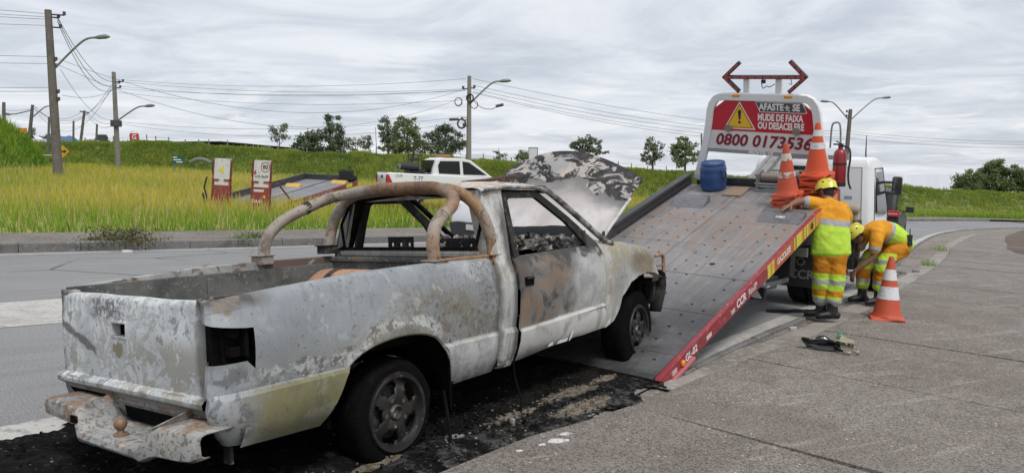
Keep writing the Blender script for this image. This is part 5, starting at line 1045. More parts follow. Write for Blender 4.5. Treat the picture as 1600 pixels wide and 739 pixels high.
mb = MB(); mb.tube([(6.10, .42, 1.37), (6.10, .36, 1.375), (6.12, .02, 1.365), (6.12, -.05, 1.35)], [.05, .085, .085, .05], 12); mb.tube([(6.06, .02, 1.27), (6.06, .03, 1.28)], .02, 8); mb.box((6.06, -.02, 1.22), (6.2, .45, 1.29)); mb.obj('canvas_roll', M_('tan_canvas', (.33, .27, .2), .8, layers=[(8, .5, .7, (.24, .19, .14))]), TT, smooth=50)
mb = MB(); mb.prism([(5.65, 1.60), (5.80, 1.60), (7.1, 2.19), (6.95, 2.22)], 1, 1.36, 1.42); mb.prism([(5.69, 1.60), (5.84, 1.60), (7.14, 2.19), (6.99, 2.22)], 1, 1.42, 1.50); mb.prism([(5.65, 1.60), (5.80, 1.60), (7.1, 2.19), (6.95, 2.22)], 1, 1.50, 1.56); mb.box((6.9, .35, 2.10), (6.96, 1.45, 2.17)); mb.box((6.4, .5, 1.88), (6.44, 1.4, 1.91)); mb.obj('cab_guard', M_('guard_steel', (.28, .28, .27), .5, .2, layers=[(6, .5, .7, (.2, .19, .18))]), TT, smooth=0, bevel=.006)
mb = MB(); mb.box((5.6, .2, .95), (6.2, 1.85, 1.45)); mb.box((6.05, .3, 1.45), (6.25, 1.8, 1.62)); mb.obj('equipment_box', dgrey, TT, smooth=0, bevel=.01)

def on_deck(x, y, z=0, yaw=0): return frame(1.148, 6.107, 0, 37.4) @ BEDM @ Matrix.Translation((x, y, z)) @ Matrix.Rotation(R(yaw), 4, 'Z')
# blue drum
def drum():
    m = M_('blue_plastic', (.022, .062, .19), .38, layers=[(7, .55, .75, (.04, .085, .21)), (30, .64, .72, (.09, .12, .2))]); t = thing('plastic_drum', 'blue plastic drum with a rope handle, standing at the head of the tow deck', 'drum', on_deck(5.04, 1.60, .004) @ Matrix.Rotation(R(INC*.2), 4, 'Y') @ Matrix.Scale(.94, 4))
    MB().lathe([(.002, 0), (.17, 0), (.185, .02), (.192, .08), (.188, .10), (.196, .13), (.197, .24), (.19, .26), (.196, .29), (.19, .34), (.172, .375), (.168, .39)], 28).obj('body', m, t, smooth=40)
    MB().lathe([(.176, .372), (.180, .376), (.180, .402), (.174, .41), (.162, .41), (.158, .40), (.002, .398)], 28).obj('lid', m, t, smooth=40)
    b = MB(); b.tube(smooth_path([(-.10, -.165, .31), (-.08, -.215, .28), (-.06, -.215, .2), (-.09, -.2, .15), (-.12, -.19, .2), (-.12, -.17, .29)], 4), .008, 6); b.obj('handle', black, t)
drum()
# ---------------------------------------------------------------- traffic cones
cone_m = M_('cone_orange', (.52, .082, .035), .5, layers=[(6, .5, .75, (.42, .075, .035)), (25, .6, .72, (.40, .13, .08)), (3, .56, .72, (.55, .1, .05))], bump=(30, .15, .003))
cone_new = M_('cone_bright', (.62, .085, .025), .45, layers=[(6, .55, .8, (.5, .07, .025)), (30, .65, .74, (.45, .15, .09))])
cband = M_('cone_band', (.66, .66, .67), .4, layers=[(12, .52, .66, (.5, .49, .5)), (30, .62, .7, (.38, .34, .33))])
cband2 = M_('cone_band_torn', (.58, .55, .5), .5, layers=[(12, .48, .56, (.45, .12, .07)), (30, .62, .7, (.38, .34, .33))])
def cone(label, M, h=.75, rb=.16, bw=.2, m=cone_m, bands=((.46, .58), (.74, .86)), bm=cband, tilt=0, group=None, body=True, wav=.012, seed=0):
    t = thing('traffic_cone', label, 'traffic cone', M, group); s = bw
    n = 40; rows = []
    for (k, z) in ((1.0, 0), (1.0, .022), (.96, .034), (.80, .038)):
        r = []
        for i in range(n):
            a = 2*math.pi*i/n; q = 1/max(abs(math.cos(a)), abs(math.sin(a)))**.82; rr = s*q*k; w = wav*math.sin(a*4+seed)+wav*.8*math.sin(a*2+seed*2)*(k > .9); r.append((rr*math.cos(a), rr*math.sin(a), z+w*(k > .9)))
        rows.append(r)
    rows.append([(rb*1.06*math.cos(2*math.pi*i/n), rb*1.06*math.sin(2*math.pi*i/n), .04) for i in range(n)])
    MB().grid(rows, closed=True).obj('base', m, t, smooth=40)
    if body:
        rt = .028; rr = lambda z: rb+(rt-rb)*((z-.04)/(h-.04))
        MB().lathe([(rb*1.06, .04), (rb, .06)]+[(rr(z), z) for z in np.linspace(.08, h*.985, 12)]+[(rt*.95, h), (rt*.6, h+.001), (rt*.55, h-.03)], 28).obj('body', m, t, smooth=40)
        for a, b in bands: MB().lathe([(rr(a*h)+.0035, a*h), (rr(b*h)+.0035, b*h)], 28, ).obj('reflective_band', bm, t, smooth=40)
    return t
cone('orange traffic cone with two white bands standing alone on the pavement', frame(4.70, 9.50, .05, 20), .79, .17, .205, cone_m, ((.33, .53), (.63, .80)))
def stack(x, y, n, top_label, word, h, rb, bw, m, bands, bm, gap, seed, lean, base_labels):
    for k in range(n):
        last = k == n-1; r = random.Random(seed+k)
        M = on_deck(x, y, .003+k*gap) @ Matrix.Rotation(R(INC*lean), 4, 'Y') @ Matrix.Rotation(R(r.uniform(-9, 9)), 4, 'Z') @ Matrix.Rotation(R(r.uniform(-2, 2)), 4, 'X')
        cone(top_label if last else base_labels[k], M, h, rb, bw, m, bands if last else (), bm, group='traffic cones stacked on the tow deck', body=last, wav=.011, seed=seed*3+k*1.7)
ords = ['bottom', 'second', 'third', 'fourth', 'fifth', 'sixth', 'seventh']
stack(4.50, .385, 5, 'top cone with torn white band on the stack left of the worker', 'left', .655, .14, .165, cone_m, ((.36, .47), (.68, .82)), cband2, .036, 3, .2, [f'{ords[k]} cone from below in the stack with the torn white band' for k in range(5)])
stack(5.00, .17, 7, 'tallest bright orange cone on the stack in front of the fire extinguisher', 'right', .67, .15, .18, cone_new, ((.52, .64), (.76, .88)), cband, .045, 8, .25, [f'{ords[k]} cone from below in the stack beside the fire extinguisher' for k in range(7)])
# fire extinguisher on the headboard's right leg
def extinguisher():
    t = thing('fire_extinguisher', 'red fire extinguisher with black hose hanging beside the white headboard leg', 'fire extinguisher', on_deck(5.36, -.0, .02) @ Matrix.Rotation(R(INC*.7), 4, 'Y'))
    m = M_('extinguisher_red', (.25, .012, .02), .35, layers=[(6, .5, .8, (.26, .012, .02))], coat=.4)
    MB().lathe([(.002, 0), (.07, 0), (.082, .02), (.085, .06), (.085, .40), (.075, .45), (.045, .485), (.03, .49), (.03, .51)], 24).obj('cylinder', m, t, smooth=50)
    v = MB(); v.lathe([(.03, .505), (.03, .54), (.015, .55), (.002, .55)], 12); v.box((-.02, -.03, .54), (.02, .09, .56)); v.tube([(0, -.02, .55), (0, .06, .595)], .009, 6); v.obj('valve', black, t, smooth=30)
    v = MB(); v.tube(smooth_path([(0, -.03, .53), (-.02, -.11, .50), (-.03, -.135, .38), (-.03, -.12, .2), (-.03, -.13, .06), (-.02, -.16, -.03)], 5), .013, 7); v.obj('hose', black, t, smooth=50)
    MB().lathe([(.0865, .28), (.0865, .31)], 24).obj('strap', black, t, smooth=40); MB().lathe([(.0865, .0), (.0875, .05)], 24).obj('holder', black, t, smooth=40)
    v = MB(); v.tube(smooth_path([(.03, .14, .5), (.03, .13, .78), (.03, .09, .83), (.03, .03, .80), (.03, .01, .55)], 5), .012, 7); v.obj('bracket', steel, t, smooth=50)
extinguisher()
# ================================================================== PEOPLE
def limb(mb, rings, n=16, cap=True):
    """rings: (centre, half-width, half-depth, side vector); tube of ellipses through them"""
    C = [Vector(r[0]) for r in rings]; rows = []
    for i, r in enumerate(rings):
        t = (C[min(i+1, len(C)-1)]-C[max(i-1, 0)]).normalized(); s = Vector(r[3] if len(r) > 3 else (0, 1, .01)); s = (s-t*s.dot(t)).normalized(); w = t.cross(s)
        rows.append([tuple(C[i]+s*r[1]*math.cos(a)+w*r[2]*math.sin(a)) for a in [2*math.pi*k/n for k in range(n)]])
    if cap:
        for end, k in ((0, 1), (-1, -2)):
            d = (C[end]-C[k]).normalized()*min(rings[end][1], rings[end][2])*.6; row = [tuple(C[end]+d+(Vector(p)-C[end])*.55) for p in rows[end]]; rows = [row]+rows if end == 0 else rows+[row]
    mb.grid(rows, closed=True); mb.add(rows[0], [tuple(range(n))[::-1]]); mb.add(rows[-1], [tuple(range(n))]); return mb
def joints(pts, rad, sub=4, side=None, flat=1.0):
    P = smooth_path(pts, sub); k = np.linspace(0, len(rad)-1, len(P)); rr = np.interp(k, range(len(rad)), rad); return [(p, r, r*flat, side or (0, 1, .02)) for p, r in zip(P, rr)]
def hand(mb, wrist, d, nrm, thumb_side, curl=.5, s=1.0):
    """palm, four unequal bent fingers, and a thumb from the side of the palm"""
    w = Vector(wrist); d = Vector(d).normalized(); nr = Vector(nrm); nr = (nr-d*nr.dot(d)).normalized(); sd = d.cross(nr)*thumb_side
    limb(mb, [(w-d*.02*s, .028*s, .022*s, sd), (w+d*.02*s, .034*s, .018*s, sd), (w+d*.06*s, .042*s, .016*s, sd), (w+d*.092*s, .041*s, .013*s, sd)], 12)
    for k, (o, L) in enumerate(((.030, .072), (.010, .082), (-.011, .076), (-.031, .06))):
        p = w+d*.088*s+sd*o*s; q = [p-d*.02*s]; a = 0
        for seg, f in enumerate((.45, .31, .24)): a += curl*(.5 if seg == 0 else .75)+.06*k; q.append(q[-1]+(d*math.cos(a)-nr*math.sin(a))*L*f*s+(d*.02*s if seg == 0 else Vector()))
        limb(mb, [(q[0], .0105*s, .0105*s, sd), (q[1], .0095*s, .0095*s, sd), (q[2], .0088*s, .0088*s, sd), (q[3], .0072*s, .0072*s, sd)], 8)
    p = w+d*.025*s+sd*.03*s; q = [p, p+(d*.55+sd*.75-nr*.2).normalized()*.036*s]; q.append(q[-1]+(d*.85+sd*.35-nr*.45).normalized()*.03*s); q.append(q[-1]+(d*.95-nr*.4).normalized()*.024*s)
    limb(mb, [(q[0], .014*s, .014*s, d), (q[1], .0115*s, .0115*s, d), (q[2], .010*s, .010*s, d), (q[3], .008*s, .008*s, d)], 8)
WORK = bpy.data.scenes.new('work')                              # scratch scene: shapes are fused there, away from the big one
def fuse(mb, name, mats, parent, voxel, smooth_it=3, assign=None, wrinkle=0.0):
    me = bpy.data.meshes.new('tmp'); me.from_pydata(mb.v, [], mb.f); bm = bmesh.new(); bm.from_mesh(me); bmesh.ops.remove_doubles(bm, verts=bm.verts, dist=1e-6); bmesh.ops.recalc_face_normals(bm, faces=bm.faces); bm.to_mesh(me); bm.free()
    o = bpy.data.objects.new('tmp', me); WORK.collection.objects.link(o); k = o.modifiers.new('r', 'REMESH'); k.mode = 'VOXEL'; k.voxel_size = voxel
    k = o.modifiers.new('s', 'SMOOTH'); k.iterations = smooth_it; k.factor = .5
    vl = WORK.view_layers[0]; vl.update(); out = bpy.data.meshes.new_from_object(o.evaluated_get(vl.depsgraph)); bpy.data.objects.remove(o); out.name = name; out.materials.clear()
    for m in mats: out.materials.append(m)
    if wrinkle:
        n = len(out.vertices); co = np.empty(n*3, np.float32); no = np.empty(n*3, np.float32); out.vertices.foreach_get('co', co); out.vertices.foreach_get('normal', no); co = co.reshape(-1, 3); no = no.reshape(-1, 3)
        q = np.array([mnoise.noise((x*7+z*4, y*7, z*11))+.55*mnoise.noise((x*17+z*9, y*17-z*9, z*19)) for x, y, z in co.tolist()], np.float32); out.vertices.foreach_set('co', (co+no*(q*wrinkle)[:, None]).ravel())
    if assign: out.polygons.foreach_set('material_index', [assign(f.center) for f in out.polygons])
    return link(name, out, parent, 70)
skin = M_('skin', (.22, .11, .07), .5, layers=[(14, .5, .7, (.27, .13, .085)), (60, .55, .7, (.17, .085, .055))], bump=(120, .15, .002)); hair = M_('dark_hair', (.018, .014, .011), .7, bump=(80, .6, .006))
hv_or = M_('hi_vis_orange', (.72, .33, .028), .8, spec=.2, layers=[(5, .45, .7, (.56, .22, .016)), (3, .55, .75, (.80, .41, .05)), (22, .58, .72, (.55, .23, .02))], bump=(220, .15, .002)); hv_li = M_('hi_vis_lime', (.50, .72, .075), .8, spec=.2, layers=[(5, .45, .7, (.38, .60, .045)), (3, .55, .75, (.62, .80, .13))], bump=(220, .15, .002)); hv_gr = M_('reflective_tape', (.36, .37, .37), .35, layers=[(30, .5, .7, (.28, .29, .29))])
tr_or = M_('trouser_orange', (.58, .235, .02), .85, spec=.2, layers=[(6, .42, .66, (.42, .15, .012)), (3, .54, .75, (.68, .31, .035)), (25, .58, .72, (.40, .15, .015))], bump=(200, .2, .002)); boot_m = M_('boot_leather', (.015, .0145, .014), .5, layers=[(14, .5, .7, (.035, .032, .03))], bump=(60, .3, .003)); helm = M_('helmet_yellow', (.66, .62, .07), .35, layers=[(8, .55, .75, (.55, .5, .06))], coat=.2)
def helmet(parent, c, fwd, up, name='helmet'):
    f = Vector(fwd).normalized(); u = Vector(up); u = (u-f*u.dot(f)).normalized(); l = u.cross(f); Mx = Matrix(((f.x, l.x, u.x, c[0]), (f.y, l.y, u.y, c[1]), (f.z, l.z, u.z, c[2]), (0, 0, 0, 1))); rows = []; n = 32
    for i in range(12):
        a = i/11*math.pi/2; r = []
        for k in range(n):
            b = 2*math.pi*k/n; x = .142*math.cos(b)*math.cos(a)**.8; y = .118*math.sin(b)*math.cos(a)**.8; z = .125*math.sin(a)**.9
            if i == 0: x *= 1.04; y *= 1.03; z = -.012-.018*(math.cos(b) < -.3)
            rib = .006*(1 if abs(math.sin(b*1)) < .25 else 0)*math.cos(a); r.append((x, y, z+rib))
        rows.append(r)
    mb = MB().grid(rows, closed=True, M=Mx)
    for y in (-.055, 0, .055): mb.tube([tuple(Mx @ Vector((x, y, .128*math.sqrt(max(0, 1-(x/.148)**2-(y/.13)**2))+.002))) for x in np.linspace(-.12, .12, 9)], .008, 6)
    o = mb.obj(name, helm, parent, smooth=60); v = MB()
    for s in (-1, 1):
        for x in (-.05, .03): v.ball((x, s*.098, .062), .02, 8, M=Mx, sq=(1.2, .35, .5))
    v.obj('vent', soot_m, o, smooth=40)['kind'] = 'stuff'
    b = MB(); b.tube([tuple(Mx @ Vector((.125+.03*math.cos(a), .10*math.sin(a)*1.05, -.006))) for a in np.linspace(-1.2, 1.2, 9)], .006, 6); b.obj('brim', helm, o)
    b = MB(); b.tube([tuple(Mx @ Vector(p)) for p in ((.01, .105, .0), (.03, .085, -.07), (.05, .03, -.125), (.05, -.03, -.125), (.03, -.085, -.07), (.01, -.105, .0))], .006, 5); b.obj('chin_strap', black, o)
    return o
def head(mb, c, fwd, up):
    f = Vector(fwd).normalized(); u = Vector(up); u = (u-f*u.dot(f)).normalized(); l = u.cross(f); P = lambda x, y, z: Vector(c)+f*x+l*y+u*z
    limb(mb, [(P(.01, 0, -.115), .045, .05, l), (P(.012, 0, -.085), .062, .075, l), (P(.005, 0, -.04), .072, .092, l), (P(-.004, 0, .01), .077, .1, l), (P(-.01, 0, .06), .075, .098, l), (P(-.012, 0, .095), .056, .075, l)], 18)
    limb(mb, [(P(.085, 0, .03), .011, .012, l), (P(.105, 0, -.005), .015, .016, l), (P(.10, 0, -.02), .012, .012, l)], 8)
    limb(mb, [(P(.088, -.022, -.058), .008, .008, u), (P(.096, 0, -.058), .010, .010, u), (P(.088, .022, -.058), .008, .008, u)], 8)
    for s in (-1, 1): limb(mb, [(P(-.01, s*.076, -.03), .010, .016, f), (P(-.015, s*.084, .0), .012, .02, f), (P(-.01, s*.078, .025), .009, .014, f)], 8)
    for s in (-1, 1): limb(mb, [(P(.088, s*.032, .022), .014, .007, l), (P(.094, s*.032, .03), .012, .006, l)], 8)
    return P
def boot(parent, ankle, toe, M=None):
    a = Vector(ankle); d = Vector((toe[0], toe[1], 0)).normalized(); s = Vector((-d.y, d.x, 0)); mb = MB(); g0 = Vector((a.x, a.y, 0))
    limb(mb, [(g0+Vector((0, 0, .25))-d*.005, .062, .07, s), (g0+Vector((0, 0, .17)), .055, .064, s), (g0+Vector((0, 0, .11)), .052, .066, s), (g0+Vector((0, 0, .045)), .046, .075, s)], 16)
    limb(mb, [(g0-d*.075+Vector((0, 0, .045)), .04, .038, s), (g0+Vector((0, 0, .055)), .045, .05, s), (g0+d*.09+Vector((0, 0, .05)), .05, .04, s), (g0+d*.155+Vector((0, 0, .042)), .05, .034, s), (g0+d*.19+Vector((0, 0, .036)), .036, .026, s)], 16)
    o = fuse(mb, 'boot', [boot_m], parent, .008, 2)
    b = MB(); rows = []
    for z in (0, .022):
        r = []
        for k in range(20): t = 2*math.pi*k/20; r.append(tuple(g0+d*(.055+.145*math.cos(t))+s*(.052*math.sin(t)*(1.0 if math.cos(t) > 0 else .86))+Vector((0, 0, z))))
        rows.append(r)
    b.grid(rows, closed=True); b.add(rows[0], [tuple(range(20))]); b.add(rows[1], [tuple(range(20))]); b.obj('sole', rubber, o, smooth=30); return o
def person(label, loc, build):
    g0 = gpt(*loc); b, parts = MB(), []
    return build(label, Matrix.Translation(g0))
def worker_standing(label, M):
    b = MB(); P = head(b, (.045, .255, 1.555), (-.35, .75, -.42), (-.05, .5, .8))
    limb(b, joints([(.04, .15, 1.40), (.042, .19, 1.46), (.045, .24, 1.52)], [.062, .056, .058], 3, (1, 0, 0)))
    limb(b, joints([(.02, .0, .90), (.025, .03, 1.1), (.035, .09, 1.28), (.04, .13, 1.40)], [.15, .15, .17, .12], 3, (1, 0, 0), .68))
    LA = [(-.13, .10, 1.40), (-.24, .10, 1.425), (-.35, .08, 1.44), (-.43, .02, 1.425), (-.50, -.03, 1.405)]; limb(b, joints(LA, [.055, .05, .043, .038, .028], 3, (0, 0, 1)))
    RA = [(.22, .13, 1.37), (.27, .17, 1.22), (.26, .25, 1.12), (.17, .34, 1.13), (.06, .40, 1.18)]; limb(b, joints(RA, [.055, .05, .043, .038, .028], 3, (0, 1, 0)))
    hand(b, (-.50, -.03, 1.405), (-.8, -.3, -.35), (-.2, -.1, 1), -1, .3, 1.1); hand(b, (.06, .40, 1.18), (-.8, .3, .1), (0, 0, 1), 1, .5, 1.05)
    LL = [(-.08, .0, .88), (-.075, .02, .5), (-.06, .05, .12)]; RL = [(.10, -.02, .88), (.08, -.03, .5), (.04, -.06, .12)]
    for L in (LL, RL): limb(b, joints(L, [.085, .06, .045], 4, (1, 0, 0)))
    t = fuse(b, 'person', [skin], None, .0075, 3); t.matrix_world = M; tag(t, label, 'person', 'road workers in orange and lime clothing')
    s = MB(); limb(s, [((.02, -.005, .80), .245, .155, (1, 0, 0)), ((.02, .0, .92), .235, .155, (1, 0, 0)), ((.025, .02, 1.06), .225, .152, (1, 0, 0)), ((.032, .06, 1.20), .235, .15, (1, 0, 0)), ((.038, .10, 1.31), .235, .14, (1, 0, 0)), ((.04, .135, 1.385), .195, .11, (1, 0, 0)), ((.042, .17, 1.43), .09, .075, (1, 0, 0))], 24)
    limb(s, joints([(-.09, .11, 1.38), (-.17, .105, 1.41), (-.27, .095, 1.435)], [.105, .088, .078], 3, (0, 0, 1), .9)); limb(s, joints([(.17, .12, 1.36), (.25, .15, 1.27), (.275, .18, 1.17)], [.105, .09, .08], 3, (0, 1, 0), .9))
    def sa(c):
        zz = c.z+.12*(c.x-.02)
        if c.x < -.245: return 2 if c.x < -.25 else 0
        if zz > 1.222: return 2 if (c.x > .26 and c.z < 1.18) else 0
        return 2 if zz > 1.145 else 1
    sh = fuse(s, 'shirt', [hv_or, hv_li, hv_gr], t, .009, 3, sa, .007)
    q = MB()
    limb(q, [((.01, .0, .93), .185, .14, (1, 0, 0)), ((.01, .0, .80), .19, .145, (1, 0, 0)), ((.0, .01, .74), .16, .13, (1, 0, 0))], 20)
    limb(q, joints([(-.085, .0, .84), (-.082, .02, .5), (-.065, .05, .20)], [.118, .105, .092], 4, (1, 0, 0))); limb(q, joints([(.10, -.02, .84), (.085, -.04, .5), (.045, -.06, .20)], [.118, .108, .095], 4, (1, 0, 0)))
    def ta(c):
        z = c.z+.05*c.x
        if z > .555: return 0
        if z > .35: return 2 if .42 < z < .478 else 1
        if z > .275: return 0
        return 1 if z > .245 else 2
    fuse(q, 'trousers', [tr_or, hv_li, hv_gr], t, .009, 3, ta, .011)
    h = MB(); limb(h, [(P(-.025, 0, -.055), .07, .075, (1, 0, 0)), (P(-.022, 0, 0), .081, .092, (1, 0, 0)), (P(-.02, 0, .05), .08, .095, (1, 0, 0))], 16); fuse(h, 'hair', [hair], t, .008, 2)
    helmet(t, P(-.008, 0, .035), (-.35, .75, -.30), (-.05, .42, .8)); boot(t, (-.055, .05, 0), (-.8, .35)); boot(t, (.035, -.07, 0), (-.95, .05))
    return t
def worker_bent(label, M):
    b = MB(); P = head(b, (-.235, .02, .935), (-.55, .12, -.72), (-.75, .0, .45))
    limb(b, joints([(-.08, .01, .985), (-.14, .012, .98), (-.20, .018, .96)], [.06, .055, .058], 3, (0, 1, 0)))
    limb(b, joints([(.34, .0, .82), (.22, .0, .95), (.06, .0, 1.0), (-.06, .0, .985)], [.14, .14, .155, .11], 3, (0, 1, 0), .66))
    A1 = [(-.03, -.19, .93), (-.07, -.235, .78), (-.10, -.235, .655), (-.22, -.2, .545), (-.315, -.165, .46)]; A2 = [(-.03, .2, .93), (-.08, .25, .80), (-.12, .25, .67), (-.22, .2, .56), (-.30, .12, .48)]
    for A in (A1, A2): limb(b, joints(A, [.054, .05, .042, .038, .028], 3, (0, 1, 0)))
    hand(b, A1[-1], (-.35, .1, -.9), (-.8, -.3, .3), 1, .55, 1.05); hand(b, A2[-1], (-.4, -.2, -.85), (-.8, .3, .3), -1, .55, 1.05)
    L1 = [(.32, -.10, .78), (.12, -.12, .60), (.075, -.12, .50), (.06, -.11, .10)]; L2 = [(.32, .10, .78), (.02, .14, .62), (-.05, .15, .50), (-.06, .14, .10)]
    for L in (L1, L2): limb(b, joints(L, [.09, .07, .06, .045], 4, (0, 1, 0)))
    t = fuse(b, 'person', [skin], None, .0075, 3); t.matrix_world = M; tag(t, label, 'person', 'road workers in orange and lime clothing')
    s = MB(); limb(s, [((.45, .0, .79), .19, .14, (0, 1, 0)), ((.36, .0, .87), .195, .155, (0, 1, 0)), ((.25, .0, .945), .20, .16, (0, 1, 0)), ((.12, .0, .985), .215, .155, (0, 1, 0)), ((.02, .0, .985), .215, .14, (0, 1, 0)), ((-.06, .0, .975), .17, .105, (0, 1, 0)), ((-.115, .01, .965), .085, .075, (0, 1, 0))], 24)
    for y in (-1, 1): limb(s, joints([(-.01, y*.15, .96), (-.055, y*.215, .85), (-.085, y*.235, .745)], [.105, .092, .082], 3, (0, 1, 0), .95))
    def sa(c):
        if c.z < .80 and c.x < .02: return 2 if c.z > .735 else 0
        u = c.x-.205-(c.z-1.1)*.42
        return 0 if u < 0 or (c.x < .06 and abs(c.y) > .15) else 2 if u < .062 else 1
    fuse(s, 'shirt', [hv_or, hv_li, hv_gr], t, .009, 3, sa, .007)
    q = MB(); limb(q, [((.44, .0, .82), .16, .12, (0, 1, 0)), ((.36, .0, .80), .18, .15, (0, 1, 0)), ((.27, .0, .77), .17, .14, (0, 1, 0))], 18)
    limb(q, joints([(.38, -.10, .77), (.20, -.12, .65), (.10, -.12, .53), (.075, -.12, .40), (.06, -.11, .22)], [.13, .12, .108, .10, .09], 4, (0, 1, 0))); limb(q, joints([(.38, .10, .77), (.12, .13, .67), (-.02, .15, .53), (-.05, .15, .40), (-.06, .14, .22)], [.13, .12, .108, .10, .09], 4, (0, 1, 0)))
    def ta(c):
        if c.x > .235 or c.z > .70: return 0
        if c.z > .46: return 2 if .55 < c.z < .605 else 1
        if c.z > .325: return 0
        return 2 if c.z > .275 else 1
    fuse(q, 'trousers', [tr_or, hv_li, hv_gr], t, .009, 3, ta, .010)
    h = MB(); limb(h, [(P(-.025, 0, -.05), .07, .08, (0, 1, 0)), (P(-.022, 0, 0), .081, .092, (0, 1, 0)), (P(-.02, 0, .05), .08, .095, (0, 1, 0))], 16); fuse(h, 'hair', [hair], t, .008, 2)
    helmet(t, P(-.005, 0, .035), (-.62, .12, -.62), (-.70, .0, .55)); boot(t, (.06, -.11, 0), (-.96, -.12)); boot(t, (-.06, .14, 0), (-.96, .0))
    r = MB(); r.box((.40, -.215, .80), (.46, -.17, .95)); r.tube([(.43, -.19, .95), (.43, -.19, 1.03)], .008, 6); r.obj('radio', black, t, smooth=0, bevel=.006)
    return t
worker_standing('worker standing at the tow deck, back turned, left hand on the ramp', Matrix.Translation(gpt(3.92, 9.42, .05)))
worker_bent('crouching worker bent over beside the truck with arms reaching to the road', Matrix.Translation(gpt(5.18, 10.95, .03)) @ Matrix.Diagonal((1, 1, 1.06, 1)))
bpy.data.scenes.remove(WORK)
# ================================================================== OTHER VEHICLES
def loft_body(prof, widths, yc, n=None):
    """car shell: side outline prof [(x,z)] swept across stations (half-width, inset scale) with rounded shoulders"""
    rows = []; cx = sum(p[0] for p in prof)/len(prof)
    for w, k in widths:
        rows.append([(cx+(x-cx)*(1-k), yc+w, z if z < .4 else .4+(z-.4)*(1-k*.6)) for x, z in prof])
    mb = MB().grid(rows, closed=True); mb.add(rows[0], [tuple(range(len(prof)))]); mb.add(rows[-1], [tuple(range(len(prof)))[::-1]]); return mb
def car_wheel(parent, x, y, z, r, face, rimm):
    b = MB(); h = .11; Mx = Matrix.Rotation(R(90), 4, 'X'); b.lathe([(r*.62, -h*.9), (r*.85, -h), (r*.97, -h*.8), (r, -h*.4), (r, h*.4), (r*.97, h*.8), (r*.85, h), (r*.62, h*.9)], 28, M=Mx); o = b.obj('wheel', rubber, parent, smooth=40, mat=Matrix.Translation((x, y, z)))
    q = MB(); s = -face; q.lathe([(r*.63, s*h*.7), (r*.6, s*h*.95), (r*.54, s*h*.6), (r*.2, s*h*.75), (.002, s*h*.8)], 28, M=Mx)
    q.obj('rim', rimm, o, smooth=40); return o
alloy = M_('car_alloy', (.4, .4, .41), .35, .7); trim = M_('grey_trim', (.03, .031, .033), .6); plate_m = M_('number_plate', (.55, .56, .57), .5)
def dark_suv():
    t = thing('suv', 'dark green grey SUV with red tail lamps parked ahead of the tow truck', 'car', frame(10.58, 21.0, 0, 30)); m = M_('suv_paint', (.014, .018, .017), .4, .0, spec=.25, coat=.15)
    W = 1.84; lower = [(.04, .32), (.0, .55), (.02, .80), (.10, 1.06), (1.0, 1.10), (3.3, 1.05), (4.35, .92), (4.5, .7), (4.45, .32)]
    loft_body(lower, [(0, .03), (.04, .008), (.12, 0), (W-.12, 0), (W-.04, .008), (W, .03)], 0).obj('body', m, t, smooth=35, bevel=.02)
    top = [(.12, 1.05), (.20, 1.25), (.42, 1.66), (.75, 1.74), (1.9, 1.76), (2.4, 1.68), (3.25, 1.08)]
    loft_body(top, [(.10, .03), (.16, .01), (.24, 0), (W-.24, 0), (W-.16, .01), (W-.10, .03)], 0).obj('cabin', m, t, smooth=35, bevel=.02)
    MB().add([(.17, .30, 1.16), (.17, W-.30, 1.16), (.375, W-.34, 1.60), (.375, .34, 1.60)], [(0, 1, 2, 3)]).obj('rear_window', glass_dark, t, smooth=0, solid=.02)
    g = MB(); g.prism([(.42, 1.14), (.60, 1.60), (2.35, 1.64), (3.0, 1.12)], 1, .088, .105); g.obj('side_window', glass_dark, t, smooth=0)
    for y0, y1, nm in ((-.008, .40, 'tail_lamp'), (W-.40, W+.008, 'tail_lamp')):
        k = MB(); k.box((-.012, min(y0, y1), .98), (.05, max(y0, y1), 1.15)); o = k.obj(nm, red_lamp, t, smooth=0, bevel=.015)
        k = MB(); k.box((-.017, min(y0, y1)+.04, 1.04), (-.008, max(y0, y1)-.04, 1.08)); k.obj('reflector', M_('lamp_clear', (.5, .3, .3), .2), o, smooth=0)
    k = MB(); k.box((-.03, .03, .34), (.14, W-.03, .58)); k.obj('rear_bumper', trim, t, smooth=0, bevel=.03)
    k = MB(); k.box((-.015, .62, .72), (.03, 1.22, .84)); k.obj('number_plate', plate_m, t, smooth=0)
    k = MB(); k.box((2.55, -.26, 1.06), (2.68, -.03, 1.24)); k.box((2.6, -.06, 1.06), (2.66, .08, 1.10)); k.obj('mirror', trim, t, smooth=30, bevel=.03)
    k = MB(); k.box((.5, -.012, .34), (4.0, .02, .46)); k.prism([(.62, .50), (.72, .72), (.9, .78), (1.08, .78), (1.26, .7), (1.36, .5)], 1, -.01, .02); k.obj('side_cladding', trim, t, smooth=0)
    k = MB(); k.tube([(.6, .24, 1.80), (2.2, .24, 1.82)], .02, 6); k.obj('roof_rail', steel, t)
    for x in (1.0, 3.65): car_wheel(t, x, .10, .36, .36, -1, alloy); car_wheel(t, x, W-.10, .36, .36, 1, alloy)
dark_suv()
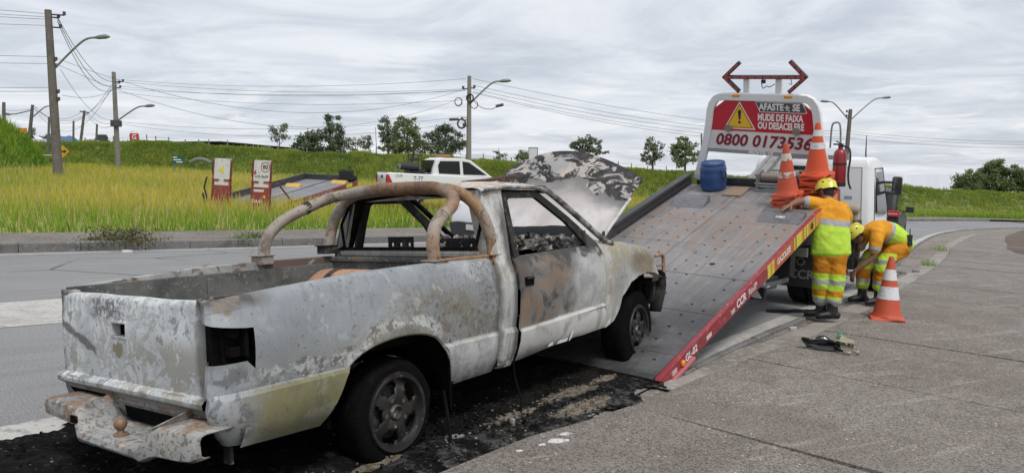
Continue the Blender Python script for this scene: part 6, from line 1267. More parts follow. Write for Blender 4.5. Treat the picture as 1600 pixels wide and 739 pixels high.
def white_hatch():
    t = thing('hatchback', 'white hatchback seen through the empty windows of the burnt cab', 'car', frame(-.2, 15.9, 0, 45)); m = M_('hatch_paint', (.72, .73, .745), .25, coat=.5)
    W = 1.74; lower = [(.05, .28), (.0, .50), (.03, .78), (.12, .98), (1.0, 1.0), (2.9, .95), (3.75, .80), (3.85, .55), (3.8, .28)]
    loft_body(lower, [(0, .04), (.04, .01), (.14, 0), (W-.14, 0), (W-.04, .01), (W, .04)], 0).obj('body', m, t, smooth=35, bevel=.03)
    top = [(.13, .95), (.22, 1.1), (.40, 1.36), (.7, 1.44), (1.6, 1.46), (2.1, 1.38), (2.85, .97)]
    loft_body(top, [(.10, .03), (.16, .01), (.26, 0), (W-.26, 0), (W-.16, .01), (W-.10, .03)], 0).obj('cabin', m, t, smooth=35, bevel=.03)
    MB().add([(.17, .32, 1.05), (.17, W-.32, 1.05), (.36, W-.36, 1.34), (.36, .36, 1.34)], [(0, 1, 2, 3)]).obj('rear_window', glass_dark, t, smooth=0, solid=.03)
    for y0, y1 in ((.02, .20), (W-.20, W-.02)): MB().box((-.01, y0, .80), (.10, y1, .98)).obj('tail_lamp', red_lamp, t, smooth=0, bevel=.03)
    MB().prism([(W-.12, .24), (W-.02, .52), (W-.3, .56), (.3, .56), (.02, .52), (.12, .24)], 0, -.035, .08).obj('rear_bumper', trim, t, smooth=0, bevel=.02)
    MB().box((-.05, .62, .40), (-.03, 1.12, .52)).obj('number_plate', plate_m, t, smooth=0)
    for x in (.75, 3.1): car_wheel(t, x, .10, .31, .31, -1, alloy); car_wheel(t, x, W-.10, .31, .31, 1, alloy)
white_hatch()
def white_pickup():
    t = thing('white_pickup', 'white double cab pickup with black gear in its bed, parked in the tall grass', 'pickup', frame(-4.55, 27.6, .36, 68)); m = M_('pickup_white', (.74, .75, .76), .3, coat=.4); W = 1.82
    lower = [(.08, .50), (.0, .62), (.0, 1.10), (.03, 1.16), (1.7, 1.15), (3.6, 1.12), (4.0, 1.12), (5.0, 1.0), (5.2, .85), (5.22, .45)]
    loft_body(lower, [(0, .015), (.03, .004), (.10, 0), (W-.10, 0), (W-.03, .004), (W, .015)], 0).obj('body', m, t, smooth=35, bevel=.02)
    top = [(1.68, 1.13), (1.72, 1.4), (1.82, 1.72), (2.0, 1.79), (2.9, 1.80), (3.2, 1.74), (4.1, 1.14)]
    loft_body(top, [(.09, .02), (.15, .008), (.24, 0), (W-.24, 0), (W-.15, .008), (W-.09, .02)], 0).obj('cabin', m, t, smooth=35, bevel=.02)
    for P in ([(1.95, 1.2), (1.9, 1.5), (1.98, 1.66), (2.72, 1.69), (2.78, 1.2)], [(2.9, 1.2), (2.84, 1.69), (3.1, 1.66), (3.82, 1.22)]):
        q = MB().prism(P, 1, .076, .10); q.obj('side_window', glass_dark, t, smooth=0)
    MB().box((1.66, .25, 1.22), (1.80, W-.25, 1.68)).obj('rear_window', glass_dark, t, smooth=0)
    MB().box((.03, .12, 1.12), (1.62, W-.12, 1.168)).obj('bed_opening', trim, t, smooth=0)
    for y in (0.0, W-.16): MB().prism([(-.012, .78), (-.012, 1.08), (.05, 1.09), (.20, .80)], 1, y-.01, y+.17).obj('tail_lamp', red_lamp, t, smooth=0)
    MB().box((-.02, .70, .95), (.01, 1.0, 1.05)).obj('tailgate_handle', trim, t, smooth=0, bevel=.01); MB().box((-.1, .1, .48), (.08, W-.1, .62)).obj('rear_bumper', trim, t, smooth=0, bevel=.02)
    F = Matrix(((1, 0, 0, 0), (0, 0, -1, -.004), (0, 1, 0, 0), (0, 0, 0, 1)))
    text_mesh('lettering', 'T-77', .19, ktxt, t, F @ Matrix.Translation((1.15, .98, .001)), .002, depth=.0006)
    text_mesh('lettering', 'CCR', .13, M_('grey_print', (.25, .25, .27), .5), t, F @ Matrix.Translation((.42, 1.05, .001)), .003, .3, depth=.0006)
    for k in range(12):
        MB().box((.35+k*.36, -.012, .60), (.35+k*.36+.30, .004, .74)).obj('reflective_stripe', (yell_m, sign_red, oran_m)[k % 3], t, smooth=0)
    b = MB(); b.box((2.2, .35, 1.82), (2.42, W-.35, 1.90)); lb = b.obj('light_bar', M_('orange_light_bar', (.55, .2, .04), .35, layers=[(6, .5, .7, (.4, .13, .03))]), t, smooth=0, bevel=.02)
    MB().box((2.22, .3, 1.79), (2.4, W-.3, 1.825)).obj('light_bar_base', trim, lb, smooth=0)
    g = MB(); g.tube([(.55, .35, 1.42), (1.25, .45, 1.40)], .14, 12); g.tube([(.62, .5, 1.38), (.62, 1.1, 1.38)], .05, 8); g.box((.95, .4, 1.15), (1.5, 1.3, 1.34)); gear = g.obj('pump_set', trim, t, smooth=30); gear['label'] = 'black pump and frame carried in the bed'
    g = MB()
    for y in (.4, .9): g.tube([(.95, y, 1.15), (.98, y, 1.85), (1.35, y, 1.85), (1.4, y, 1.15)], .02, 6)
    g.tube([(.98, .4, 1.85), (.98, .9, 1.85)], .03, 6); g.tube([(1.35, .4, 1.85), (1.35, .9, 1.85)], .03, 6); g.tube([(.98, .4, 1.6), (1.37, .9, 1.72)], .03, 6); g.box((1.0, .45, 1.62), (1.3, .85, 1.72)); g.tube([(.98, .4, 1.98), (1.3, .4, 1.98), (1.3, .9, 1.98)], .025, 6); g.tube([(1.1, .65, 1.7), (1.1, .65, 1.98)], .03, 6); g.obj('equipment_frame', trim, t, smooth=30)
    MB().tube([(.52, .34, 1.42), (.55, .35, 1.42)], .10, 12).obj('pump_lamp', steel, t)
    for x in (1.05, 4.15): car_wheel(t, x, .08, .38, .38, -1, alloy); car_wheel(t, x, W-.08, .38, .38, 1, alloy)
white_pickup()
def flat_trailer():
    t = thing('flatbed_trailer', 'low tilted flatbed trailer with two raised white and red ramps, standing in tall grass', 'trailer', frame(-8.05, 25.6, -.02, 15)); W = 2.35; inc = 8.6
    D = Matrix.Translation((0, 0, .14)) @ Matrix.Rotation(R(-inc), 4, 'Y'); dk = M_('trailer_deck', (.19, .19, .205), .6, layers=[(2, .45, .65, (.24, .24, .255)), (30, .6, .7, (.3, .3, .3))])
    for k in range(2): MB().box((0, .02+k*(W/2), -.04), (6.3, W/2-.01+k*W/2, .0)).obj('deck_plate', dk, t, smooth=0, mat=D)
    MB().box((0, -.03, -.15), (6.3, .0, .05)).obj('side_beam', M_('beam_red', (.22, .045, .03), .6, layers=[(5, .5, .7, (.15, .04, .03)), (20, .58, .7, (.35, .3, .27))]), t, smooth=0, mat=D)
    MB().box((0, W, -.15), (6.3, W+.06, .24)).obj('side_beam', dgrey, t, smooth=0, mat=D); MB().box((6.3, 0, -.1), (6.36, W, .22)).obj('front_beam', dgrey, t, smooth=0, mat=D)
    F = D @ Matrix(((1, 0, 0, 0), (0, 0, -1, -.0315), (0, 1, 0, 0), (0, 0, 0, 1))); text_mesh('lettering', 'CCR RioSP GUINCHO', .20, M_('faded_letters', (.5, .4, .36), .6), t, F @ Matrix.Translation((3.2, -.05, 0)), .0, depth=.0006)
    for x in (.0, 5.3): MB().box((x, -.036, -.12), (x+.5, -.03, .03)).obj('reflective_patch', yell_m, t, smooth=0, mat=D)
    for x, y in ((4.3, 1.5), (5.6, .2)): MB().prism([(x, .0), (x+.12, .10), (x+.25, .10), (x+.3, .0)], 1, y, y+.62).obj('wheel_stop', M_('stop_yellow', (.6, .38, .08), .6), t, smooth=0, mat=D)
    w = MB(); w.box((6.0, .1, .1), (6.35, .7, .22)); w.box((6.02, .14, .22), (6.08, .66, .46)); w.box((6.28, .14, .22), (6.34, .66, .46)); w.tube([(6.18, .12, .32), (6.18, .68, .32)], .10, 10); w.tube([(6.05, .1, .45), (6.3, .7, .47)], .03, 6); w.obj('winch', black, t, smooth=30, mat=D)
    c = MB(); c.tube([(1.0, 1.1, .02), (6.1, .5, .25)], .012, 5); c.obj('winch_cable', black, t, mat=D)
    rr = M_('ramp_red', (.23, .045, .03), .6, layers=[(6, .5, .7, (.16, .04, .03)), (18, .58, .7, (.36, .2, .14))]); rw = M_('ramp_white', (.58, .58, .56), .6, layers=[(5, .5, .7, (.45, .44, .42)), (14, .6, .7, (.36, .28, .22))])
    for k, y in enumerate((.05, 1.58)):
        r = bpy.data.objects.new('ramp', None); COL.objects.link(r); r.parent = t; r.matrix_local = Matrix.Translation((-.05, y, .05)) @ Matrix.Rotation(R(4), 4, 'Y')
        MB().box((-.03, 0, 0), (.05, .72, .80)).obj('lower_panel', rr, r, smooth=0, bevel=.01); MB().box((-.03, .05, .95), (.03, .67, 1.70)).obj('upper_panel', rw, r, smooth=0, bevel=.01); MB().box((-.025, .08, .78), (.02, .64, .98)).obj('middle_panel', rw, r, smooth=0)
        f = MB()
        for yy in (0, .67): f.box((-.05, yy, .0), (.03, yy+.05, 1.02)); f.box((-.035, yy, .98), (.02, yy+.05, 1.66))
        f.box((-.05, 0, .94), (.0, .26, 1.0)); f.box((-.05, .46, .94), (.0, .72, 1.0)); f.obj('frame', rr, r, smooth=0)
        for yy in (-.02, .70): MB().tube([(-.04, yy, 1.15), (-.08, yy, 1.2), (-.08, yy, 1.55), (-.04, yy, 1.6)], .014, 5).obj('hook', black, r)
        S = Matrix(((0, 0, -1, -.0325), (-1, 0, 0, .36), (0, 1, 0, 0), (0, 0, 0, 1)))
        if k == 0:
            ringr = MB(); ringr.grid([[(.13+.175*math.cos(a), 1.47+.175*math.sin(a), 0) for a in np.linspace(0, 2*math.pi, 28, endpoint=False)], [(.13+.145*math.cos(a), 1.47+.145*math.sin(a), 0) for a in np.linspace(0, 2*math.pi, 28, endpoint=False)]], closed=True); ringr.obj('speed_roundel', M_('roundel_red', (.33, .05, .05), .5), r, smooth=0, mat=S)
            text_mesh('lettering', '80', .20, ktxt, r, S @ Matrix.Translation((.13, 1.47, .001)), .004, depth=.0006); text_mesh('lettering', 'CCR RioSP', .11, ktxt, r, S @ Matrix.Translation((0, 1.15, .001)), .002, depth=.0006)
            text_mesh('lettering', 'GA-01', .14, wtxt, r, Matrix(((0, 0, -1, -.032), (-1, 0, 0, .36), (0, 1, 0, 0), (0, 0, 0, 1))) @ Matrix.Translation((-.1, .32, .0)), .003, depth=.0006); MB().box((-.033, .24, .74-.1), (-.028, .62, .82-.1)).obj('number_plate', plate_m, r, smooth=0); MB().box((-.034, .16, .44), (-.03, .26, .53)).obj('amber_light', amber, r, smooth=0)
            q = MB().prism([(-.30, 1.30), (-.22, 1.38), (-.2, 1.24), (-.28, 1.2)], 2, 0, .001); q.obj('emblem', M_('emblem_red', (.4, .05, .05), .5), r, smooth=0, mat=S)
        else: MB().box((-.034, .30, 1.18), (-.03, .42, 1.42)).obj('reflector', yell_m, r, smooth=0)
    a = MB(); a.tube([(.15, -.12, 1.0), (1.2, -.12, .28)], .03, 6); a.box((1.15, -.16, .2), (1.3, -.06, .32)); a.obj('ramp_strut', rr, t, smooth=30)
    a = MB(); a.tube([(.0, 2.42, .1), (-.1, 2.55, .75), (-.1, 2.45, 1.1)], .03, 6); a.tube([(-.08, 2.45, .0), (-.08, 2.62, .55)], .035, 6); a.obj('ramp_lever', black, t, smooth=30)
    x = MB()
    for k in range(7): x.add([(-.16, 2.3-k*.3, .05), (-.16, 2.15-k*.3, .05), (-.16, 2.05-k*.3, .19), (-.16, 2.2-k*.3, .19)], [(0, 1, 2, 3)])
    x.obj('tail_stripe', M_('stripe_orange', (.5, .28, .12), .5), t, smooth=0, solid=.01)['kind'] = 'stuff'
    for y in (.12, 2.2): car_wheel(t, 4.2, y, .36, .36, -1 if y < 1 else 1, steel); car_wheel(t, 5.1, y, .36, .36, -1 if y < 1 else 1, steel)
    d = MB(); d.box((4.0, .3, .30), (6.4, .4, .75)); d.box((4.0, 1.95, .30), (6.4, 2.05, .75)); d.tube([(6.3, 1.2, .5), (7.6, 1.2, .5)], .05, 8); d.obj('chassis', black, t, smooth=0)
flat_trailer()
# ================================================================== POLES, WIRES, TREES, SIGNS
pole_m = M_('pole_concrete', (.135, .12, .105), .9, layers=[(1.2, .45, .65, (.1, .09, .078)), (8, .55, .7, (.2, .185, .165))], bump=(20, .3, .01)); pole_lt = M_('pole_pale_concrete', (.21, .195, .175), .9, layers=[(1.2, .45, .65, (.16, .15, .135)), (8, .55, .7, (.27, .25, .225))])
wire_m = M_('cable_black', (.06, .062, .066), .6); lamp_m = M_('lamp_grey', (.2, .205, .215), .45, .3); arm_m = M_('lamp_arm', (.24, .24, .25), .5, .3)
POLES = {
    'A': ((-21.26, 36.0, 2.16), (-21.37, 36.0, 9.2), 0.22, 0.15),
    'B': ((-26.62, 52.0, 2.4), (-26.67, 52.0, 8.5), 0.19, 0.13),
    'C': ((-2.55, 45.0, 2.07), (-2.47, 45.0, 7.35), 0.17, 0.11),
    'D': ((26.83, 62.0, 2.24), (27.13, 62.0, 6.88), 0.19, 0.14),
    'p1': ((-40.82, 62.0, 5.92), (-40.69, 62.0, 7.44), 0.16, 0.12),
    'p2': ((-41.46, 66.0, 4.46), (-40.87, 66.0, 7.6), 0.17, 0.12),
    'p3': ((-36.19, 60.0, 3.31), (-35.93, 60.0, 6.12), 0.1, 0.08),
    'p4': ((-48.39, 85.0, 5.27), (-48.22, 85.0, 7.58), 0.12, 0.1),
    'p5': ((-44.88, 80.0, 5.06), (-44.21, 80.0, 8.28), 0.16, 0.12),
    'p6': ((-47.51, 88.0, 5.4), (-47.27, 88.0, 7.43), 0.13, 0.11),
}
TREES = [
    ('slim_tree', 'slim small tree with an open crown, farthest left of the trees on the bank', (-22.32, 74.0, 3.58), 0.0, 2.56, [(-0.31, 2.41, 0.56, 0.56), (0.31, 2.66, 0.56, 0.43), (0.0, 1.85, 0.74, 0.49), (0.56, 1.61, 0.43, 0.31), (-0.49, 1.48, 0.37, 0.31)], 420),
    ('bushy_tree', 'low dense round tree touching the left side of the tall ragged tree', (-19.87, 74.0, 3.33), 0.11, 2.08, [(0.06, 1.48, 0.93, 0.74), (-0.56, 1.17, 0.56, 0.56), (0.68, 1.92, 0.74, 0.56), (0.8, 0.99, 0.56, 0.62), (0.06, 0.74, 0.99, 0.43)], 1000),
    ('ragged_tree', 'tallest dark ragged tree in the left half of the bank with two top tufts', (-17.71, 75.0, 3.36), 0.01, 3.46, [(-0.38, 3.76, 0.56, 0.44), (0.5, 3.88, 0.56, 0.38), (0.0, 3.01, 0.94, 0.56), (-0.69, 2.26, 0.81, 0.63), (0.63, 2.13, 0.94, 0.69), (0.06, 1.38, 1.38, 0.81), (1.32, 1.25, 0.56, 0.81), (-1.0, 1.0, 0.63, 0.56), (-0.06, 0.63, 1.38, 0.44)], 1900),
    ('sparse_tree', 'thin sparse tree with pale twigs just right of the tall ragged tree', (-15.21, 75.0, 3.36), 0.03, 1.85, [(-0.38, 1.57, 0.5, 0.38), (0.31, 1.25, 0.5, 0.44), (-0.19, 0.81, 0.5, 0.31), (0.63, 1.63, 0.31, 0.25)], 300),
    ('twiggy_tree', 'narrow twiggy tree left of the bare white stem on the bank', (-13.9, 75.0, 3.36), -0.16, 2.22, [(-0.25, 1.88, 0.5, 0.31), (0.19, 1.38, 0.38, 0.38), (-0.31, 0.88, 0.38, 0.31), (-0.56, 1.38, 0.25, 0.25)], 260),
    ('feathery_tree', 'feathery dark tree leaning against the widest dense tree', (-11.87, 74.0, 3.33), -0.08, 3.54, [(-0.19, 3.4, 0.49, 0.43), (-0.68, 2.6, 0.43, 0.37), (0.25, 2.66, 0.62, 0.49), (-0.31, 1.85, 0.68, 0.49), (0.31, 1.24, 0.56, 0.68), (-0.56, 0.99, 0.43, 0.37)], 650),
    ('wide_tree', 'widest dense green tree standing behind the white pickup', (-10.36, 76.0, 3.13), 0.04, 3.76, [(-0.76, 3.81, 0.7, 0.51), (0.25, 3.68, 0.89, 0.57), (-0.38, 2.86, 1.27, 0.76), (0.89, 2.67, 0.89, 0.76), (0.25, 1.78, 1.65, 0.89), (-0.89, 1.52, 0.89, 0.89), (1.4, 1.4, 0.76, 0.76), (0.0, 0.76, 1.65, 0.51)], 2300),
    ('round_tree', 'round leafy tree standing just left of the lamp post with cable coils', (-6.34, 74.0, 2.97), -0.1, 3.17, [(0.19, 3.15, 0.8, 0.49), (-0.56, 2.6, 0.74, 0.56), (0.56, 2.47, 0.8, 0.62), (-1.05, 1.85, 0.68, 0.62), (0.06, 1.61, 1.11, 0.74), (1.05, 1.24, 0.74, 0.74), (1.55, 1.73, 0.37, 0.37), (-0.43, 0.74, 1.36, 0.49), (-1.55, 1.05, 0.56, 0.56), (-1.79, 2.35, 0.37, 0.37)], 1900),
    ('leafless_tree', 'small leafless shrub with bare twigs between lamp post and hood', (-1.14, 72.0, 2.93), -0.12, 1.31, [(0.12, 0.42, 0.66, 0.24), (-0.3, 0.72, 0.3, 0.18)], 160),
    ('young_tree', 'small green tree peeping over the burnt hood left of the white board', (1.08, 72.0, 2.81), 0.06, 0.95, [(0.0, 0.84, 0.54, 0.36), (-0.36, 0.48, 0.48, 0.3), (0.36, 0.48, 0.54, 0.3)], 420),
    ('spreading_tree', 'grey green tree rising behind the middle of the burnt hood', (7.21, 76.0, 2.37), -0.02, 2.52, [(-0.76, 2.54, 0.57, 0.38), (0.25, 2.73, 0.83, 0.38), (0.89, 2.54, 0.63, 0.32), (-0.25, 2.03, 1.02, 0.44), (1.02, 1.9, 0.76, 0.32), (-1.14, 2.03, 0.44, 0.38), (0.25, 1.4, 1.14, 0.38), (1.84, 1.52, 0.44, 0.19)], 1050),
    ('light_tree', 'light open tree left of the white headboard leg', (13.92, 76.0, 1.99), 0.02, 2.77, [(-0.38, 2.86, 0.57, 0.38), (0.38, 2.54, 0.57, 0.38), (-0.13, 2.16, 0.76, 0.44), (-0.76, 1.78, 0.44, 0.32), (0.51, 1.59, 0.57, 0.38), (-0.25, 1.14, 0.76, 0.38), (-0.89, 1.02, 0.38, 0.25)], 620),
    ('broad_tree', 'broad leafy tree closest to the white headboard leg', (16.86, 75.0, 1.87), -0.05, 2.97, [(-0.06, 3.13, 0.69, 0.38), (-0.5, 2.57, 0.75, 0.44), (0.5, 2.51, 0.81, 0.5), (-0.13, 1.88, 1.13, 0.5), (0.94, 1.69, 0.56, 0.5), (-0.88, 1.75, 0.5, 0.44), (0.0, 1.0, 1.25, 0.5), (-1.13, 2.51, 0.38, 0.31)], 1350),
    ('grove_tree', 'dark leafy tree at the left end of the grove on the right bank', (49.91, 84.0, -0.55), 0.02, 2.44, [(-0.63, 1.61, 0.84, 0.84), (0.21, 2.11, 0.91, 0.7), (-1.05, 0.91, 0.63, 0.56), (0.42, 1.05, 1.12, 0.84), (-0.28, 0.49, 1.4, 0.49)], 1500),
    ('grove_tree', 'taller light green tree in the middle of the grove on the right bank', (53.2, 85.0, -0.58), -0.24, 3.32, [(-0.5, 3.2, 0.85, 0.64), (0.43, 3.34, 0.85, 0.64), (-0.14, 2.34, 1.28, 0.85), (1.14, 2.49, 0.92, 0.71), (-1.07, 1.78, 0.85, 0.85), (0.43, 1.21, 1.42, 0.85), (-0.28, 0.5, 1.56, 0.5)], 2300),
    ('grove_tree', 'bushy tree cut by the right edge of the photograph on the right bank', (55.39, 84.0, -0.76), -0.01, 2.79, [(-0.42, 2.67, 0.84, 0.7), (0.56, 2.53, 0.98, 0.84), (-0.14, 1.61, 1.26, 0.84), (1.05, 1.26, 1.12, 0.98), (-1.05, 1.12, 0.84, 0.7), (0.0, 0.63, 1.54, 0.49)], 2000),
    ('far_tree', 'dark round tree far off behind the large leaning pole', (-65.76, 110.0, 5.8), 0.07, 1.27, [(-0.18, 1.1, 0.83, 0.55), (-0.92, 0.83, 0.55, 0.55), (0.37, 0.64, 0.74, 0.64)], 350),
    ('far_tree', 'dark green tree far off beside the orange hoarding', (-53.23, 85.0, 5.83), 0.04, 0.77, [(0.07, 0.71, 0.43, 0.36), (-0.21, 0.28, 0.5, 0.43), (0.28, 0.28, 0.36, 0.36)], 300),
]

PO = {}
def pole(key, label, mat_, name='utility_pole', group=None, cat='pole'):
    b, t, r0, r1 = POLES[key]; B = Vector(b); T = Vector(t); B.z -= .8
    o = thing(name, label, cat, Matrix.Translation(B), group); MB().tube([(0, 0, 0), tuple(T-B)], [r0, r1], 10).obj('post', mat_, o, smooth=50); PO[key] = (o, B, T); return o
def at(key, f, dx=0, dy=0):
    o, B, T = PO[key]; b = Vector(POLES[key][0]); p = b*(1-f)+T*f; return Vector((p.x+dx, p.y+dy, p.z))
def add(key, mb, name, m, **k): o, B, T = PO[key]; mb.v = [tuple(Vector(p)-B) for p in mb.v]; return mb.obj(name, m, o, **k)
def lamp(key, f, reach, rise, dy=0):
    p = at(key, f); L = [p, p+Vector((reach*.45, dy*.4, rise*.6)), p+Vector((reach*.75, dy*.8, rise*.93)), p+Vector((reach, dy, rise))]
    a = add(key, MB().tube(smooth_path(L, 5), .05, 8), 'lamp_arm', arm_m, smooth=50); e = L[-1]; s = math.copysign(1, reach)
    h = MB(); h.tube([e-Vector((s*.12, 0, .02)), e+Vector((s*.1, 0, .0)), e+Vector((s*.42, 0, .03)), e+Vector((s*.6, 0, .02))], [.05, .10, .11, .04], 8); add(key, h, 'lamp_head', lamp_m, smooth=50)
def insul(key, f, pts, name='insulator_bracket'):
    for dx, dy, dz in pts:
        b = MB(); p = at(key, f)+Vector((0, 0, dz)); q = p+Vector((dx, dy, 0)); b.tube([p, q], .035, 6); b.tube([q, q+Vector((0, 0, .16))], .07, 8); add(key, b, name, wire_m, smooth=40)
def coil(key, c, r, th, flat=.25):
    b = MB()
    for k in range(3): b.tube([c+Vector((r*(1+.04*k)*math.cos(a), .06*k, r*(1+.03*k)*math.sin(a)*1.12)) for a in np.linspace(0, 2*math.pi, 21)], th, 6)
    add(key, b, 'cable_coil', wire_m, smooth=50)
pole('A', 'largest dark pole leaning left at the meadow edge with one lamp arm', pole_m); lamp('A', .605, 2.15, 1.55); insul('A', .955, [(.35, .2, 0), (.62, .2, .12), (.42, .2, -.45)]); insul('A', .66, [(.22, 0, .1), (.22, 0, -.2)]); insul('A', .45, [(.24, 0, .1), (.24, 0, -.25)])
pole('B', 'second tall pole on the meadow, thinner, with a lamp arm and transformer ring', pole_lt); lamp('B', .46, 2.05, 1.05); insul('B', .88, [(.3, .1, 0), (.55, .1, .1), (.35, .1, -.3)]); b_ = MB(); b_.tube([at('B', .44)-Vector((0, 0, .2)), at('B', .44)+Vector((0, 0, .2))], .36, 12); add('B', b_, 'cable_ring', wire_m, smooth=40)
pole('C', 'pale pole behind the white pickup carrying cable coils and a lamp arm', pole_lt); lamp('C', .69, 1.85, 1.35); insul('C', .86, [(-.35, 0, 0), (.3, 0, .05)]); insul('C', .52, [(-.4, 0, 0), (-.3, 0, -.35)])
coil('C', at('C', .76, .05, -.2), .19, .035); coil('C', at('C', .72, -.62, -.1), .2, .022); coil('C', at('C', .48, -.42, -.15), .22, .045); coil('C', at('C', .69, .3, -.1), .2, .012)
b_ = MB(); b_.tube([at('C', .525, -1.15), at('C', .53, -.6)], .075, 8); b_.tube([at('C', .53, -.6), at('C', .55, -.05)], .02, 5); b_.tube(smooth_path([at('C', .74, .2), at('C', .66, .7), at('C', .64, 1.3), at('C', .67, 1.6)], 4), .02, 5); b_.tube([at('C', .67, 1.55), at('C', .69, 2.0)], .085, 8); o_ = add('C', b_, 'splice_box', wire_m, smooth=40)
pole('D', 'pole with two lamp arms behind the cab of the tow truck', pole_m); lamp('D', .80, 2.65, 1.85); lamp('D', .80, -1.8, 1.55); insul('D', .93, [(-.28, 0, .1), (-.28, 0, -.25)])
pole('p1', 'short pole top showing over the green mound at the left edge', pole_m); pole('p2', 'leaning pole beside the green mound with lamp arms both ways', pole_m); lamp('p2', .62, 1.75, 1.1); lamp('p2', .86, -1.9, -.35)
pole('p3', 'thin straight post in front of the gap left of the largest pole', pole_m); pole('p4', 'thin far post between the largest pole and the crossarm pole', pole_m); pole('p5', 'far leaning pole with a wooden crossarm at its top', pole_m)
b_ = MB(); b_.tube([at('p5', .97, -.45), at('p5', .93, .5)], .07, 6); add('p5', b_, 'crossarm', pole_m)
pole('p6', 'far dark post beside the lorry box on the bank', pole_m)
def wire(label, A, B, sag, r=.022, group='overhead cables'):
    A = Vector(A); B = Vector(B); P = [A*(1-t)+B*t-Vector((0, 0, sag*4*t*(1-t))) for t in np.linspace(0, 1, 17)]; o = MB().tube(P, r, 5, caps=False).obj('overhead_cable', wire_m, smooth=0); tag(o, label, 'cable', group)
def L_(x, y, z): return Vector((x, y, z))
# left of the big pole, running out of the frame
for k, (f, z) in enumerate(((.975, 9.95), (.955, 9.55), (.94, 9.35), (.90, 8.85), (.70, 7.35), (.655, 6.95), (.50, 5.75), (.475, 5.6))):
    wire(('highest', 'second', 'third', 'fourth', 'fifth', 'sixth', 'seventh', 'lowest')[k]+' cable running from the largest pole out of the left edge', at('A', f), L_(-33, 33.5, z), .12, .0095)
for k, (fa, fb, s) in enumerate(((.96, .90, .9), (.95, .88, 1.25), (.93, .86, 1.5), (.62, .50, .9), (.45, .84, .35))):
    wire(('uppermost', 'second', 'third', 'thin low', 'nearly level')[k]+' cable hanging between the two poles on the meadow', at('A', fa, .4), at('B', fb, .2), s, .015 if k < 3 else .01)
for k, (fb, fc, s) in enumerate(((.92, .97, .45), (.90, .86, .42), (.85, .85, .5), (.82, .84, .32), (.78, .74, .5), (.46, .56, .6), (.44, .50, .85))):
    wire(('highest', 'second', 'third', 'fourth', 'fifth', 'sixth', 'lowest')[k]+' cable spanning from the meadow pole to the pole with coils', at('B', fb, .2), at('C', fc, -.2), s, .009)
for k, (fa, fc, s) in enumerate(((.69, .86, 1.9), (.65, .78, 2.3))):
    wire(('upper', 'lower')[k]+' long cable from the largest pole straight to the pole with coils', at('A', fa, .25), at('C', fc, -.2), s, .009)
for k, (fc, fd, s) in enumerate(((.97, .62, .6), (.90, .58, .75), (.86, .54, .8), (.83, .50, .9), (.82, .47, 1.0))):
    wire(('highest', 'second', 'third', 'fourth', 'lowest')[k]+' cable from the pole with coils towards the pole with two lamps', at('C', fc, .2), at('D', fd, -.2), s, .010)
for k, (fd, z) in enumerate(((.62, 4.55), (.58, 4.3), (.50, 4.05))):
    wire(('upper', 'middle', 'lower')[k]+' cable running from the pole with two lamps out of the right edge', at('D', fd, .2), L_(49, 66, z), .35, .012)
for k, (fb, fp, s) in enumerate(((.86, .97, 2.0), (.83, .90, 2.4), (.80, .95, 1.6))):
    wire(('uppermost', 'middle', 'lowest')[k]+' sagging cable from the meadow pole back to the leaning pole by the mound', at('B', fb, -.2), at('p2', fp, .2), s, .012)
for k, (fb, fp, s) in enumerate(((.44, .95, .4), (.42, .90, .6))):
    wire(('upper', 'lower')[k]+' thin cable from the meadow pole to the far crossarm pole', at('B', fb, -.2), at('p5', fp, .3), s, .014)
wire('thin cable from the leaning pole out over the mound', at('p2', .9), at('p1', .6), .1, .014)
wire('cable from the leaning pole down to the far crossarm pole', at('p2', .92), at('p5', .93, -.4), .8, .018)
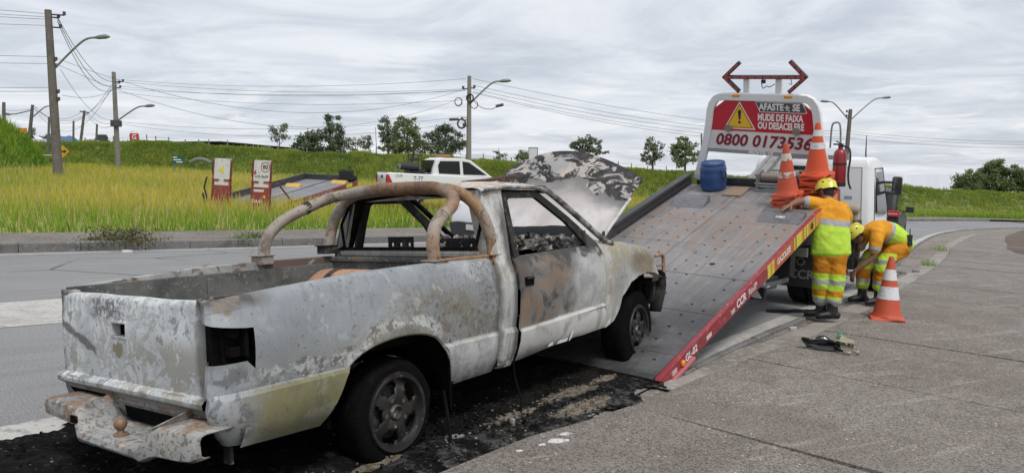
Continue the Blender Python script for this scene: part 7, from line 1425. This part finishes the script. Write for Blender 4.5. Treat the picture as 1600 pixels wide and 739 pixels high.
# ---------------------------------------------------------------- trees
bark_m = M_('bark', (.075, .06, .048), .9, layers=[(3, .45, .65, (.045, .037, .03)), (9, .55, .7, (.13, .115, .1))], bump=(10, .5, .02)); pale_bark = M_('pale_bark', (.22, .2, .18), .9, layers=[(4, .5, .7, (.14, .125, .11))])
crown_a = leafmat('leaves_dark', (.11, .145, .09), (.175, .215, .13), (.25, .28, .16), .4); crown_b = leafmat('leaves_green', (.125, .18, .08), (.21, .265, .115), (.31, .35, .165), .4); crown_c = leafmat('leaves_grey_green', (.15, .175, .12), (.22, .245, .165), (.29, .305, .21), .4)  # leaf colours lightened to paint haze over the distant crowns
def tree(name, label, base, tx, tz, blobs, n, group='trees along the bank'):
    t = thing(name, label, 'tree', Matrix.Translation(base), group); thin = n < 450; bm = pale_bark if name in ('sparse_tree', 'twiggy_tree', 'leafless_tree') else bark_m; mb = MB(); rnd = random.Random(len(label)+n)
    r0 = .05+.035*tz**.7 if not thin else .06; T = [Vector((0, 0, -.6)), Vector((tx*.2+rnd.uniform(-.05, .05), 0, tz*.35)), Vector((tx*.6, rnd.uniform(-.1, .1), tz*.7)), Vector((tx, 0, tz*.97))]; mb.tube(smooth_path(T, 3), list(np.linspace(r0, r0*.25, 10)), 7)
    for bx, bz, rx, rz in blobs:
        f = max(.15, min(.8, (bz-rz)/max(tz, .1)*.75)); s = Vector((tx*f, 0, tz*f)); e = Vector((bx, rnd.uniform(-.5, .5)*rx, bz)); m = (s+e)/2+Vector((0, 0, -.08*rx)); mb.tube([s, m, e], [r0*.5, r0*.35, r0*.12], 5, caps=False)
        for _ in range(4 if thin else 2):
            d = Vector((rnd.uniform(-1, 1)*rx, rnd.uniform(-1, 1)*rx, rnd.uniform(-.2, 1)*rz)); mb.tube([m*.4+e*.6, e+d*.9], [r0*.2, r0*.06], 4, caps=False)
    mb.obj('trunk', bm, t, smooth=50)
    # leaf clumps: each blob carries several ragged clusters of small leaf cards
    vol = np.array([b[2]*b[3] for b in blobs]); vol = vol/vol.sum(); V = []; tint = []; rr = np.random.default_rng(len(label)*7+n)
    for (bx, bz, rx, rz), w in zip(blobs, vol):
        nc = max(4, int(9*w*len(blobs)*(1 if not thin else .7))); k = int(n*w*(4.2 if name == 'grove_tree' else 2.1)/nc)+1
        for _ in range(nc):
            d = rr.normal(size=3); d /= np.linalg.norm(d); rad = rr.uniform(.35, 1)**.6; c = np.array([bx, 0, bz])+d*np.array([rx, rx*.9, rz])*rad; cr = rr.uniform(.3, .5)*min(rx, rz)+.06; base_t = rr.uniform(.05, .8)
            for _ in range(k):
                p = c+rr.normal(size=3)*cr*np.array([.62, .62, .45]); a = rr.normal(size=3); a /= np.linalg.norm(a); b2 = np.cross(a, rr.normal(size=3)); b2 /= np.linalg.norm(b2); s = rr.uniform(.075, .17)*(.75 if thin else 1)
                V += [p-a*s, p+b2*s*.5, p+a*s, p-b2*s*.5]; tint += [np.clip(base_t+rr.normal()*.12, 0, 1)]*4
    V = np.array(V); cm = crown_b if name in ('wide_tree', 'grove_tree', 'young_tree', 'broad_tree') else crown_c if name in ('sparse_tree', 'twiggy_tree', 'leafless_tree', 'light_tree', 'spreading_tree') else crown_a
    raw_mesh('crown', V, np.arange(len(V)), 4, cm, tint, t)
for a in TREES: tree(*a)
st = MB(); st.tube(smooth_path([(-13.35, 75.3, 2.6), (-13.25, 75.3, 4.2), (-13.32, 75.3, 6.3)], 3), [.05]*4+[.03]*3, 5); tag(st.obj('dead_stem', pale_bark), 'bare white stem standing on the bank beside the twiggy tree', 'tree')
# low bushes along the crest and on the right bank
def bush(label, base, rx, rz, n, m, name='bush', group='bushes along the bank', leaf=(.06, .14)):
    t = thing(name, label, 'bush', Matrix.Translation(base), group); rr = np.random.default_rng(int(abs(base[0])*100)+n); mb = MB()
    for k in range(6): mb.tube([(0, 0, -.2), (rr.uniform(-.5, .5)*rx, rr.uniform(-.3, .3)*rx, rz*.8)], [.03, .008], 4)
    mb.obj('stem', bark_m, t)
    V = []; tint = []
    for _ in range(max(5, n//40)):
        d = rr.normal(size=3); d[2] = abs(d[2]); d /= np.linalg.norm(d); c = d*np.array([rx, rx*.7, rz])*rr.uniform(.4, .9); bt = rr.uniform(.1, .85)
        for _ in range(40):
            p = c+rr.normal(size=3)*np.array([rx, rx, rz])*.2; a = rr.normal(size=3); a /= np.linalg.norm(a); b2 = np.cross(a, rr.normal(size=3)); b2 /= np.linalg.norm(b2); s = rr.uniform(*leaf)
            if p[2] < -.1: continue
            V += [p-a*s, p+b2*s*.5, p+a*s, p-b2*s*.5]; tint += [np.clip(bt+rr.normal()*.12, 0, 1)]*4
    raw_mesh('foliage', np.array(V), np.arange(len(V)), 4, m, tint, t)
for k, (x, y, z, rx, rz, n) in enumerate(((-24.4, 66, 3.6, 1.0, .5, 160), (-20.9, 66, 3.4, .8, .6, 160), (-8.6, 68, 3.0, 1.3, .55, 260), (-.9, 68, 2.6, 1.1, .6, 220), (-2.2, 68, 2.7, .9, .4, 140))):
    bush(('scrubby bush at the far left end of the tree row', 'scrubby bush left of the low dense round tree', 'low bush under the widest dense tree', 'low bush under the bare twigs right of the coil pole', 'small bush right behind the coil pole')[k], (x, y, z), rx, rz, n, crown_c)
for k, (x, y, z, rx, rz, n) in enumerate(((43.5, 78.5, -.9, 1.6, .7, 360), (50.5, 77.5, -1.2, 2.0, .8, 500), (56.5, 77.0, -1.5, 1.8, .9, 500), (36.0, 76.8, -.7, 1.3, .6, 300))):
    bush(('broad bush low on the right bank left of the grove', 'broad bush on the right bank below the middle of the grove', 'bush on the right bank at the picture edge', 'bush on the right bank nearest the dark SUV')[k], (x, y, z), rx, rz, n, bank_m, leaf=(.09, .2))
# plants growing out of the left kerb and the right gutter
weed_m = leafmat('weed_leaves', (.06, .065, .028), (.13, .125, .055), (.21, .18, .09), .2)
bush('broad dry weed sprawling over the left kerb', tuple(gpt(-7.0, 13.55, .1)), .78, .26, 1500, weed_m, 'weed', 'weeds in the kerb cracks', (.018, .04)); bush('small green weed on the left kerb near the roll bar', tuple(gpt(-5.2, 15.15, .1)), .48, .2, 650, crown_b, 'weed', 'weeds in the kerb cracks', (.018, .04))
def tuft(label, x, y, r, n, m=grass_m):
    q = RNG.normal(0, r, (n, 2)); q = q[np.hypot(q[:, 0], q[:, 1]) < 2*r]; n = len(q); o = blades('grass_tuft', np.array([tuple(gpt(x+a, y+b, 0)) for a, b in q]), RNG.uniform(.08, .24, n), RNG.uniform(.008, .014, n), RNG.uniform(.1, .5, n), m, .7, kind=None); del_ = [o.__delitem__(k) for k in ('kind',) if k in o]; tag(o, label, 'plant', 'weeds in the gutter')
tuft('grass tuft in the gutter behind the lone traffic cone', 6.2, 12.55, .09, 80); tuft('small grass tuft along the gutter beyond the crouching worker', 9.6, 17.5, .10, 60); tuft('farthest grass tuft where the gutter bends', 12.6, 22.4, .16, 70)
# ---------------------------------------------------------------- far rise with signs
rise = M_('rise_green', (.045, .075, .02), .95, layers=[(.3, .45, .6, (.07, .1, .03)), (1.5, .5, .65, (.03, .045, .015))])
rows = [[(x, y, z+.3*mnoise.noise((x*.1, y*.1, 0))) for x in np.linspace(-100, -34, 40)] for y, z in ((58, 2.3), (63, 2.9), (66, 3.9), (75, 4.9), (90, 5.45), (130, 5.9), (200, 6))]
tag(MB().grid(rows).obj('far_rise', rise, smooth=60), kind='structure')
rows = [[(x, y, float(z)+.05) for x in np.linspace(-40, -32.5, 8)] for y, z in ((56.5, 3.02), (57.4, 3.10))]; tag(MB().grid(rows).obj('far_road', M_('far_road_grey', (.4, .4, .4), .9), smooth=0), kind='structure')
n_ = 6000; q_ = np.stack([RNG.uniform(-48, -34, n_), RNG.uniform(59, 68, n_)], 1); z_ = np.interp(q_[:, 1], [58, 63, 66, 75], [2.3, 2.9, 3.9, 4.9]); blades('rise_scrub', np.column_stack([q_, z_-.05]), RNG.uniform(.3, .8, n_), RNG.uniform(.08, .2, n_), np.clip(.25*RNG.random(n_)+.2*nz(q_, .7), 0, 1), bank_m, .7)
def sign_board(name, label, cat, c, w, h, th, m, posts=(), pm=steel, yaw=0):
    t = thing(name, label, cat, Matrix.Translation(c) @ Matrix.Rotation(R(-yaw), 4, 'Z')); b = MB().box((-w/2, -th/2, 0), (w/2, th/2, h)).obj('board', m, t, smooth=0)
    for k, (x, l) in enumerate(posts): MB().tube([(x, th/2+.05, -l), (x, th/2+.05, h*.95)], .05, 6).obj('leg', pm, t)
    return t
gs = sign_board('direction_sign', 'small green direction sign standing at the foot of the bank', 'sign', (-21.26, 49, 2.35), .74, .52, .05, M_('sign_green', (.02, .1, .075), .5), ((-.25, .7), (.25, .7)))
for k, (x0, x1, z) in enumerate(((-.3, -.05, .38), (-.28, .2, .22), (-.1, .3, .08))): MB().box((x0, -.032, z), (x1, -.026, z+.06)).obj('text_line', wtxt, gs, smooth=0)
wd = thing('warning_sign', 'yellow diamond warning sign half hidden by the largest pole', 'sign', Matrix.Translation((-29.15, 50, 3.15)))
MB().prism([(-.40, 0), (0, -.40), (.40, 0), (0, .40)], 1, -.02, .02).obj('board', M_('warning_yellow', (.62, .35, .03), .5), wd, smooth=0); MB().prism([(-.2, -.04), (.1, -.04), (.1, -.12), (.26, .02), (.1, .14), (.1, .06), (-.12, .06), (-.12, .2), (-.2, .2)], 1, -.03, -.021).obj('arrow', ktxt, wd, smooth=0); MB().tube([(0, .06, -1.6), (0, .06, .3)], .04, 6).obj('post', steel, wd)
wb = sign_board('white_board', 'white framed board rising behind the burnt hood', 'sign', (1.87, 68, 2.6), .78, 1.45, .06, M_('board_white', (.62, .64, .65), .5), ((-.3, 1), (.3, 1))); b_ = MB(); b_.tube([(-.39, -.04, 0), (-.39, -.04, 1.45), (.39, -.04, 1.45), (.39, -.04, 0)], .035, 6); b_.obj('frame', M_('frame_grey', (.2, .21, .22), .5), wb)
oh = sign_board('hoarding', 'orange hoarding behind the green mound', 'sign', (-47.9, 75.5, 5.6), .78, .62, .3, M_('hoarding_orange', (.62, .24, .03), .6), ((-.2, 1.5), (.2, 1.5)))
ps = thing('roadside_sign', 'red and white roadside sign with a white G on the bank crest', 'sign', Matrix.Translation((-46.0, 94, 5.75)))
MB().box((-.55, -.15, .05), (.55, .15, .95)).obj('board', sign_red, ps, smooth=0, bevel=.1); MB().box((-.62, -.1, .0), (.62, .1, .12)).obj('base', wtxt, ps, smooth=0); MB().tube([(0, 0, 0), (0, 0, -2.2)], .1, 8).obj('post', steel, ps); MB().lathe([(.64, -.05), (.64, .05), (.56, .05), (.56, -.05)], 24, M=Matrix.Translation((-.02, 0, .6)) @ Matrix.Rotation(R(90), 4, 'X')).obj('rim', wtxt, ps, smooth=0)
text_mesh('lettering', 'G', .8, wtxt, ps, Matrix.Translation((.05, -.17, .48)) @ Matrix.Rotation(R(90), 4, 'X'), .02, depth=.002)
lo = thing('lorry', 'dark lorry box showing above the bank beside the far dark post', 'lorry', Matrix.Translation((-47.85, 90, 5.55))); MB().box((-.5, -.3, .1), (.48, .3, .78)).obj('box', M_('lorry_grey', (.05, .055, .065), .6), lo, smooth=0, bevel=.03); MB().box((-.46, .3, .0), (.44, .6, .6)).obj('cab', trim, lo, smooth=0, bevel=.05)
wc = thing('far_car', 'white car parked far off behind the green mound', 'car', Matrix.Translation((-55.7, 90, 5.45))); MB().prism([(-1.0, 0), (-1.0, .3), (-.55, .42), (-.3, .62), (.35, .62), (.6, .4), (1.0, .34), (1.0, 0)], 1, -.7, .7).obj('body', white_paint, wc, smooth=0, bevel=.05); MB().prism([(-.45, .42), (-.26, .57), (.3, .57), (.48, .42)], 1, -.71, -.69).obj('window', glass_dark, wc, smooth=0)
cv = MB(); cv.tube(smooth_path([(-18.4, 44, 2.35), (-18.0, 44, 2.52), (-17.6, 44, 2.5), (-17.2, 44, 2.32)], 3), [.12]*10, 8); tag(cv.obj('concrete_pipe', kerb_m), 'pale concrete pipe lying in the meadow left of the raised ramps', 'pipe')
# post and wire fence along the crest
fn = thing('wire_fence', 'old post and wire fence along the crest of the bank', 'fence', Matrix.Translation((0, 60, 0)))
fpost = None
for k in range(34):
    u = .07+k*.0165; p = Vector(bank_pt(u, 1.08)); mb = MB().tube([(0, 0, -.3), (random.uniform(-.06, .06), 0, random.uniform(.5, .75))], .045, 5)
    mb.obj('post', pale_bark, fn, mat=Matrix.Translation(p-Vector((0, 60, 0))))
for dz in (.3, .52):
    MB().tube([Vector(bank_pt(.07+k*.0165, 1.08))-Vector((0, 60, -dz)) for k in range(34)], .012, 4).obj('fence_wire', wire_m, fn)
# ================================================================== FIRE RESIDUE AND SMALL THINGS ON THE GROUND
char_g = M_('charred_ground', (.011, .0108, .0105), .97, spec=.03, layers=[(3, .48, .62, (.02, .019, .018)), (30, .58, .7, (.05, .049, .047)), (8, .6, .72, (.04, .037, .034)), (2, .6, .75, (.06, .056, .05))], bump=(28, 1.0, .03))
def _ash():
    g = NT(char_g.node_tree); p = g.n['Principled BSDF']; v = g.new('ShaderNodeTexCoord').outputs['Object']; X, Y, Z = g.xyz(v); base = p.inputs['Base Color'].links[0].from_socket; c = base
    n1 = g.noise(v, 7, 7, .7, .3); n2 = g.noise(v, 26, 6, .7); n3 = g.noise(v, 2.2, 5, .6)
    e = g.math('SUBTRACT', g.math('MULTIPLY', X, .77), g.math('MULTIPLY', Y, .63)); rim = g.step(e, -3.35, -2.85)
    c = g.mix(g.math('MULTIPLY', g.math('MULTIPLY', rim, g.step(n1, .47, .6)), .8), c, g.mix(g.step(n2, .4, .6), (.045, .044, .043), (.15, .147, .144)))      # grey ash towards the pavement
    c = g.mix(g.math('MULTIPLY', g.step(n3, .55, .68), g.math('MULTIPLY', g.step(n2, .5, .62), .7)), c, (.10, .098, .096))
    for cx, cy, rx, ry, a in ((.42, 5.62, .42, .085, .92), (.50, 5.30, .36, .10, .88), (.0, 5.0, .26, .05, .9), (-.75, 4.05, .22, .04, .85), (.72, 6.05, .2, .06, .9)):         # ground the fire left bare
        dx = g.math('SUBTRACT', X, cx); dy = g.math('SUBTRACT', Y, cy); u = g.math('DIVIDE', g.math('ADD', g.math('MULTIPLY', dx, math.cos(a)), g.math('MULTIPLY', dy, math.sin(a))), rx); w = g.math('DIVIDE', g.math('SUBTRACT', g.math('MULTIPLY', dy, math.cos(a)), g.math('MULTIPLY', dx, math.sin(a))), ry)
        q = g.math('ADD', g.math('ADD', g.math('MULTIPLY', u, u), g.math('MULTIPLY', w, w)), g.math('MULTIPLY', g.math('SUBTRACT', n1, .5), 4.5))
        c = g.mix(g.math('MULTIPLY', g.step(q, 1.0, .55), .9), c, g.mix(g.step(n2, .38, .62), (.13, .105, .08), (.30, .26, .21)))
    g.put(p.inputs['Base Color'], c)
_ash()
PICK = [(-3.6, 2.6), (-2.95, 4.1), (-2.6, 4.62), (-2.2, 5.2), (-1.6, 6.0), (-.6, 7.2), (.5, 8.4), (1.25, 8.2), (1.35, 7.1), (1.13, 6.0), (.98, 5.5), (.58, 4.95), (.17, 4.45), (-.4, 3.75), (-1.2, 3.0), (-2.3, 1.7), (-3.4, 1.2)]
def inside(x, y, P):
    c = False; j = len(P)-1; dm = 9
    for i in range(len(P)):
        (a, b), (e, f) = P[i], P[j]
        if (b > y) != (f > y) and x < (e-a)*(y-b)/(f-b)+a: c = not c
        dx, dy = e-a, f-b; t = max(0, min(1, ((x-a)*dx+(y-b)*dy)/(dx*dx+dy*dy))); dm = min(dm, math.hypot(x-a-t*dx, y-b-t*dy)); j = i
    return dm if c else -dm
def residue():
    xs = np.arange(-3.7, 1.6, .032); ys = np.arange(1.1, 8.6, .032); H = {}; mb = MB(); idx = {}
    for i, x in enumerate(xs):
        for j, y in enumerate(ys):
            d = inside(x, y, PICK)+.22*mnoise.noise((x*2.4, y*2.4, 0))+.09*mnoise.noise((x*8, y*8, 1))
            if d > -.02:
                h = .006+.03*min(1, max(0, d)/.3)*(.55+.45*mnoise.noise((x*3, y*3, 4)))+.018*abs(mnoise.noise((x*11, y*11, 2)))+.012*mnoise.noise((x*26, y*26, 7)); idx[i, j] = len(mb.v); mb.v.append((x, y, max(.0055, h)))
    for (i, j), k in list(idx.items()):
        q = [(i, j), (i+1, j), (i+1, j+1), (i, j+1)]
        if all(p in idx for p in q): mb.f.append(tuple(idx[p] for p in q)); mb.m.append(0)
    tag(mb.obj('ash_bed', char_g, smooth=50, mat=GM, fix=False), kind='stuff')
residue()
def flakes(name, n, pts, size, m, seed, thick=.25, spread=.3, zoff=.02):
    rnd = random.Random(seed); mb = MB()
    for _ in range(n):
        a, b = rnd.choice(pts); x = a+rnd.gauss(0, spread); y = b+rnd.gauss(0, spread)
        if inside(x, y, PICK) < .20-.12*rnd.random()**3: continue
        s = rnd.uniform(*size); Mx = Matrix.Translation((x, y, zoff+rnd.uniform(0, .015))) @ Matrix.Rotation(rnd.uniform(0, 6.3), 4, 'Z') @ Matrix.Rotation(rnd.uniform(-.5, .5), 4, 'X') @ Matrix.Rotation(rnd.uniform(-.4, .4), 4, 'Y')
        k = rnd.randint(4, 6); P = [(s*rnd.uniform(.5, 1.1)*math.cos(2*math.pi*i/k), s*rnd.uniform(.4, 1)*math.sin(2*math.pi*i/k)) for i in range(k)]; mb.prism(P, 2, 0, s*thick, M=Mx)
    o = mb.obj(name, m, smooth=0, mat=GM, fix=False); tag(o, kind='stuff'); return o
pale_ash = M_('pale_ash', (.2, .197, .193), .95, layers=[(9, .45, .62, (.1, .098, .095)), (30, .55, .65, (.33, .325, .32))], bump=(50, .5, .005)); tan_ash = M_('scorched_sand', (.24, .2, .155), .95, layers=[(6, .45, .62, (.12, .1, .08)), (25, .55, .65, (.34, .3, .25))], bump=(50, .6, .006))
R1 = [(.0, 4.85), (.25, 5.1), (.5, 5.45), (.8, 5.85), (-.2, 4.55)]; R2 = [(-3.0, 3.4), (-2.6, 3.9), (-2.2, 3.2), (-1.6, 3.0), (-1.0, 3.6), (-.5, 4.1), (-.2, 4.9)]
flakes('ash_flakes', 380, R1+R2, (.004, .013), M_('grey_ash', (.13, .127, .123), .95, layers=[(12, .45, .6, (.06, .058, .056)), (20, .56, .66, (.3, .29, .28))]), 4, .2, .28, .035)
flakes('char_lumps', 1500, R1+R2+[(-.6, 5.4), (0, 6.2), (.6, 6.9)], (.004, .017), char_g, 5, .6, .28, .03)
flakes('white_flakes', 36, R1+[(-.25, 4.5), (0, 4.7)], (.004, .014), pale_ash, 6, .15, .16, .04)
# scorched concrete fragments showing through the ash beside the wreck
def fragment(label, poly, z, h, m, name='concrete_fragment'):
    t = MB(); c = Vector((sum(p[0] for p in poly)/len(poly), sum(p[1] for p in poly)/len(poly))); rows = [[(*p, -.01) for p in poly], [(*p, z+h*.8) for p in poly], [(*(c+(Vector(p)-c)*.9), z+h) for p in poly], [(*(c+(Vector(p)-c)*.4), z+h*1.1) for p in poly]]
    t.grid(rows, closed=True); t.add(rows[-1], [tuple(range(len(poly)))]); o = t.obj(name, m, smooth=30, mat=GM); tag(o, label, 'rubble'); return o
def blob(cx, cy, rx, ry, ang, seed, n=16):
    rnd = random.Random(seed); return [(cx+math.cos(ang)*rx*math.cos(a)*k-math.sin(ang)*ry*math.sin(a)*k, cy+math.sin(ang)*rx*math.cos(a)*k+math.cos(ang)*ry*math.sin(a)*k) for a, k in ((2*math.pi*i/n, rnd.uniform(.72, 1.1)) for i in range(n))]
fragment('pale crumpled piece of ash beside the burnt rear tyre', blob(-.35, 4.55, .07, .025, .4, 9), .03, .008, pale_ash, 'ash_piece'); fragment('small upright pale chunk in the ash ahead of the rear wheel', blob(-.0, 4.83, .022, .018, .3, 11, 8), .03, .035, pale_ash, 'ash_piece')
for k, (x, y, s) in enumerate(((.33, 4.63, .028), (.18, 4.42, .02), (.27, 4.5, .05), (.04, 4.3, .016))):
    fragment(('broad white ash smear on the pavement edge', 'small white ash spot nearest the camera', 'largest white ash spot on the pavement edge', 'tiny white ash crumb at the pavement corner by the ash')[k], blob(x, y, s*1.5, s*.8, .4, 20+k, 11), .05, .004, M_('white_ash', (.62, .61, .6), .95, layers=[(30, .5, .6, (.3, .29, .28))], bump=(60, .5, .004)), 'ash_spot')
fragment('small grey stone lying on the gutter in front of the standing worker', blob(3.28, 8.82, .075, .035, .5, 31, 9), .01, .012, M_('pale_stone', (.45, .44, .42), .9, bump=(30, .4, .006)), 'stone')
fragment('white scrap lying against the left kerb under the dry weed', blob(-6.62, 13.1, .09, .05, .3, 33, 8), .0, .035, M_('white_scrap', (.62, .62, .6), .8), 'litter')
# broken concrete lip in the gutter by the bend
for k, (x, y) in enumerate(((7.6, 15.1), (8.0, 15.6), (8.5, 16.0))): fragment(('first', 'second', 'third')[k]+' broken concrete lump in the gutter beyond the crouching worker', blob(x, y, .16, .09, .9, 40+k, 9), .0, .05, kerb_m, 'rubble')
# dark rag by the truck wheel
def rag():
    rows = [[(x+.03*math.sin(y*9), y, .006+.022*abs(mnoise.noise((x*5, y*5, 3)))+.012*abs(math.sin(t*9+x*4))) for t, y in enumerate(np.linspace(-.09, .09, 8))] for x in np.linspace(-.42, .42, 26)]
    for i, r in enumerate(rows): k = 1-abs(i/25-.45)**2*2.2; rows[i] = [(x, y*max(.15, k), z) for x, y, z in r]
    tag(MB().grid(rows).obj('black_cloth', M_('black_cloth', (.012, .012, .013), .8), smooth=50, solid=.006, mat=frame(3.75, 10.05, .0, 75)), 'black cloth strip lying on the road in front of the truck wheel', 'cloth')
rag()
# ratchet strap on the pavement
def strap():
    t = thing('ratchet_strap', 'black ratchet strap with green handle and metal hooks lying on the pavement', 'strap', frame(3.13, 7.44, .055, 100) @ Matrix.Diagonal((.82, .82, 1.35, 1))); web = M_('webbing', (.014, .0145, .016), .7, layers=[(60, .5, .6, (.03, .03, .033))])
    def ribbon(pts, w=.05, tilt=0):
        P = smooth_path(pts, 6); rows = []
        for i, p in enumerate(P):
            d = (P[min(i+1, len(P)-1)]-P[max(i-1, 0)]).normalized(); s = d.cross(Vector((math.sin(tilt+.3*math.sin(i*.7)), 0, 1))).normalized() if abs(d.z) < .9 else Vector((0, 1, 0)); s = (s+Vector((0, 0, .75))).normalized(); rows.append([tuple(p-s*w/2), tuple(p), tuple(p+s*w/2)])
        return rows
    mb = MB(); mb.grid(ribbon([(.10, .05, .02), (-.06, .10, .012), (-.22, .12, .012), (-.30, .06, .05), (-.27, -.01, .07), (-.2, .02, .04), (-.05, .05, .045), (.08, .02, .05)])); mb.grid(ribbon([(.12, -.02, .03), (-.02, -.03, .015), (-.16, .0, .02), (-.25, .03, .055), (-.20, .07, .05), (-.02, .03, .06), (.1, -.04, .055)])); mb.grid(ribbon([(.05, .10, .05), (-.05, .14, .075), (-.13, .12, .05), (-.08, .06, .03), (.05, .05, .06)], .05, .5))
    mb.obj('webbing', web, t, smooth=50, solid=.004)
    mb = MB(); mb.grid(ribbon([(.05, -.02, .03), (.10, -.10, .02), (.13, -.15, .012)], .045)); mb.obj('hook_webbing', web, t, smooth=50, solid=.004)
    RT = Matrix.Translation((0, .0, .04)) @ Matrix.Rotation(R(-22), 4, 'Z') @ Matrix.Rotation(R(-48), 4, 'X')
    zinc = M_('yellow_zinc', (.42, .38, .27), .35, .8, layers=[(20, .5, .7, (.55, .53, .47))])
    mb = MB()
    for y in (-.028, .028): mb.prism([(.06, .03), (.08, .075), (.12, .09), (.17, .065), (.26, .052), (.27, .025), (.16, .018)], 1, y-.002, y+.002)
    for x, z, r in ((.115, .085, .009), (.155, .06, .012), (.20, .045, .009), (.245, .04, .008)): mb.tube([(x, -.034, z), (x, .034, z)], r, 8)
    mb.box((.215, -.026, .02), (.262, .026, .055)); mb.obj('ratchet', zinc, t, smooth=30, mat=RT)
    mb = MB(); mb.tube([(.07, -.03, .055), (.125, -.02, .135)], .008, 8); mb.box((.06, -.03, .035), (.11, .03, .10)); mb.obj('green_handle', M_('green_grip', (.02, .2, .09), .4, layers=[(30, .5, .7, (.1, .36, .2))]), t, smooth=30, bevel=.006, mat=RT)
    for pts in ([(.12, -.15, .012), (.17, -.18, .014), (.20, -.165, .016), (.19, -.14, .016)], [(.24, -.10, .02), (.29, -.13, .016), (.31, -.10, .016), (.29, -.08, .016)], [(-.10, .16, .055), (-.05, .13, .07), (-.01, .12, .06)]): MB().tube(smooth_path(pts, 5), .011, 7).obj('hook', zinc, t, smooth=50)
strap()
